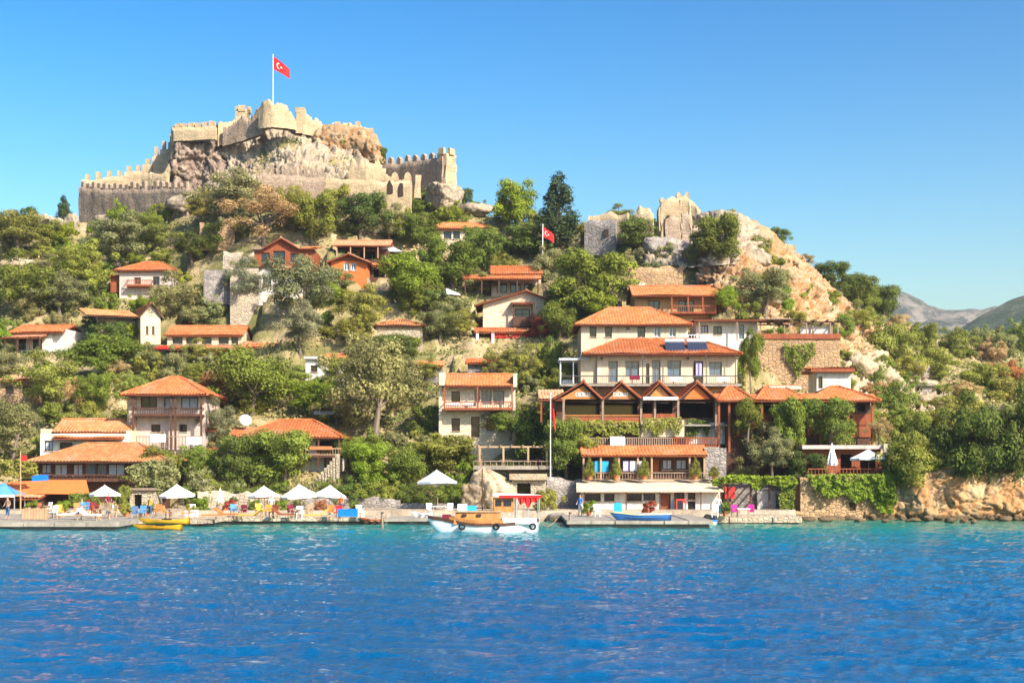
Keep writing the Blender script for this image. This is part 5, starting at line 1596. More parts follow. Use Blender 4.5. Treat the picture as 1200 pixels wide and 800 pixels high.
# ------------------------------------------------------------------ plants
def leaf_quads(P, Nrm, size, rr, aspect=0.55):
    """diamond leaves at P facing Nrm"""
    n = len(P)
    t = rr.normal(size=(n, 3))
    t -= Nrm * np.sum(t * Nrm, 1, keepdims=True)
    t /= np.linalg.norm(t, axis=1, keepdims=True) + 1e-9
    b = np.cross(Nrm, t)
    s = size * rr.uniform(0.65, 1.25, n)[:, None]
    V = np.stack([P - t * s * .5, P + b * s * aspect * .5, P + t * s * .5 + Nrm * s * .12, P - b * s * aspect * .5], 1).reshape(-1, 3)
    return V, np.arange(n * 4).reshape(n, 4)
def crown_mesh(seed, n=6000, size=0.26, shape=(2.5, 2.5, 2.2), clumps=26, cr=(0.26, 0.46), gap=0.0, conical=False, lift=0.0, open_=0.0):
    rr = np.random.default_rng(seed)
    C, Rd = [], []
    while len(C) < clumps:
        d = rr.normal(size=3)
        d /= np.linalg.norm(d)
        q = rr.uniform(0.35, 0.86) ** 0.8
        c = d * q
        if conical:
            z = rr.uniform(-1, 1)
            wd = (1 - (z + 1) / 2) ** 0.85 * 0.9 + 0.04
            a = rr.uniform(0, 2 * PI)
            c = np.array([math.cos(a) * wd * rr.uniform(.5, 1), math.sin(a) * wd * rr.uniform(.5, 1), z])
        elif c[2] < -0.75: continue
        C.append(c)
        r0 = rr.uniform(*cr)
        if conical: r0 *= 0.35 + 0.75 * (1 - (c[2] + 1) / 2)
        Rd.append(r0)
    C, Rd = np.array(C), np.array(Rd)
    # wandering offsets so that no crown is round
    C = C + 0.20 * rr.normal(size=C.shape) * (0.4 if conical else 1)
    w_ = Rd ** 2
    ci = rr.choice(len(C), n, p=w_ / w_.sum())
    d = rr.normal(size=(n, 3))
    d /= np.linalg.norm(d, axis=1, keepdims=True)
    d[:, 2] = np.where(rr.random(n) < .45, np.abs(d[:, 2]), d[:, 2])
    q = np.clip(rr.normal(0.86, 0.20, n), 0.2, 1.32)
    P = C[ci] + d * (Rd[ci] * q)[:, None]
    P = P * np.array(shape)
    P[:, 2] += lift
    Nrm = d + rr.normal(0, .34, (n, 3)) + np.array([0, 0, .30])
    Nrm /= np.linalg.norm(Nrm, axis=1, keepdims=True)
    V, Fc = leaf_quads(P, Nrm, size, rr)
    cv = rr.normal(0, .16, len(C))
    lv = np.clip(0.45 + cv[ci] + rr.normal(0, .20, n), 0, 1)
    return npmesh('crown', V, Fc, False, {'leafv': lv}), C * np.array(shape) + np.array([0, 0, lift])
def trunk_mesh(C, base_z, seed, r=0.2, limbs=7):
    rr = random.Random(seed)
    m = MB()
    fork = Vector((rr.uniform(-.2, .2), rr.uniform(-.2, .2), base_z * 0.45))
    m.bar((0, 0, base_z), fork, r, 8, r * .7)
    for i in range(limbs):
        c = Vector(C[rr.randrange(len(C))])
        mid = fork.lerp(c, .5) + Vector((rr.uniform(-.25, .25), rr.uniform(-.25, .25), rr.uniform(0, .3)))
        m.bar(fork, mid, r * .5, 6, r * .3)
        m.bar(mid, c, r * .3, 5, r * .08)
        c2 = Vector(C[rr.randrange(len(C))])
        m.bar(mid, mid.lerp(c2, .6), r * .2, 4, r * .05)
    return m.mesh('trunk')
# prototypes: height 2*shape_z + stem, foot at z = 0
PROTO = {}
def make_proto(kind, i, n, size, shape, clumps, cr, stem, **kw):
    me, C = crown_mesh(hash((kind, i)) % 1000 if False else (len(PROTO) * 17 + 3), n, size, shape, clumps, cr, lift=shape[2] + stem, **kw)
    me.materials.append(MATS['leaf'])
    tm = trunk_mesh(C, 0, len(PROTO) + 5, 0.17 if stem < 1.5 else .2)
    tv = np.zeros(len(tm.vertices) * 3)
    # trunk runs from below ground to the fork
    t = MB()
    rr = random.Random(len(PROTO))
    fork = Vector((rr.uniform(-.25, .25), rr.uniform(-.25, .25), stem + shape[2] * .35))
    t.bar((0, 0, -.6), (fork.x * .4, fork.y * .4, stem * .6), .20, 8, .16)
    t.bar((fork.x * .4, fork.y * .4, stem * .6), fork, .16, 7, .12)
    for k in range(8):
        c = Vector(C[rr.randrange(len(C))])
        mid = fork.lerp(c, .5) + Vector((rr.uniform(-.25, .25), rr.uniform(-.25, .25), rr.uniform(0, .25)))
        t.bar(fork, mid, .085, 6, .05); t.bar(mid, c, .05, 5, .015)
    bpy.data.meshes.remove(tm)
    tme = t.mesh('trunk'); tme.materials.append(MATS['bark'])
    PROTO.setdefault(kind, []).append((me, tme, 2 * shape[0], 2 * shape[2] + stem))
for i in range(4): make_proto('broad', i, 11000, .20, (2.35, 2.2, 1.85), 30 + 5 * i, (.17, .42), .7)
for i in range(3): make_proto('olive', i, 12000, .155, (2.35, 2.2, 1.75), 46, (.12, .31), 1.0)
for i in range(2): make_proto('airy', i, 6500, .16, (2.3, 2.2, 1.9), 34, (.14, .30), .9)
for i in range(2): make_proto('conifer', i, 7000, .24, (1.5, 1.5, 3.2), 60, (.28, .5), .5, conical=True)
for i in range(5): make_proto('bush', i, 5500, .17, (1.3, 1.25, .85), 20 + 3 * i, (.18, .42), -.25)
for i in range(3): make_proto('mound', i, 12000, .19, (2.35, 2.2, 1.7), 40 + 5 * i, (.14, .36), -.75)
COLS = {'olive': (0.270, 0.265, 0.105), 'green': (0.190, 0.235, 0.038), 'dark': (0.125, 0.160, 0.034), 'yellow': (0.285, 0.285, 0.055), 'dry': (0.50, 0.34, 0.15), 'bright': (0.215, 0.280, 0.028),
        'conifer': (0.090, 0.120, 0.045), 'greyolive': (0.250, 0.25, 0.125), 'red': (0.38, 0.09, 0.05), 'rust': (0.44, 0.19, 0.085), 'brown': (0.33, 0.26, 0.115)}
LOOK = {'olive': 'grey-green olive tree', 'green': 'leafy green tree', 'dark': 'dense dark green tree', 'yellow': 'yellow-green tree', 'dry': 'dry tan tree', 'bright': 'bright green tree', 'conifer': 'dark pointed conifer',
        'greyolive': 'silvery olive tree', 'red': 'red flowering bougainvillea', 'rust': 'rust-coloured bougainvillea', 'brown': 'brownish thorny tree'}
LOOKB = {'olive': 'grey-green olive shrub', 'green': 'green shrub', 'dark': 'dark green shrub', 'yellow': 'yellow-green shrub', 'dry': 'dry tan shrub', 'bright': 'bright green shrub', 'greyolive': 'silvery shrub', 'red': 'red flowering shrub', 'rust': 'rust-coloured shrub', 'brown': 'brown withered shrub'}
SHAPE = {'olive': 'olive', 'greyolive': 'olive', 'dry': 'airy', 'brown': 'airy', 'conifer': 'conifer', 'yellow': 'olive'}
LAND += [('dark outer castle wall', 150, 238), ('castle crag', 300, 190), ('lower castle wall', 420, 232), ('right castle tower', 522, 205), ('roofless ridge ruin', 785, 248), ('orange hillside cliff', 925, 330),
         ('pale boulder outcrop', 1045, 450), ('orange sea cliff', 1120, 580), ('ridge stone hut', 710, 262), ('cream ruined wall', 56, 264)]
PLANTS = []
def nearest(px, py):
    b = min(LAND, key=lambda l: (l[1] - px) ** 2 + 1.6 * (l[2] - py) ** 2)
    dx, dy = px - b[1], py - b[2]
    rel = ('above' if dy < 0 else 'below') if abs(dy) * 1.3 > abs(dx) else ('left of' if dx < 0 else 'right of')
    return rel + ' the ' + b[0]
def plant(px, pyb, pyt, wpx, col, kind=None, label=None, Y=None, bush=False, jitter=True):
    """tree or shrub whose foot shows at photo pixel px,pyb"""
    if Y is None: p = ground_at(px, pyb)
    else: p = Vector((PX(px, Y), Y, PZ(pyb, Y)))
    k = p.y / F
    W, H = wpx * k, (pyb - pyt) * k
    sh = kind or ('bush' if bush else SHAPE.get(col, 'broad'))
    if sh == 'bush' and W > 3.2: sh = 'mound'
    pr = PROTO[sh]
    me, tme, pw, ph = pr[random.randrange(len(pr))]
    rz = random.uniform(0, 6.28)
    sc_ = (W / pw * 1.02, W / pw * 1.02, H / ph)
    c = COLS[col]
    v = random.uniform(.85, 1.18)
    tint = (c[0] * v * random.uniform(.92, 1.08), c[1] * v, c[2] * v * random.uniform(.85, 1.15), 1)
    cat = 'shrub' if bush else 'tree'
    nm = {'olive': 'olive_tree', 'greyolive': 'olive_tree', 'conifer': 'conifer_tree', 'dry': 'dry_tree', 'red': 'bougainvillea', 'rust': 'bougainvillea'}.get(col, 'broadleaf_tree') if not bush else 'shrub'
    if bush:
        root = bpy.data.objects.new(nm, me); COL.objects.link(root); root.color = tint
    else:
        root = bpy.data.objects.new(nm, None); COL.objects.link(root)
        for n_, m_ in (('crown', me), ('trunk', tme)):
            o = bpy.data.objects.new(n_, m_); COL.objects.link(o); o.parent = root; o.color = tint
    root.location = p
    root.rotation_euler = (0, 0, rz)
    root.scale = sc_
    root['category'] = cat
    root['group'] = 'shrubs scattered over the hillside' if bush else 'trees among the village houses'
    if label: root['label'] = label
    else: PLANTS.append((root, (LOOKB if bush else LOOK)[col] + ' ' + nearest(px, (pyb + pyt) / 2), px))
    return root
TREES = [(180, 300, 262, 60, 'yellow'), (225, 318, 284, 44, 'dark'), (240, 372, 336, 50, 'yellow'), (60, 340, 306, 60, 'olive'), (115, 300, 270, 40, 'greyolive'), (160, 436, 404, 46, 'yellow'), (30, 250, 236, 40, 'yellow'),
    (290, 330, 300, 34, 'olive'), (500, 452, 424, 36, 'yellow'), (470, 450, 420, 44, 'olive'), (395, 500, 462, 50, 'olive'), (540, 398, 366, 40, 'yellow'), (345, 470, 436, 46, 'yellow'), (135, 452, 424, 40, 'dry'), (330, 256, 232, 44, 'yellow'),
    (570, 300, 268, 44, 'yellow'), (590, 470, 440, 40, 'yellow'), (410, 560, 520, 44, 'green'), (385, 540, 504, 40, 'yellow'), (230, 460, 430, 36, 'yellow'), (655, 470, 436, 36, 'yellow'),
      # px, foot row, top row, width, colour
    (15, 256, 231, 46, 'brown'), (75, 258, 229, 20, 'conifer'), (20, 305, 252, 74, 'yellow'), (62, 294, 262, 50, 'bright'), (140, 314, 254, 92, 'olive'), (96, 350, 286, 74, 'yellow'), (28, 372, 300, 84, 'yellow'),
    (70, 380, 328, 66, 'olive'), (6, 454, 414, 44, 'greyolive'), (120, 440, 394, 76, 'green'), (128, 410, 372, 56, 'dark'), (207, 388, 324, 72, 'olive'), (58, 486, 418, 88, 'yellow'), (15, 546, 478, 70, 'olive'),
    (112, 486, 438, 46, 'green'), (88, 492, 445, 36, 'dry'), (270, 268, 206, 88, 'olive'), (236, 268, 234, 40, 'yellow'), (310, 292, 224, 84, 'dry'), (366, 292, 234, 60, 'green'), (344, 278, 226, 40, 'yellow'),
    (384, 270, 228, 40, 'yellow'), (422, 288, 236, 62, 'dark'), (458, 290, 246, 52, 'olive'), (494, 292, 252, 44, 'green'), (545, 228, 204, 20, 'dark'), (352, 388, 303, 86, 'olive'), (288, 394, 344, 56, 'greyolive'),
    (530, 340, 280, 70, 'green'), (567, 336, 282, 56, 'green'), (480, 378, 317, 72, 'bright'), (425, 394, 340, 66, 'yellow'), (352, 434, 378, 54, 'greyolive'), (412, 424, 386, 46, 'yellow'), (460, 430, 394, 64, 'dark'),
    (515, 408, 364, 54, 'olive'), (294, 488, 412, 88, 'green'), (362, 488, 446, 60, 'bright'), (438, 528, 404, 112, 'olive'), (258, 528, 474, 46, 'greyolive'), (252, 486, 440, 34, 'rust'), (332, 574, 506, 80, 'green'),
    (284, 574, 512, 62, 'dark'), (180, 592, 534, 66, 'green'), (232, 568, 522, 46, 'green'), (430, 578, 524, 52, 'bright'), (472, 580, 528, 56, 'green'), (640, 548, 484, 84, 'green'), (588, 528, 480, 62, 'olive'),
    (586, 446, 410, 46, 'yellow'), (620, 458, 408, 44, 'yellow'), (648, 452, 398, 34, 'green'), (692, 374, 297, 86, 'green'), (606, 278, 217, 54, 'bright'), (655, 292, 210, 56, 'conifer'), (622, 306, 268, 62, 'dark'),
    (746, 308, 262, 56, 'dark'), (840, 330, 264, 62, 'dark'), (896, 374, 320, 78, 'olive'), (852, 376, 346, 32, 'bright'), (728, 272, 243, 42, 'yellow'), (820, 250, 232, 20, 'green'), (911, 280, 257, 28, 'dark'),
    (882, 566, 488, 90, 'olive'), (1066, 560, 512, 66, 'yellow'), (1058, 596, 552, 48, 'green'), (1040, 484, 446, 54, 'green'), (1148, 560, 486, 96, 'dark'), (1094, 546, 492, 66, 'dark'), (1195, 566, 486, 70, 'dark'),
    (975, 342, 303, 44, 'dark'), (1004, 350, 306, 48, 'dark'), (1034, 378, 334, 50, 'dark'), (1015, 366, 326, 40, 'green'), (945, 318, 298, 26, 'brown'), (1080, 410, 380, 42, 'green'), (1120, 412, 386, 46, 'yellow'), (1165, 416, 384, 52, 'olive'),
    (1195, 414, 380, 44, 'green'), (660, 372, 330, 44, 'green'), (700, 378, 344, 50, 'bright'), (655, 410, 366, 40, 'green'), (634, 408, 378, 24, 'red'), (560, 372, 340, 40, 'olive'), (500, 372, 330, 36, 'green'), (1088, 440, 410, 52, 'yellow'),
    (1150, 458, 426, 56, 'yellow'), (1190, 474, 438, 54, 'yellow'), (1120, 492, 462, 54, 'yellow'), (1172, 508, 476, 52, 'olive'), (395, 352, 318, 40, 'olive'), (250, 300, 262, 30, 'dark'), (400, 462, 420, 50, 'yellow'),
    (485, 482, 440, 50, 'olive'), (500, 520, 480, 40, 'green'), (640, 330, 300, 30, 'olive'), (235, 430, 400, 50, 'yellow'), (180, 440, 408, 46, 'olive'), (985, 470, 452, 30, 'green'), (1010, 400, 360, 46, 'yellow'), (1040, 424, 384, 56, 'yellow')]
for t_ in TREES: plant(*t_, bush=t_[0] > 1025 and t_[1] > 390)
# climbers and trees against the long restaurant
plant(876, 512, 468, 34, 'green', 'broad', 'green climber at the left end of the long restaurant', 129.0)
plant(926, 545, 466, 48, 'green', 'broad', 'tall green climber covering the middle of long restaurant', 128.8)
plant(972, 530, 466, 56, 'green', 'broad', 'broad green climber right of middle on long restaurant', 128.8)
plant(945, 572, 530, 56, 'dark', 'broad', 'dark round tree below the long restaurant', 126.0)
plant(905, 560, 505, 50, 'olive', 'olive', 'olive tree over the leafy pergola, right trunk', 126.5)
plant(1030, 520, 488, 34, 'dry', 'airy', 'tan dry bush at right end of long restaurant', 128.5)
plant(880, 456, 388, 30, 'green', 'broad', 'tall ivy column right of the cream hotel wing', 143.0)
plant(598, 512, 482, 44, 'green', 'broad', 'green tree hiding right corner of stone balcony house', 136.0)
plant(628, 384, 368, 18, 'rust', 'broad', 'small rust bougainvillea at the gabled stone house', ground_Y(612, 384) - 1.2)
plant(664, 552, 490, 58, 'green', 'broad', 'green tree below left end of the four-gabled restaurant', 129.2)
plant(690, 545, 512, 36, 'yellow', 'broad', 'small yellow-green tree left of red-canopied guesthouse', 128.8)
for px_, w_, c_, lab in ((244, 40, 'green', 'green bush on the garden wall left of folded parasol'), (278, 44, 'dark', 'dark bush above the pale garden wall'), (316, 40, 'green', 'green bush behind the lone parasol'), (350, 46, 'olive', 'olive bush behind the left twin parasol'), (384, 40, 'green', 'green bush behind the right twin parasol'),
        (418, 44, 'dark', 'dark bush above the grey rubble wall'), (452, 40, 'yellow', 'yellow-green bush at the end of rubble wall'), (492, 44, 'dark', 'dark bush behind the marquee parasol left side'), (534, 40, 'green', 'green bush right behind the marquee parasol')):
    plant(px_, 592, 566 - (px_ % 5), w_, c_, 'mound', lab, 128.9, bush=True)
# shrubs: hand-set ones first, then the rest of the slope
for t_ in [(915, 332, 318, 26, 'olive'), (940, 350, 334, 28, 'yellow'), (966, 366, 350, 26, 'green'), (930, 384, 366, 34, 'yellow'), (986, 392, 372, 34, 'green'), (893, 306, 294, 18, 'olive'), (952, 398, 380, 32, 'olive'), (1002, 384, 368, 30, 'yellow'), (900, 342, 330, 20, 'green'), (928, 318, 308, 16, 'brown'), (480, 252, 231, 42, 'green'), (522, 264, 241, 42, 'bright'), (408, 172, 156, 30, 'green'), (445, 174, 155, 18, 'dark'), (520, 546, 512, 84, 'yellow'), (650, 594, 560, 34, 'bright'), (145, 596, 570, 22, 'yellow'), (234, 604, 590, 24, 'bright'),
           (640, 600, 575, 30, 'yellow'), (1180, 452, 424, 50, 'rust'), (1070, 520, 484, 50, 'green'), (1020, 455, 430, 36, 'green'), (762, 240, 230, 18, 'green'), (225, 590, 570, 26, 'green'), (1062, 446, 420, 40, 'yellow'), (840, 572, 556, 40, 'bright')]:
    plant(*t_, bush=True)
HRECT = [(o.location.x, o) for o in []]
rs = random.Random(41)
def blocked(px, py, h_, w_, Y):
    for (a, b_, c, d, hy) in RECTS:
        if hy > Y and a - w_ * .35 < px < b_ + w_ * .35 and py > c and py - h_ < d - 3: return True
    for (x0, x1, y0, y1, zz) in PADS:
        if x0 + .5 < PX(px, Y) < x1 - .5 and y0 + .2 < Y < y1 - .6: return True
    return False
RECTS = []
for o in scene.objects:
    if o.type == 'EMPTY' and o.get('category') in ('house', 'hotel', 'restaurant', 'cafe', 'guesthouse', 'boathouse', 'terrace', 'shed', 'hut', 'pergola', 'ruin', 'wall') and o.name not in ('castle',):
        g = o.location
        xs, zs = [], []
        for c in o.children:
            if c.type != 'MESH': continue
            bb = np.array([tuple(v) for v in c.bound_box])
            xs += [bb[:, 0].min(), bb[:, 0].max()]; zs += [max(bb[:, 2].min(), -.3), bb[:, 2].max()]
        if not xs: continue
        RECTS.append((600 + F * (g.x + min(xs)) / g.y, 600 + F * (g.x + max(xs)) / g.y, HY - (g.z + max(zs) - CH) / g.y * F, HY - (g.z + min(zs) - CH) / g.y * F, g.y))
cnt, tries = 0, 0
taken = []
while cnt < 298 and tries < 14000:
    tries += 1
    px, py = rs.uniform(-25, 1225), rs.uniform(240, 592)
    if px > 800 and 240 < py < 400 and px < 960 + (py - 300) * .6 and rs.random() < .5: continue
    p = ground_at(px, py)
    if p.y < 127.2 and px < 1040: continue
    pyg = HY - (p.z - CH) / p.y * F
    if abs(pyg - py) > 4: continue
    wp = rs.uniform(18, 44) * (150 / p.y) ** .5
    hp = wp * rs.uniform(.5, .8)
    if blocked(px, py, hp, wp, p.y): continue
    if 190 < px < 545 and py < 235: continue
    if any((px - a) ** 2 + ((py - b_) * 1.6) ** 2 < (wp * .62) ** 2 for a, b_ in taken): continue
    taken.append((px, py))
    nz_ = fbm(np.array([[px * .008, py * .012, 3.0]]), 2, 77)[0] + rs.uniform(-.5, .5)
    col = 'olive' if nz_ < -.45 else 'yellow' if nz_ < -.05 else 'green' if nz_ < .3 else 'dark' if nz_ < .5 else 'olive' if nz_ < .6 else 'bright'
    if px > 980: col = rs.choice(['yellow', 'bright', 'yellow', 'green', 'olive', 'dry'])
    if px > 980: hp *= .75
    plant(px, py + 2, py - hp, wp, col, bush=True)
    cnt += 1
# tell the plants apart
by = {}
for root, lab, px in PLANTS: by.setdefault(lab, []).append((px, root))
ORD = ['leftmost', 'second from left', 'third from left', 'fourth from left', 'fifth from left', 'sixth from left', 'seventh from left', 'eighth from left', 'ninth from left', 'tenth from left', 'eleventh from left', 'twelfth from left']
for lab, L_ in by.items():
    if len(L_) == 1: L_[0][1]['label'] = lab
    else:
        for i, (px, root) in enumerate(sorted(L_, key=lambda q: q[0])):
            root['label'] = lab + ', ' + (ORD[i] if i < len(L_) - 1 or i == 0 else 'rightmost')

# low ground cover over the whole slope: nobody could count it
def ground_cover():
    m_, t, b = _new('scrub')
    at_ = N(t, 'ShaderNodeAttribute', attribute_name='leafv')
    c = ramp(t, at_.outputs['Fac'], [(0.0, (0.075, 0.105, 0.026)), (0.35, (0.155, 0.17, 0.045)), (0.6, (0.25, 0.22, 0.075)), (0.85, (0.35, 0.265, 0.12)), (1.0, (0.43, 0.33, 0.17))])
    t.links.new(c, b.inputs['Base Color'])
    b.inputs['Roughness'].default_value = .9
    b.inputs['Specular IOR Level'].default_value = .05
    MATS['scrub'] = m_
    rr = np.random.default_rng(8)
    n = 64000
    px = rr.uniform(-380, 1640, n)
    Yv = 127.5 + (262 - 127.5) * rr.random(n)
    z = np.array([gz(PX(a, b_), b_) for a, b_ in zip(px, Yv)])
    Xv = (px - 600) / F * Yv
    Pn = np.stack([Xv, Yv, 0 * Xv], -1)
    dn = fbm(Pn * .11, 3, 301)
    pyv = HY - (z - CH) / Yv * F
    bare = (px > 820) & (px < 1000) & (pyv > 262) & (pyv < 262 + (px - 800) * .55 + 40)
    keep = (dn > -.35) & ~(bare & (rr.random(n) < .8))
    for (x0, x1, y0, y1, zz) in PADS: keep &= ~((Xv > x0) & (Xv < x1) & (Yv > y0) & (Yv < y1))
    base = np.stack([Xv, Yv, z], -1)[keep]
    tone = np.clip(.45 + .55 * fbm(base * .09, 3, 310), 0, 1)
    k = 5
    h = rr.uniform(.12, .75, len(base))
    P = np.repeat(base, k, 0) + np.stack([rr.normal(0, .28, len(base) * k), rr.normal(0, .28, len(base) * k), np.repeat(h, k) * rr.uniform(.2, 1, len(base) * k)], -1)
    Nn = rr.normal(0, .6, (len(P), 3)) + np.array([0, -.35, .55])
    Nn /= np.linalg.norm(Nn, axis=1, keepdims=True)
    V, Fc = leaf_quads(P, Nn, .36, rr, .6)
    lv = np.clip(np.repeat(tone, k) + rr.normal(0, .16, len(P)), 0, 1)
    tag(link('ground_cover', npmesh('ground_cover', V, Fc, False, {'leafv': lv}), None, 'scrub'), 'low scrub and dry grass covering the hillside', 'ground cover', kind='stuff')
ground_cover()

# leafy sheets on walls
def creeper(label, name, pts, Y, col, n=900, size=.26, thick=.35, cat='creeper', seed=0, hang=None):
    """leaves clinging to a wall: pts = outline polygon in photo pixels at depth Y"""
    rr = np.random.default_rng(seed + 500)
    poly = np.array(pts, float)
    lo, hi = poly.min(0), poly.max(0)
    out = []
    while len(out) < n:
        q = lo + (hi - lo) * rr.random(2)
        ins, j = False, len(poly) - 1
        for i in range(len(poly)):
            if (poly[i, 1] > q[1]) != (poly[j, 1] > q[1]) and q[0] < (poly[j, 0] - poly[i, 0]) * (q[1] - poly[i, 1]) / (poly[j, 1] - poly[i, 1]) + poly[i, 0]: ins = not ins
            j = i
        if ins: out.append(q)
    out = np.array(out)
    bul = thick * (.35 + .65 * np.clip(.5 + fbm(np.stack([out[:, 0] * .12, out[:, 1] * .12, 0 * out[:, 0]], -1), 3, seed), 0, 1))
    Yv = Y - bul * rr.random(n) ** .4
    P = np.stack([(out[:, 0] - 600) / F * Yv, Yv, CH + (HY - out[:, 1]) / F * Yv], -1)
    o_ = Vector(P.mean(0))
    Nn = rr.normal(0, .5, (n, 3)) + np.array([0, -.8, .45])
    Nn /= np.linalg.norm(Nn, axis=1, keepdims=True)
    V, Fc = leaf_quads(P - np.array(o_), Nn, size, rr, .7)
    ob = link(name, npmesh(name, V, Fc, False, {'leafv': np.clip(rr.normal(.5, .22, n), 0, 1)}), None, 'leaf')
    ob.location = o_
    ob.color = COLS[col] + (1,)
    return tag(ob, label, cat)
creeper('bright green creeper hanging down the ochre sea wall', 'creeper', [(944, 556), (1046, 555), (1052, 585), (1046, 602), (1032, 600), (1018, 582), (1004, 590), (990, 578), (972, 584), (955, 574)], 122.4, 'bright', 3200, .24, .9, seed=1)
creeper('heart-shaped green vine on the ochre retaining wall', 'creeper', [(918, 402), (934, 404), (955, 400), (956, 414), (944, 428), (936, 444), (928, 430), (918, 418)], 150.9, 'green', 900, .24, .7, seed=2)
creeper('leafy green roof of the dark timber pergola', 'creeper', [(834, 562), (856, 556), (900, 558), (930, 557), (936, 566), (915, 572), (900, 566), (885, 576), (878, 566), (850, 566), (836, 570)], 123.6, 'bright', 1500, .24, 1.2, seed=3)
creeper('green vine hanging at the right post of pergola', 'creeper', [(918, 566), (932, 566), (930, 600), (916, 602), (912, 585)], 123.3, 'green', 700, .22, .5, seed=4)
creeper('flowering hedge along the restaurant terrace wall, left', 'creeper', [(668, 494), (700, 492), (748, 494), (750, 512), (735, 506), (720, 514), (700, 507), (685, 514), (670, 508)], 129.9, 'yellow', 1300, .24, .5, seed=5)
creeper('trailing plants over the cream terrace wall, middle', 'creeper', [(752, 490), (798, 489), (800, 500), (794, 512), (786, 500), (778, 506), (768, 512), (760, 500), (754, 508)], 130.0, 'yellow', 900, .22, .4, seed=6)
creeper('dark hanging ivy at right end of terrace wall', 'creeper', [(804, 492), (812, 490), (832, 494), (830, 514), (822, 500), (814, 514), (805, 510)], 131.0, 'dark', 600, .22, .4, seed=7)
creeper('yellow leafy trellis beside the blue canopy', 'creeper', [(0, 540), (20, 538), (42, 542), (44, 556), (30, 560), (14, 556), (0, 558)], 126.0, 'yellow', 900, .26, 1.0, seed=8)
creeper('green vine climbing right end of the tan-roofed house', 'creeper', [(146, 548), (170, 540), (200, 536), (212, 556), (206, 574), (180, 580), (160, 572)], 127.4, 'olive', 1400, .26, 1.0, seed=9)
creeper('green plants hanging below the wide orange awning', 'creeper', [(80, 578), (112, 577), (118, 590), (104, 594), (92, 588), (82, 592)], 125.0, 'green', 600, .22, .6, seed=10)
# potted cypresses on the boathouse roof edge
def potted(label, px, pyt, pyb, wpx, Y, col='yellow'):
    e = empty('potted_cypress', at(px, pyb, Y)); tag(e, label, 'potted plant', 'potted cypresses in front of the guesthouse')
    k = Y / F
    MB().lathe([(0, 0), (.17, 0), (.24, .38), (.27, .38), (.27, .44), (.2, .44), (0, .4)], 10).build('pot', 'terracotta', e)
    me, tme, pw, ph = PROTO['conifer'][px % 2]
    o = bpy.data.objects.new('crown', me); COL.objects.link(o); o.parent = e
    H = (pyb - pyt) * k - .4
    o.location = (0, 0, .3); o.scale = (wpx * k / pw * 1.25, wpx * k / pw * 1.25, H / ph); o.color = COLS[col] + (1,)
    MB().bar((0, 0, .3), (0, 0, .3 + H * .5), .03).build('stem', 'bark', e)
    return e
for px, lab in ((691, 'potted cypress at left end before the hung cyan cloth'), (722, 'potted cypress between cyan cloth and lilac cloth'), (755, 'potted cypress right of the hung white cloth'), (815, 'potted cypress at right end of the guesthouse balcony'), (837, 'small potted cypress by the grey retaining wall')):
    potted(lab, px, 536 if px < 830 else 545, 562, 12, 125.7)
# ------------------------------------------------------------------ quays, boats, furniture, people
def spot(px, row, z):
    """place on a level surface of height z seen at a photo pixel"""
    Y = (CH - z) * F / (row - HY)
    return Vector((PX(px, Y), Y, z))
def quay(label, name, px0, px1, Y0, Y1, z, mat, face='concrete_dark', slab=.28, cell=1.6, seed=0):
    """stone-edged quay: paving slabs laid one by one along the front, core set back below"""
    xa, xb = PX(px0, Y0), PX(px1, Y0)
    e = empty(name, ((xa + xb) / 2, Y0, 0)); tag(e, label, 'quay')
    hw = (xb - xa) / 2
    MB().box(-hw + .25, hw - .25, .35, Y1 - Y0, -1.5, z - slab - .004).build('core', face, e)
    rr = random.Random(seed)
    n = max(2, int((xb - xa) / cell))
    ny = 2
    for j, (ya, yb_) in enumerate(((0, 1.5), (1.5, Y1 - Y0))):
        for i in range(n):
            x0, x1 = -hw + 2 * hw * i / n, -hw + 2 * hw * (i + 1) / n
            dz, dy = rr.uniform(-.03, .03), rr.uniform(-.12, .10) if j == 0 else 0
            m = MB()
            V = [(x0 + .015, ya + dy, z - slab), (x1 - .015, ya + dy + rr.uniform(-.05, .05), z - slab), (x1 - .015, yb_ - .015, z - slab), (x0 + .015, yb_ - .015, z - slab)]
            V += [(a + rr.uniform(-.012, .012), b_ + (.04 if b_ < .5 else 0), z + dz) for a, b_, c in V]
            m.add(V, [(3, 2, 1, 0), (4, 5, 6, 7), (0, 1, 5, 4), (1, 2, 6, 5), (2, 3, 7, 6), (3, 0, 4, 7)])
            m.build('slab', mat, e)
    return e
quay('flat concrete pier running along the left edge', 'pier', -160, 139, 103, 124, .60, 'concrete', slab=.34, cell=2.2, seed=1)
quay('short stone landing beside the yellow kayaks', 'landing', 142, 246, 108.5, 124, .52, 'stone_cream', seed=2, cell=1.4)
quay('low stone quay under the middle parasols', 'quay', 250, 446, 113.5, 126, .55, 'stone_cream', slab=.3, seed=3)
quay('narrow cream jetty left of the moored boat', 'jetty', 450, 540, 112.5, 124, .45, 'concrete', slab=.18, seed=4)
quay('broad cream stone landing before the boathouse', 'landing', 664, 836, 106.5, 124.5, .56, 'concrete', slab=.26, seed=5)
quay('quay of pale stone blocks under the dark pergola', 'quay', 838, 940, 114.5, 124.5, .60, 'stone_cream', slab=.5, cell=1.1, seed=6)
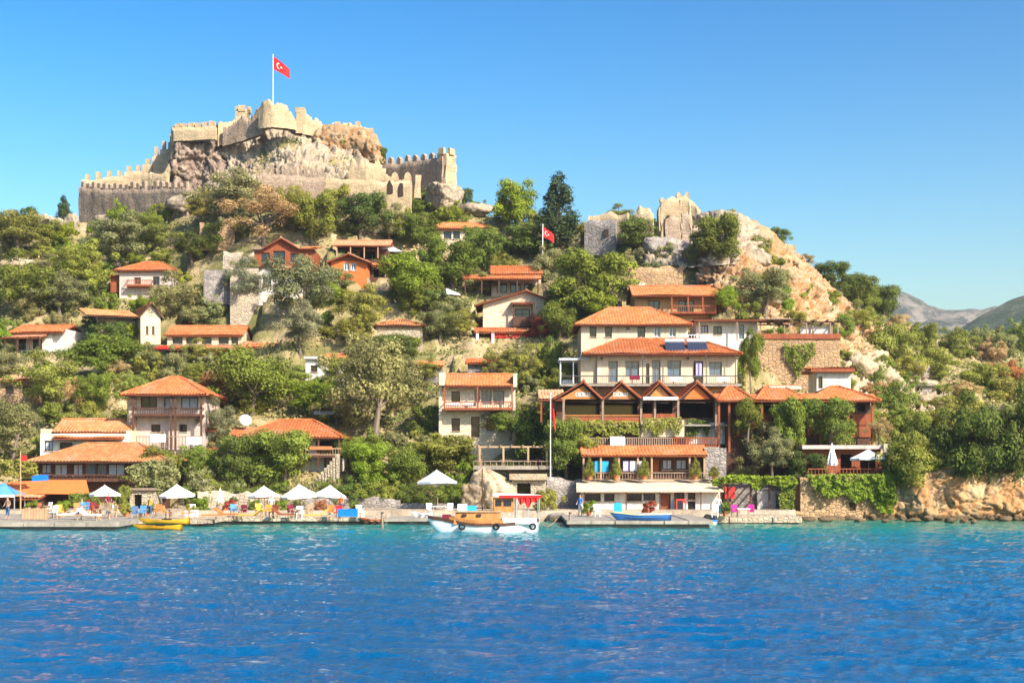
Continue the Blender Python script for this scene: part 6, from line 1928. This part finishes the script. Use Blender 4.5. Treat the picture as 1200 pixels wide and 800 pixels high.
# rocks along the water
for i, (px, row, w_, h_, mt_, lab) in enumerate([(570, 600, 70, 58, 'rock_cream', 'big pale boulder rising behind the moored boat'), (652, 613, 34, 16, 'rock_grey', 'dark shore rock right of the moored boat'), (640, 619, 22, 8, 'rock_grey', 'low wet rock at the stern of moored boat'),
        (668, 606, 24, 16, 'rock_grey', 'grey rock against the landing wall'), (538, 612, 20, 12, 'rock_grey', 'small grey rock at the bow of moored boat'), (925, 606, 22, 34, 'rock_cream', 'upright cream rock at right end of pergola'),
        (85, 275, 22, 32, 'rock_castle', 'pale crag left of the dark castle wall'), (215, 250, 44, 26, 'rock_castle', 'rock ledge below the dark castle wall'), (130, 262, 44, 16, 'rock_castle', 'flat rock at foot of the dark castle wall'),
        (884, 312, 40, 26, 'rock_castle', 'tilted grey slab on the orange cliff'), (780, 302, 56, 34, 'rock_grey', 'grey rock face below the roofless ruin'),
        (950, 350, 36, 30, 'rock_orange', 'orange boulder on the hillside cliff edge'), (905, 360, 26, 30, 'rock_cream', 'cream boulder under the olive on cliff'), (1010, 440, 40, 30, 'rock_cream', 'pale boulder above the long restaurant end'), (1068, 446, 44, 34, 'rock_grey', 'grey boulder left of the stone shed'),
        (1040, 452, 36, 24, 'rock_cream', 'cream boulder in the outcrop middle'), (1095, 478, 40, 22, 'rock_cream', 'pale boulder below the stone shed'), (1110, 500, 30, 18, 'rock_orange', 'orange boulder among dark trees on right'), (560, 252, 44, 20, 'rock_castle', 'pale rock right of the castle tower'),
        (500, 240, 30, 22, 'rock_castle', 'tan rock beneath the right castle wall'), (20, 312, 40, 16, 'rock_cream', 'pale rock among trees at far left'), (1140, 402, 34, 12, 'rock_cream', 'pale rock on the far right ridge'), (1185, 470, 30, 14, 'rock_cream', 'pale rock low on the right slope'),
        (975, 612, 30, 12, 'rock_shore', 'low rock at foot of the sea wall'), (1046, 610, 34, 20, 'rock_shore', 'rounded rock right of the sea wall'), (230, 612, 26, 10, 'rock_cream', 'low pale rock beside the landing')]):
    sea_ = row > 595
    Yb = (CH + .15) * F / (row - HY) if sea_ and row > 604 else (124.2 if i == 0 else None)
    boulder(lab, px, row + (3 if sea_ else 4), w_, h_, mt_, 100 + i * 7, Yb, 5 if i == 0 else 4, 3.5 if i == 0 else None)
for i in range(18):
    px = 950 + i * 15 + rng.uniform(-4, 4)
    row = rng.uniform(610, 616)
    boulder(('first second third fourth fifth sixth seventh eighth ninth tenth eleventh twelfth thirteenth fourteenth fifteenth sixteenth seventeenth last'.split()[i]) + ' rubble stone rightward from the sea wall along cliff foot', float(px), float(row), float(rng.uniform(8, 20)), float(rng.uniform(5, 10)), 'rock_shore', 400 + i, (CH + .1) * F / (row - HY), 3, None, 'rubble stones along the cliff foot', 'rubble_stone')

def hull(L, B, sheer, keel, n=18, sharp=(1.0, .35), flare=.8):
    """open boat shell; x from -L/2 (bow) to L/2; sheer(u) = rim height, returns skin mesh builder and rim points"""
    V, Fs, rim = [], [], []
    for i in range(n + 1):
        u = i / n
        hb = B / 2 * (min(1, (u / .42)) ** .75 if u < .42 else 1 - (1 - sharp[1]) * max(0, (u - .42) / .58) ** 2.2)
        hb = max(hb, .02)
        zs = sheer(u)
        zk = keel + (zs - keel) * max(0, (.10 - u) / .10) ** 1.2 * .8
        x = -L / 2 + L * u
        pts = [(0, zk), (hb * .45, zk + (zs - zk) * .06), (hb * .78 * flare / .8, zk + (zs - zk) * .3), (hb * .93, zk + (zs - zk) * .62), (hb, zs)]
        row = [(x - (.25 * (p[1] - keel) / max(zs - keel, .1) if u < .08 else 0), -p[0], p[1]) for p in reversed(pts)] + [(x - (.25 * (p[1] - keel) / max(zs - keel, .1) if u < .08 else 0), p[0], p[1]) for p in pts[1:]]
        V += row
        rim.append((row[0], row[-1]))
    k = 9
    for i in range(n):
        for j in range(k - 1): Fs.append((i * k + j, (i + 1) * k + j, (i + 1) * k + j + 1, i * k + j + 1))
    Fs.append(tuple(n * k + j for j in range(k)))
    m = MB(); m.add(V, Fs)
    return m, rim
def strip(rim, dz0, dz1, out=.03):
    """band running along both sides of a hull below its rim"""
    ms = []
    for sd in (0, 1):
        m = MB(); V, Fs = [], []
        for r_ in rim:
            x, y, z = r_[sd]
            s_ = -1 if sd == 0 else 1
            V += [(x, y + s_ * out, z + dz1), (x, y + s_ * out, z + dz0), (x, y - s_ * .02, z + dz1)]
        for i in range(len(rim) - 1):
            Fs += [(i * 3, i * 3 + 1, (i + 1) * 3 + 1, (i + 1) * 3), (i * 3, (i + 1) * 3, (i + 1) * 3 + 2, i * 3 + 2)]
        m.add(V, Fs); ms.append(m)
    return ms
def deck_of(rim, dz, i0=0, i1=None):
    m = MB(); V, Fs = [], []
    rr = rim[i0:i1]
    for a, b_ in rr: V += [(a[0], a[1] * .96, a[2] + dz), (b_[0], b_[1] * .96, b_[2] + dz)]
    for i in range(len(rr) - 1): Fs.append((2 * i, 2 * i + 1, 2 * i + 3, 2 * i + 2))
    m.add(V, Fs)
    return m
# --- the moored tour boat
bt = empty('tour_boat', spot(568, 624, 0.0) + Vector((0, .9, 0)), R(2)); tag(bt, 'white and varnished wood tour boat moored at the centre', 'boat')
kb = bt.location.y / F
hm, rim = hull(126 * kb, 2.5, lambda u: .62 + .55 * max(0, (.45 - u) / .45) ** 1.6 + .28 * max(0, (u - .6) / .4) ** 1.5, -.45)
hb_ = hm.build('hull', 'paint_white', bt, True)
for m in strip(rim, -.16, .05): m.build('rubbing_strake', 'wood_dark', hb_)
deck_of(rim, -.08).build('deck', 'wood_orange', bt)
X_ = lambda px: (px - 568) * kb
Zb = lambda row: (624 - row) * kb
for m in strip(rim[3:13], .0, .26): m.build('bulwark', 'wood_orange', bt)
cab = MB(); cab.add([(X_(531), -.85, .6), (X_(586), -.9, .6), (X_(586), .9, .6), (X_(531), .85, .6), (X_(534), -.72, Zb(600)), (X_(586), -.78, Zb(599.5)), (X_(586), .78, Zb(599.5)), (X_(534), .72, Zb(600))],
        [(4, 5, 6, 7), (0, 1, 5, 4), (1, 2, 6, 5), (2, 3, 7, 6), (3, 0, 4, 7)])
cb = cab.build('cabin', 'wood_orange', bt)
MB().box(X_(532), X_(587), -.86, .86, Zb(600) - .01, Zb(598.6)).build('cabin_roof', 'wood_pale', cb)
for p in (544, 561): MB().box(X_(p - 2.6), X_(p + 2.6), -.93, -.80, Zb(604.5), Zb(602.2)).build('porthole', 'glass_dark', cb)
wh = MB().box(X_(578), X_(601), -.80, .80, Zb(600), Zb(584)).build('wheelhouse', 'wood_orange', bt)
for a, b_ in ((580, 587), (589.5, 598.5)): MB().box(X_(a), X_(b_), -.83, -.79, Zb(593), Zb(586)).build('window', 'glass_dark', wh)
cn = MB(); V, Fs = [], []
for i in range(9):
    u = i / 8
    x = X_(577) + (X_(634) - X_(577)) * u
    for j in range(5):
        v = j / 4 * 2 - 1
        V.append((x, v * 1.05, Zb(581) + .16 * (1 - v * v) - .12 * u * u))
for i in range(8):
    for j in range(4): Fs.append((i * 5 + j, (i + 1) * 5 + j, (i + 1) * 5 + j + 1, i * 5 + j + 1))
cn.add(V, Fs); co = cn.build('canopy', 'canvas_white', bt, True)
dr = MB(); V, Fs = [], []
for i in range(13):
    u = i / 12
    x = X_(606) + (X_(630) - X_(606)) * u
    V += [(x, -1.04 + .05 * math.sin(i * 2.1), Zb(582)), (x, -1.02 + .09 * math.sin(i * 2.1 + .6), Zb(582) - .25 - .62 * math.sin(PI * min(1, u * 1.1)) ** .7 * (.6 + .4 * math.sin(i * 1.3)))]
for i in range(12): Fs.append((2 * i, 2 * i + 1, 2 * i + 3, 2 * i + 2))
dr.add(V, Fs); dr.build('red_drape', 'canvas_red', bt)
MB().box(X_(584), X_(634), -1.08, -1.05, Zb(583.5), Zb(580.2)).build('red_trim', 'canvas_red', co)
for p in (604, 618, 631):
    for sy_ in (-.95, .95): MB().bar((X_(p), sy_, .6), (X_(p), sy_, Zb(581)), .03).build('canopy_post', 'metal', bt)
MB().box(X_(588), X_(628), -1.0, -.85, .62, Zb(607)).build('coaming', 'paint_white', bt); MB().box(X_(590), X_(628), -.8, .8, .62, .85).build('bench', 'paint_white', bt)
MB().box(X_(536), X_(547), -.6, .6, Zb(598.5), Zb(591)).build('box', 'paint_white', bt); MB().box(X_(547.5), X_(558), -.5, .5, Zb(598.5), Zb(593)).build('folded_tarp', 'cloth_cyan', bt)
MB().bar((X_(565), 0, .6), (X_(565), 0, Zb(549)), .05, 8, .035).build('mast', 'wood_dark', bt); MB().bar((X_(565), 0, Zb(552)), (X_(506), 0, 1.3), .012, 4).build('forestay', 'metal_dark', bt)
MB().box(X_(518), X_(528), -.4, .4, .8, 1.25).build('coiled_net', 'cloth_maroon', bt)
for p in (541, 581, 623):
    t = MB(); V, Fs = [], []
    for i in range(10):
        a = 2 * PI * i / 10
        for j in range(6):
            b_ = 2 * PI * j / 6
            r_ = .19 + .07 * math.cos(b_)
            V.append((X_(p) + r_ * math.cos(a), -1.24 + .07 * math.sin(b_) - (.0 if p > 550 else -.12), .45 + r_ * math.sin(a)))
    for i in range(10):
        for j in range(6): Fs.append((i * 6 + j, ((i + 1) % 10) * 6 + j, ((i + 1) % 10) * 6 + (j + 1) % 6, i * 6 + (j + 1) % 6))
    t.add(V, Fs); t.build('tyre_fender', 'rubber', bt, True)
for (a_, b_, lab) in (((X_(508), -.2, 1.15), (X_(470), 9.5, .5), 'bow'), ((X_(630), .3, .85), (X_(662), 8.5, .6), 'stern')):
    m = MB(); pa, pb = Vector(a_), Vector(b_)
    pts_ = [pa.lerp(pb, i / 8) - Vector((0, 0, .5 * math.sin(PI * i / 8))) for i in range(9)]
    for i in range(8): m.bar(pts_[i], pts_[i + 1], .02, 5)
    m.build('mooring_rope', 'wood_pale', bt)
def small_boat(label, px0, px1, loc, mat, inner, kind='rowboat', rot=0.0, h=.5, cat='boat'):
    e = empty(kind, loc, rot); tag(e, label, cat)
    L = (px1 - px0) * loc.y / F
    kay = kind == 'kayak'
    hm, rim = hull(L, .75 if kay else min(1.5, L * .4), (lambda u: h * (.62 + .38 * abs(2 * u - 1) ** 2.5)) if kay else (lambda u: h * (.75 + .35 * max(0, (.4 - u) / .4) ** 1.5 + .08 * u)), -.06 if kay else -.12, 14, (1, .05 if kay else .6))
    hm.build('hull', mat, e, True)
    if kay:
        n_ = len(rim)
        deck_of(rim, .01, 0, n_ // 2 - 1).build('fore_deck', inner, e); deck_of(rim, .01, n_ // 2 + 2).build('aft_deck', inner, e)
        MB().lathe([(.36, 0), (.40, .05), (.33, .07), (.30, .0)], 12, (0.1, 0, h * .64)).build('cockpit_rim', 'rubber', e)
    else:
        deck_of(rim, -h * .45).build('floor', inner, e)
        for m in strip(rim, -.09, .03, .03): m.build('gunwale', inner, e)
        for x in (-.12, .2): MB().box(L * x - .12, L * x + .12, -.5, .5, h * .5, h * .5 + .05).build('thwart', 'wood_pale', e)
    return e
small_boat('yellow kayak lying nearest the water beside the landing', 157, 214, spot(186, 620, 0.05), 'paint_yellow', 'paint_yellow', 'kayak', R(-3), .42)
small_boat('yellow kayak resting behind the other one on landing', 164, 223, spot(194, 613, .54) , 'paint_yellow', 'paint_yellow', 'kayak', R(-4), .42)
small_boat('blue rowing boat with cream inside on the landing', 718, 786, spot(752, 609, .58), 'paint_blue', 'paint_cream', 'rowboat', R(2), .62)
small_boat('white boat with blue band moored right of the landing', 798, 840, spot(820, 615, .0), 'paint_white', 'paint_blue', 'rowboat', R(-6), .5)
small_boat('white dinghy lying on the narrow jetty', 484, 506, spot(496, 606, .48), 'paint_white', 'canvas_grey', 'rowboat', R(5), .45)
small_boat('dark dinghy tied between quay and jetty', 426, 450, spot(438, 614, .0), 'wood_dark', 'wood_red', 'rowboat', R(8), .5)
bb_ = empty('sign_board', spot(724, 606, .57)); tag(bb_, 'small blue notice board on the landing', 'sign')
MB().box(-.32, .32, -.03, .03, .45, 1.15).build('board', 'cloth_cyan', bb_); MB().box(-.3, -.24, -.02, .02, 0, .45).build('leg', 'wood_grey', bb_); MB().box(.24, .3, -.02, .02, 0, .45).build('leg', 'wood_grey', bb_)
# --- seats, tables
def lounger(label, loc, rot, cloth, frame='wood_pale'):
    e = empty('sun_lounger', loc, rot); tag(e, label, 'sun lounger', 'loungers on the waterfront')
    MB().box(-.95, .95, -.3, .3, .28, .34).build('frame', frame, e)
    for sx_ in (-.85, .85):
        for sy_ in (-.25, .25): MB().box(sx_ - .03, sx_ + .03, sy_ - .03, sy_ + .03, 0, .28).build('leg', frame, e)
    MB().box(-.95, .28, -.28, .28, .345, .43).build('cushion', cloth, e)
    b_ = MB(); b_.add([(.28, -.28, .345), (.92, -.28, .80), (.92, .28, .80), (.28, .28, .345), (.24, -.28, .44), (.87, -.28, .89), (.87, .28, .89), (.24, .28, .44)], [(3, 2, 1, 0), (4, 5, 6, 7), (0, 1, 5, 4), (1, 2, 6, 5), (2, 3, 7, 6), (3, 0, 4, 7)])
    b_.build('backrest', cloth, e)
    return e
def chair(label, loc, rot, cloth, frame='wood_pale'):
    e = empty('chair', loc, rot); tag(e, label, 'chair', 'chairs on the waterfront')
    MB().box(-.26, .26, -.26, .26, .42, .50).build('seat', cloth, e)
    b_ = MB(); b_.add([(-.26, .22, .50), (.26, .22, .50), (.26, .28, .50), (-.26, .28, .50), (-.26, .32, 1.0), (.26, .32, 1.0), (.26, .38, 1.0), (-.26, .38, 1.0)], [(3, 2, 1, 0), (4, 5, 6, 7), (0, 1, 5, 4), (1, 2, 6, 5), (2, 3, 7, 6), (3, 0, 4, 7)])
    b_.build('backrest', cloth, e)
    for sx_ in (-.22, .22):
        for sy_ in (-.22, .22): MB().box(sx_ - .025, sx_ + .025, sy_ - .025, sy_ + .025, 0, .42).build('leg', frame, e)
        MB().box(sx_ - .03, sx_ + .03, -.22, .24, .66, .70).build('armrest', frame, e)
    return e
def table(label, loc, rot, top, w_=1.1, d_=.8, drop=None):
    e = empty('table', loc, rot); tag(e, label, 'table', 'tables on the waterfront')
    MB().box(-w_ / 2, w_ / 2, -d_ / 2, d_ / 2, .71, .76).build('tabletop', top, e)
    for sx_ in (-1, 1):
        for sy_ in (-1, 1): MB().box(sx_ * (w_ / 2 - .08) - .03, sx_ * (w_ / 2 - .08) + .03, sy_ * (d_ / 2 - .08) - .03, sy_ * (d_ / 2 - .08) + .03, 0, .71).build('leg', 'wood_pale', e)
    if drop:
        c = MB().box(-w_ / 2 - .02, w_ / 2 + .02, -d_ / 2 - .03, -d_ / 2 - .012, .765 - drop, .775); c.box(-w_ / 2 - .02, w_ / 2 + .02, -d_ / 2 - .012, d_ / 2 + .02, .765, .775)
        c.build('tablecloth', top, e)
    return e
ZP, ZL, ZQ = .62, .54, .57
lounger('white cushioned lounger in front of orange awning', spot(82, 608, ZP), R(12), 'canvas_white')
lounger('white lounger at the pier end near parasol', spot(104, 609, ZP), R(160), 'canvas_white')
lounger('orange lounger below the folded parasol', spot(251, 609, ZQ), R(10), 'canvas_orange')
lounger('second orange lounger right of folded parasol', spot(264, 608, ZQ), R(170), 'canvas_orange')
lounger('yellow lounger left of the lone parasol', spot(294, 609, ZQ), R(-8), 'cloth_yellow')
lounger('yellow lounger under the right twin parasol', spot(371, 609, ZQ), R(6), 'cloth_yellow')
lounger('brown lounger between lone and twin parasols', spot(332, 608, ZQ), R(172), 'wood_red')
chair('light blue chair by the folded parasol', spot(274, 605, ZQ), R(20), 'canvas_blue'); chair('maroon chair next to light blue chair', spot(284, 606, ZQ), R(-15), 'cloth_maroon')
chair('yellow chair under the lone parasol', spot(304, 604, ZQ), R(30), 'cloth_yellow'); chair('second yellow chair under the lone parasol', spot(312, 605, ZQ), R(-25), 'cloth_yellow')
chair('pale blue deck chair under left twin parasol', spot(351, 608, ZQ), R(5), 'canvas_grey', 'paint_white'); chair('orange chair under the right twin parasol', spot(388, 606, ZQ), R(10), 'canvas_orange'); chair('orange-red chair beside the blue covered table', spot(396, 607, ZQ), R(-12), 'canvas_red')
table('table under a bright blue cloth on the quay', spot(408, 608, ZQ), 0, 'cloth_blue', 1.5, .8, .55)
table('wooden table under the pier parasol', spot(124, 607, ZP), 0, 'wood_pale'); table('wooden table under the landing parasol', spot(206, 607, ZL), 0, 'wood_pale', 1.3)
chair('wooden chair left of the landing table', spot(196, 607, ZL), R(80), 'wood_orange'); chair('wooden chair right of the landing table', spot(217, 608, ZL), R(-80), 'wood_orange'); chair('navy chair before the stone hut', spot(158, 608, ZL), R(15), 'paint_waterline'); chair('blue-grey chair before the stone hut', spot(166, 607, ZL), R(-10), 'canvas_blue')
chair('grey chair in front of awning post', spot(62, 607, ZP), R(-20), 'canvas_grey'); chair('tan chair left of the white lounger', spot(70, 606, ZP), R(30), 'cloth_yellow'); chair('brown chair at the pier table', spot(114, 607, ZP), R(90), 'wood_red')
chair('magenta seat left under the pergola', spot(862, 606, .62), R(15), 'cloth_magenta'); chair('magenta seat in the middle under the pergola', spot(880, 606, .62), R(-10), 'cloth_magenta'); table('low white table under the pergola', spot(871, 607, .62), 0, 'paint_white', 1.0, .7)
chair('white chair in front of the marquee parasol', spot(504, 603, .47), R(20), 'canvas_white', 'paint_white'); chair('white chair right of the marquee pole', spot(526, 603, .47), R(-20), 'canvas_white', 'paint_white'); table('white table under the marquee parasol', spot(515, 603, .47), 0, 'paint_white')
chair('white chair at the boathouse wall', spot(700, 605, .58), R(10), 'canvas_grey', 'paint_white'); chair('second white chair at the boathouse wall', spot(838, 606, .62), R(-10), 'canvas_grey', 'paint_white')
fb_ = empty('flower_trough', spot(218, 606, ZL) + Vector((0, 2, 0))); tag(fb_, 'white flower trough behind the landing table', 'planter'); MB().box(-.5, .5, -.2, .2, 0, .55).build('trough', 'paint_white', fb_)
o_ = bpy.data.objects.new('flowers', PROTO['bush'][0][0]); COL.objects.link(o_); o_.parent = fb_; o_.location = (0, 0, .5); o_.scale = (.4, .25, .35); o_.color = COLS['yellow'] + (1,)
# more of the crowded left waterfront
h = House('shade_backing', 'added dark timber backing for the shade under the blue canopy', 'shelter', -20, 44, 584, 606, Y=124.6, deep=2.4, wall='wood_dark', found=.6, op=[(-8, 8, 588, 604, 'void'), (14, 34, 588, 604, 'void')], pad=False)  # added dark backing, stands in for shade under the canopy
h.shed(h.x0 - .3, h.x1 + .3, -.6, 2.4, h.zt, .4, 'tile_brown')
CH_ = [(46, 603, 30, 'wood_red', 'wood_dark', 'red-brown chair behind the plank screen'), (55, 602, -40, 'canvas_white', 'wood_pale', 'white cushioned chair behind the plank screen'), (90, 603, 15, 'wood_orange', 'wood_pale', 'orange wood chair behind the white loungers'),
       (99, 602, -20, 'canvas_blue', 'wood_pale', 'blue chair behind the white loungers'), (112, 603, 60, 'cloth_maroon', 'wood_dark', 'maroon chair left under the pier parasol'), (139, 604, -60, 'cloth_yellow', 'wood_pale', 'yellow chair right of the pier parasol'),
       (226, 605, 20, 'canvas_white', 'wood_pale', 'white chair at the right end of landing'), (320, 606, -30, 'wood_red', 'wood_dark', 'dark chair right of the lone parasol'), (342, 606, 35, 'cloth_maroon', 'wood_dark', 'maroon chair left of the twin parasols'),
       (362, 605, -10, 'wood_pale', 'wood_pale', 'pale wooden chair between twin parasol poles'), (422, 606, 25, 'canvas_grey', 'paint_white', 'grey chair right of the blue covered table'), (184, 605, -15, 'wood_orange', 'wood_pale', 'orange wood chair behind the kayaks')]
for px, row, rz, c1_, c2_, lab in CH_: chair(lab, spot(px, row, ZP if px < 140 else ZL if px < 247 else ZQ), R(rz), c1_, c2_)
TB_ = [(51, 604, 'wood_dark', 'dark table behind the plank screen'), (94, 604, 'wood_pale', 'pale table behind the white loungers'), (346, 608, 'wood_pale', 'small pale table left of the twin parasols'), (278, 608, 'wood_dark', 'small dark table before the blue and maroon chairs')]
for px, row, c1_, lab in TB_: table(lab, spot(px, row, ZP if px < 140 else ZQ), R(px % 17 - 8), c1_, .8, .7)
def flower_pot(label, loc, col, s_=.45):
    e = empty('flower_pot', loc); tag(e, label, 'potted plant', 'flower pots along the waterfront')
    MB().lathe([(0, 0), (.16, 0), (.23, .36), (.26, .36), (.26, .42), (.2, .42), (0, .38)], 10).build('pot', 'terracotta', e)
    o = bpy.data.objects.new('foliage', PROTO['bush'][int(loc.x) % 5][0]); COL.objects.link(o); o.parent = e; o.location = (0, 0, .36); o.scale = (s_, s_, s_ * 1.2); o.color = COLS[col] + (1,)
for px, row, col, lab in [(36, 603, 'green', 'flower pot behind the left end of plank screen'), (74, 602, 'bright', 'flower pot behind the first white lounger'), (108, 601, 'red', 'red flower pot left of the pier parasol'), (148, 606, 'yellow', 'yellow leafy pot left of the stone hut door'),
        (172, 605, 'green', 'green pot right of the stone hut door'), (228, 602, 'rust', 'rusty flower pot behind the landing chair'), (268, 602, 'red', 'red flower pot by the folded parasol'), (298, 602, 'green', 'green pot behind the yellow lounger'),
        (328, 602, 'bright', 'bright green pot behind the brown lounger'), (376, 602, 'rust', 'rusty flower pot between the twin parasols'), (416, 603, 'green', 'green pot right of the blue table'), (690, 604, 'bright', 'green pot at the boathouse left window'), (760, 604, 'red', 'red flower pot by the boathouse door'), (850, 605, 'green', 'green pot at left pergola post')]:
    flower_pot(lab, spot(px, row, ZP if px < 140 else ZL if px < 247 else ZQ if px < 440 else .6), col)
# reed screen: each board its own part
rs_ = empty('reed_screen', spot(41, 609, ZP)); tag(rs_, 'low tan plank screen beside the blue canopy', 'screen')
for i in range(9): MB().box(-.95 + i * .212, -.95 + i * .212 + .19, -.03 + .01 * (i % 2), .03, .05, .85 + .05 * ((i * 7) % 3)).build('plank', 'wood_pale', rs_)
MB().box(-1, 1, .032, .07, .6, .68).build('rail', 'wood_grey', rs_)
for i, (px, lab) in enumerate(((128, 'mooring post at the pier end'), (448, 'mooring post beside the dark dinghy'), (668, 'mooring post at left end of landing'))):
    p_ = empty('mooring_post', spot(px, 612, .4)); tag(p_, 'stubby wooden ' + lab, 'post'); MB().bar((0, 0, -.8), (0, 0, .75), .1, 8, .09).build('shaft', 'wood_grey', p_); MB().lathe([(0, .8), (.12, .78), (.12, .70), (.1, .70)], 8).build('cap', 'metal_dark', p_)

# --- people: one continuous skinned body each
def person(label, loc, rot, pose, shirt, trousers):
    sit = pose == 'sit'
    hz = .46 if sit else .92
    J = [((0, 0, hz), .13), ((0, 0, hz + .20), .125), ((0, 0, hz + .40), .15), ((0, 0, hz + .54), .065), ((0, -.015, hz + .64), .085), ((0, -.02, hz + .74), .095), ((0, -.01, hz + .83), .06)]
    E = [(0, 1), (1, 2), (2, 3), (3, 4), (4, 5), (5, 6)]
    for sx_ in (-1, 1):
        b = len(J)
        if sit: J += [((.1 * sx_, -.05, hz), .10), ((.13 * sx_, -.45, hz + .03), .07), ((.13 * sx_, -.48, .10), .05), ((.13 * sx_, -.62, .04), .045)]
        else: J += [((.1 * sx_, 0, hz - .06), .10), ((.11 * sx_, -.03 * sx_, hz - .46), .068), ((.12 * sx_, .05 * sx_, .10), .05), ((.12 * sx_, .05 * sx_ - .15, .04), .045)]
        E += [(0, b), (b, b + 1), (b + 1, b + 2), (b + 2, b + 3)]
        b = len(J)
        J += [((.19 * sx_, 0, hz + .45), .06), ((.25 * sx_, -.03, hz + .18), .045), ((.22 * sx_, -.22, hz + .06), .034), ((.21 * sx_, -.29, hz + .04), .030)]
        E += [(2, b), (b, b + 1), (b + 1, b + 2), (b + 2, b + 3)]
        h_ = b + 3
        for f in range(5):
            b2 = len(J)
            ox = (-.028 + .014 * f) * sx_ if f else -.045 * sx_
            ln = (.03, .052, .06, .055, .042)[f]
            base = Vector((.21 * sx_ + ox, -.32 if f else -.29, hz + .035))
            J += [(tuple(base), .010), (tuple(base + Vector((0, -ln * .6, -.012))), .009), (tuple(base + Vector((0, -ln, -.035))), .008)]
            E += [(h_, b2), (b2, b2 + 1), (b2 + 1, b2 + 2)]
    me = bpy.data.meshes.new('body'); me.from_pydata([j[0] for j in J], E, [])
    o = bpy.data.objects.new('body', me); COL.objects.link(o)
    md = o.modifiers.new('skin', 'SKIN'); o.modifiers.new('sub', 'SUBSURF').levels = 1
    for v, j in zip(me.skin_vertices[0].data, J): v.radius = (j[1], j[1] * .85)
    me.skin_vertices[0].data[0].use_root = True
    dg = bpy.context.evaluated_depsgraph_get()
    nm = bpy.data.meshes.new_from_object(o.evaluated_get(dg))
    bpy.data.objects.remove(o)
    for mt_ in ('skin', shirt, trousers, 'hair'): nm.materials.append(MATS[mt_])
    for p in nm.polygons:
        c = p.center
        arm = abs(c.x) > .215 and c.z < hz + .30
        idx = 0
        if c.z > hz + .70 and (c.y > -.045 or c.z > hz + .79): idx = 3
        elif c.z > hz + .51 or arm: idx = 0
        elif c.z > hz + .03 and abs(c.y) < .2: idx = 1
        elif c.z > .28 and not arm: idx = 2
        p.material_index = idx
        p.use_smooth = True
    e = empty('person', loc, rot); tag(e, label, 'person')
    b_ = bpy.data.objects.new('body', nm); COL.objects.link(b_); b_.parent = e
    return e
person('person in dark clothes standing under the blue canopy', spot(9, 608, ZP), R(-20), 'stand', 'wood_grey', 'paint_waterline')
person('person in a white shirt sitting at the pier table', spot(132, 606, ZP), R(-70), 'sit', 'canvas_white', 'paint_waterline')
chair('chair of the person in white shirt', spot(132.6, 606, ZP) + Vector((0, .05, 0)), R(-70), 'wood_pale')
person('person in a dark red shirt standing by the parasol', spot(127, 601, ZP), R(40), 'stand', 'cloth_maroon', 'wood_grey')
person('person in a red top standing near the twin parasols', spot(400, 603, ZQ), R(-30), 'stand', 'canvas_orange', 'paint_waterline')
person('person in a blue shirt sitting behind white loungers', spot(96, 602, ZP), R(20), 'sit', 'canvas_blue', 'wood_grey')
person('person in white standing on the quay by yellow chairs', spot(318, 604, ZQ), R(10), 'stand', 'canvas_white', 'wood_grey')
person('person in a yellow top standing behind the kayaks', spot(176, 606, ZL), R(-35), 'stand', 'cloth_yellow', 'paint_waterline')
person('person in grey standing by the boathouse corner', spot(842, 605, .62), R(25), 'stand', 'canvas_grey', 'paint_waterline')
person('person in blue standing at left boathouse corner', spot(680, 604, .58), R(-25), 'stand', 'paint_blue', 'canvas_grey')

# ------------------------------------------------------------------ haze over the far hills
hz = MB().box(-2600, 2600, -60, 3400, -12, 420)
ho = tag(link('haze', hz.mesh('haze')), 'thin pale sea haze over the far hills', 'haze', kind='stuff')
m_ = bpy.data.materials.new('haze'); m_.use_nodes = True
t = m_.node_tree
t.nodes.remove(t.nodes['Principled BSDF'])
pv = t.nodes.new('ShaderNodeVolumePrincipled')
pv.inputs['Color'].default_value = (0.80, 0.88, 1.0, 1)
pv.inputs['Density'].default_value = 0.00013
pv.inputs['Anisotropy'].default_value = 0.2
t.links.new(pv.outputs[0], t.nodes['Material Output'].inputs['Volume'])
ho.data.materials.append(m_)
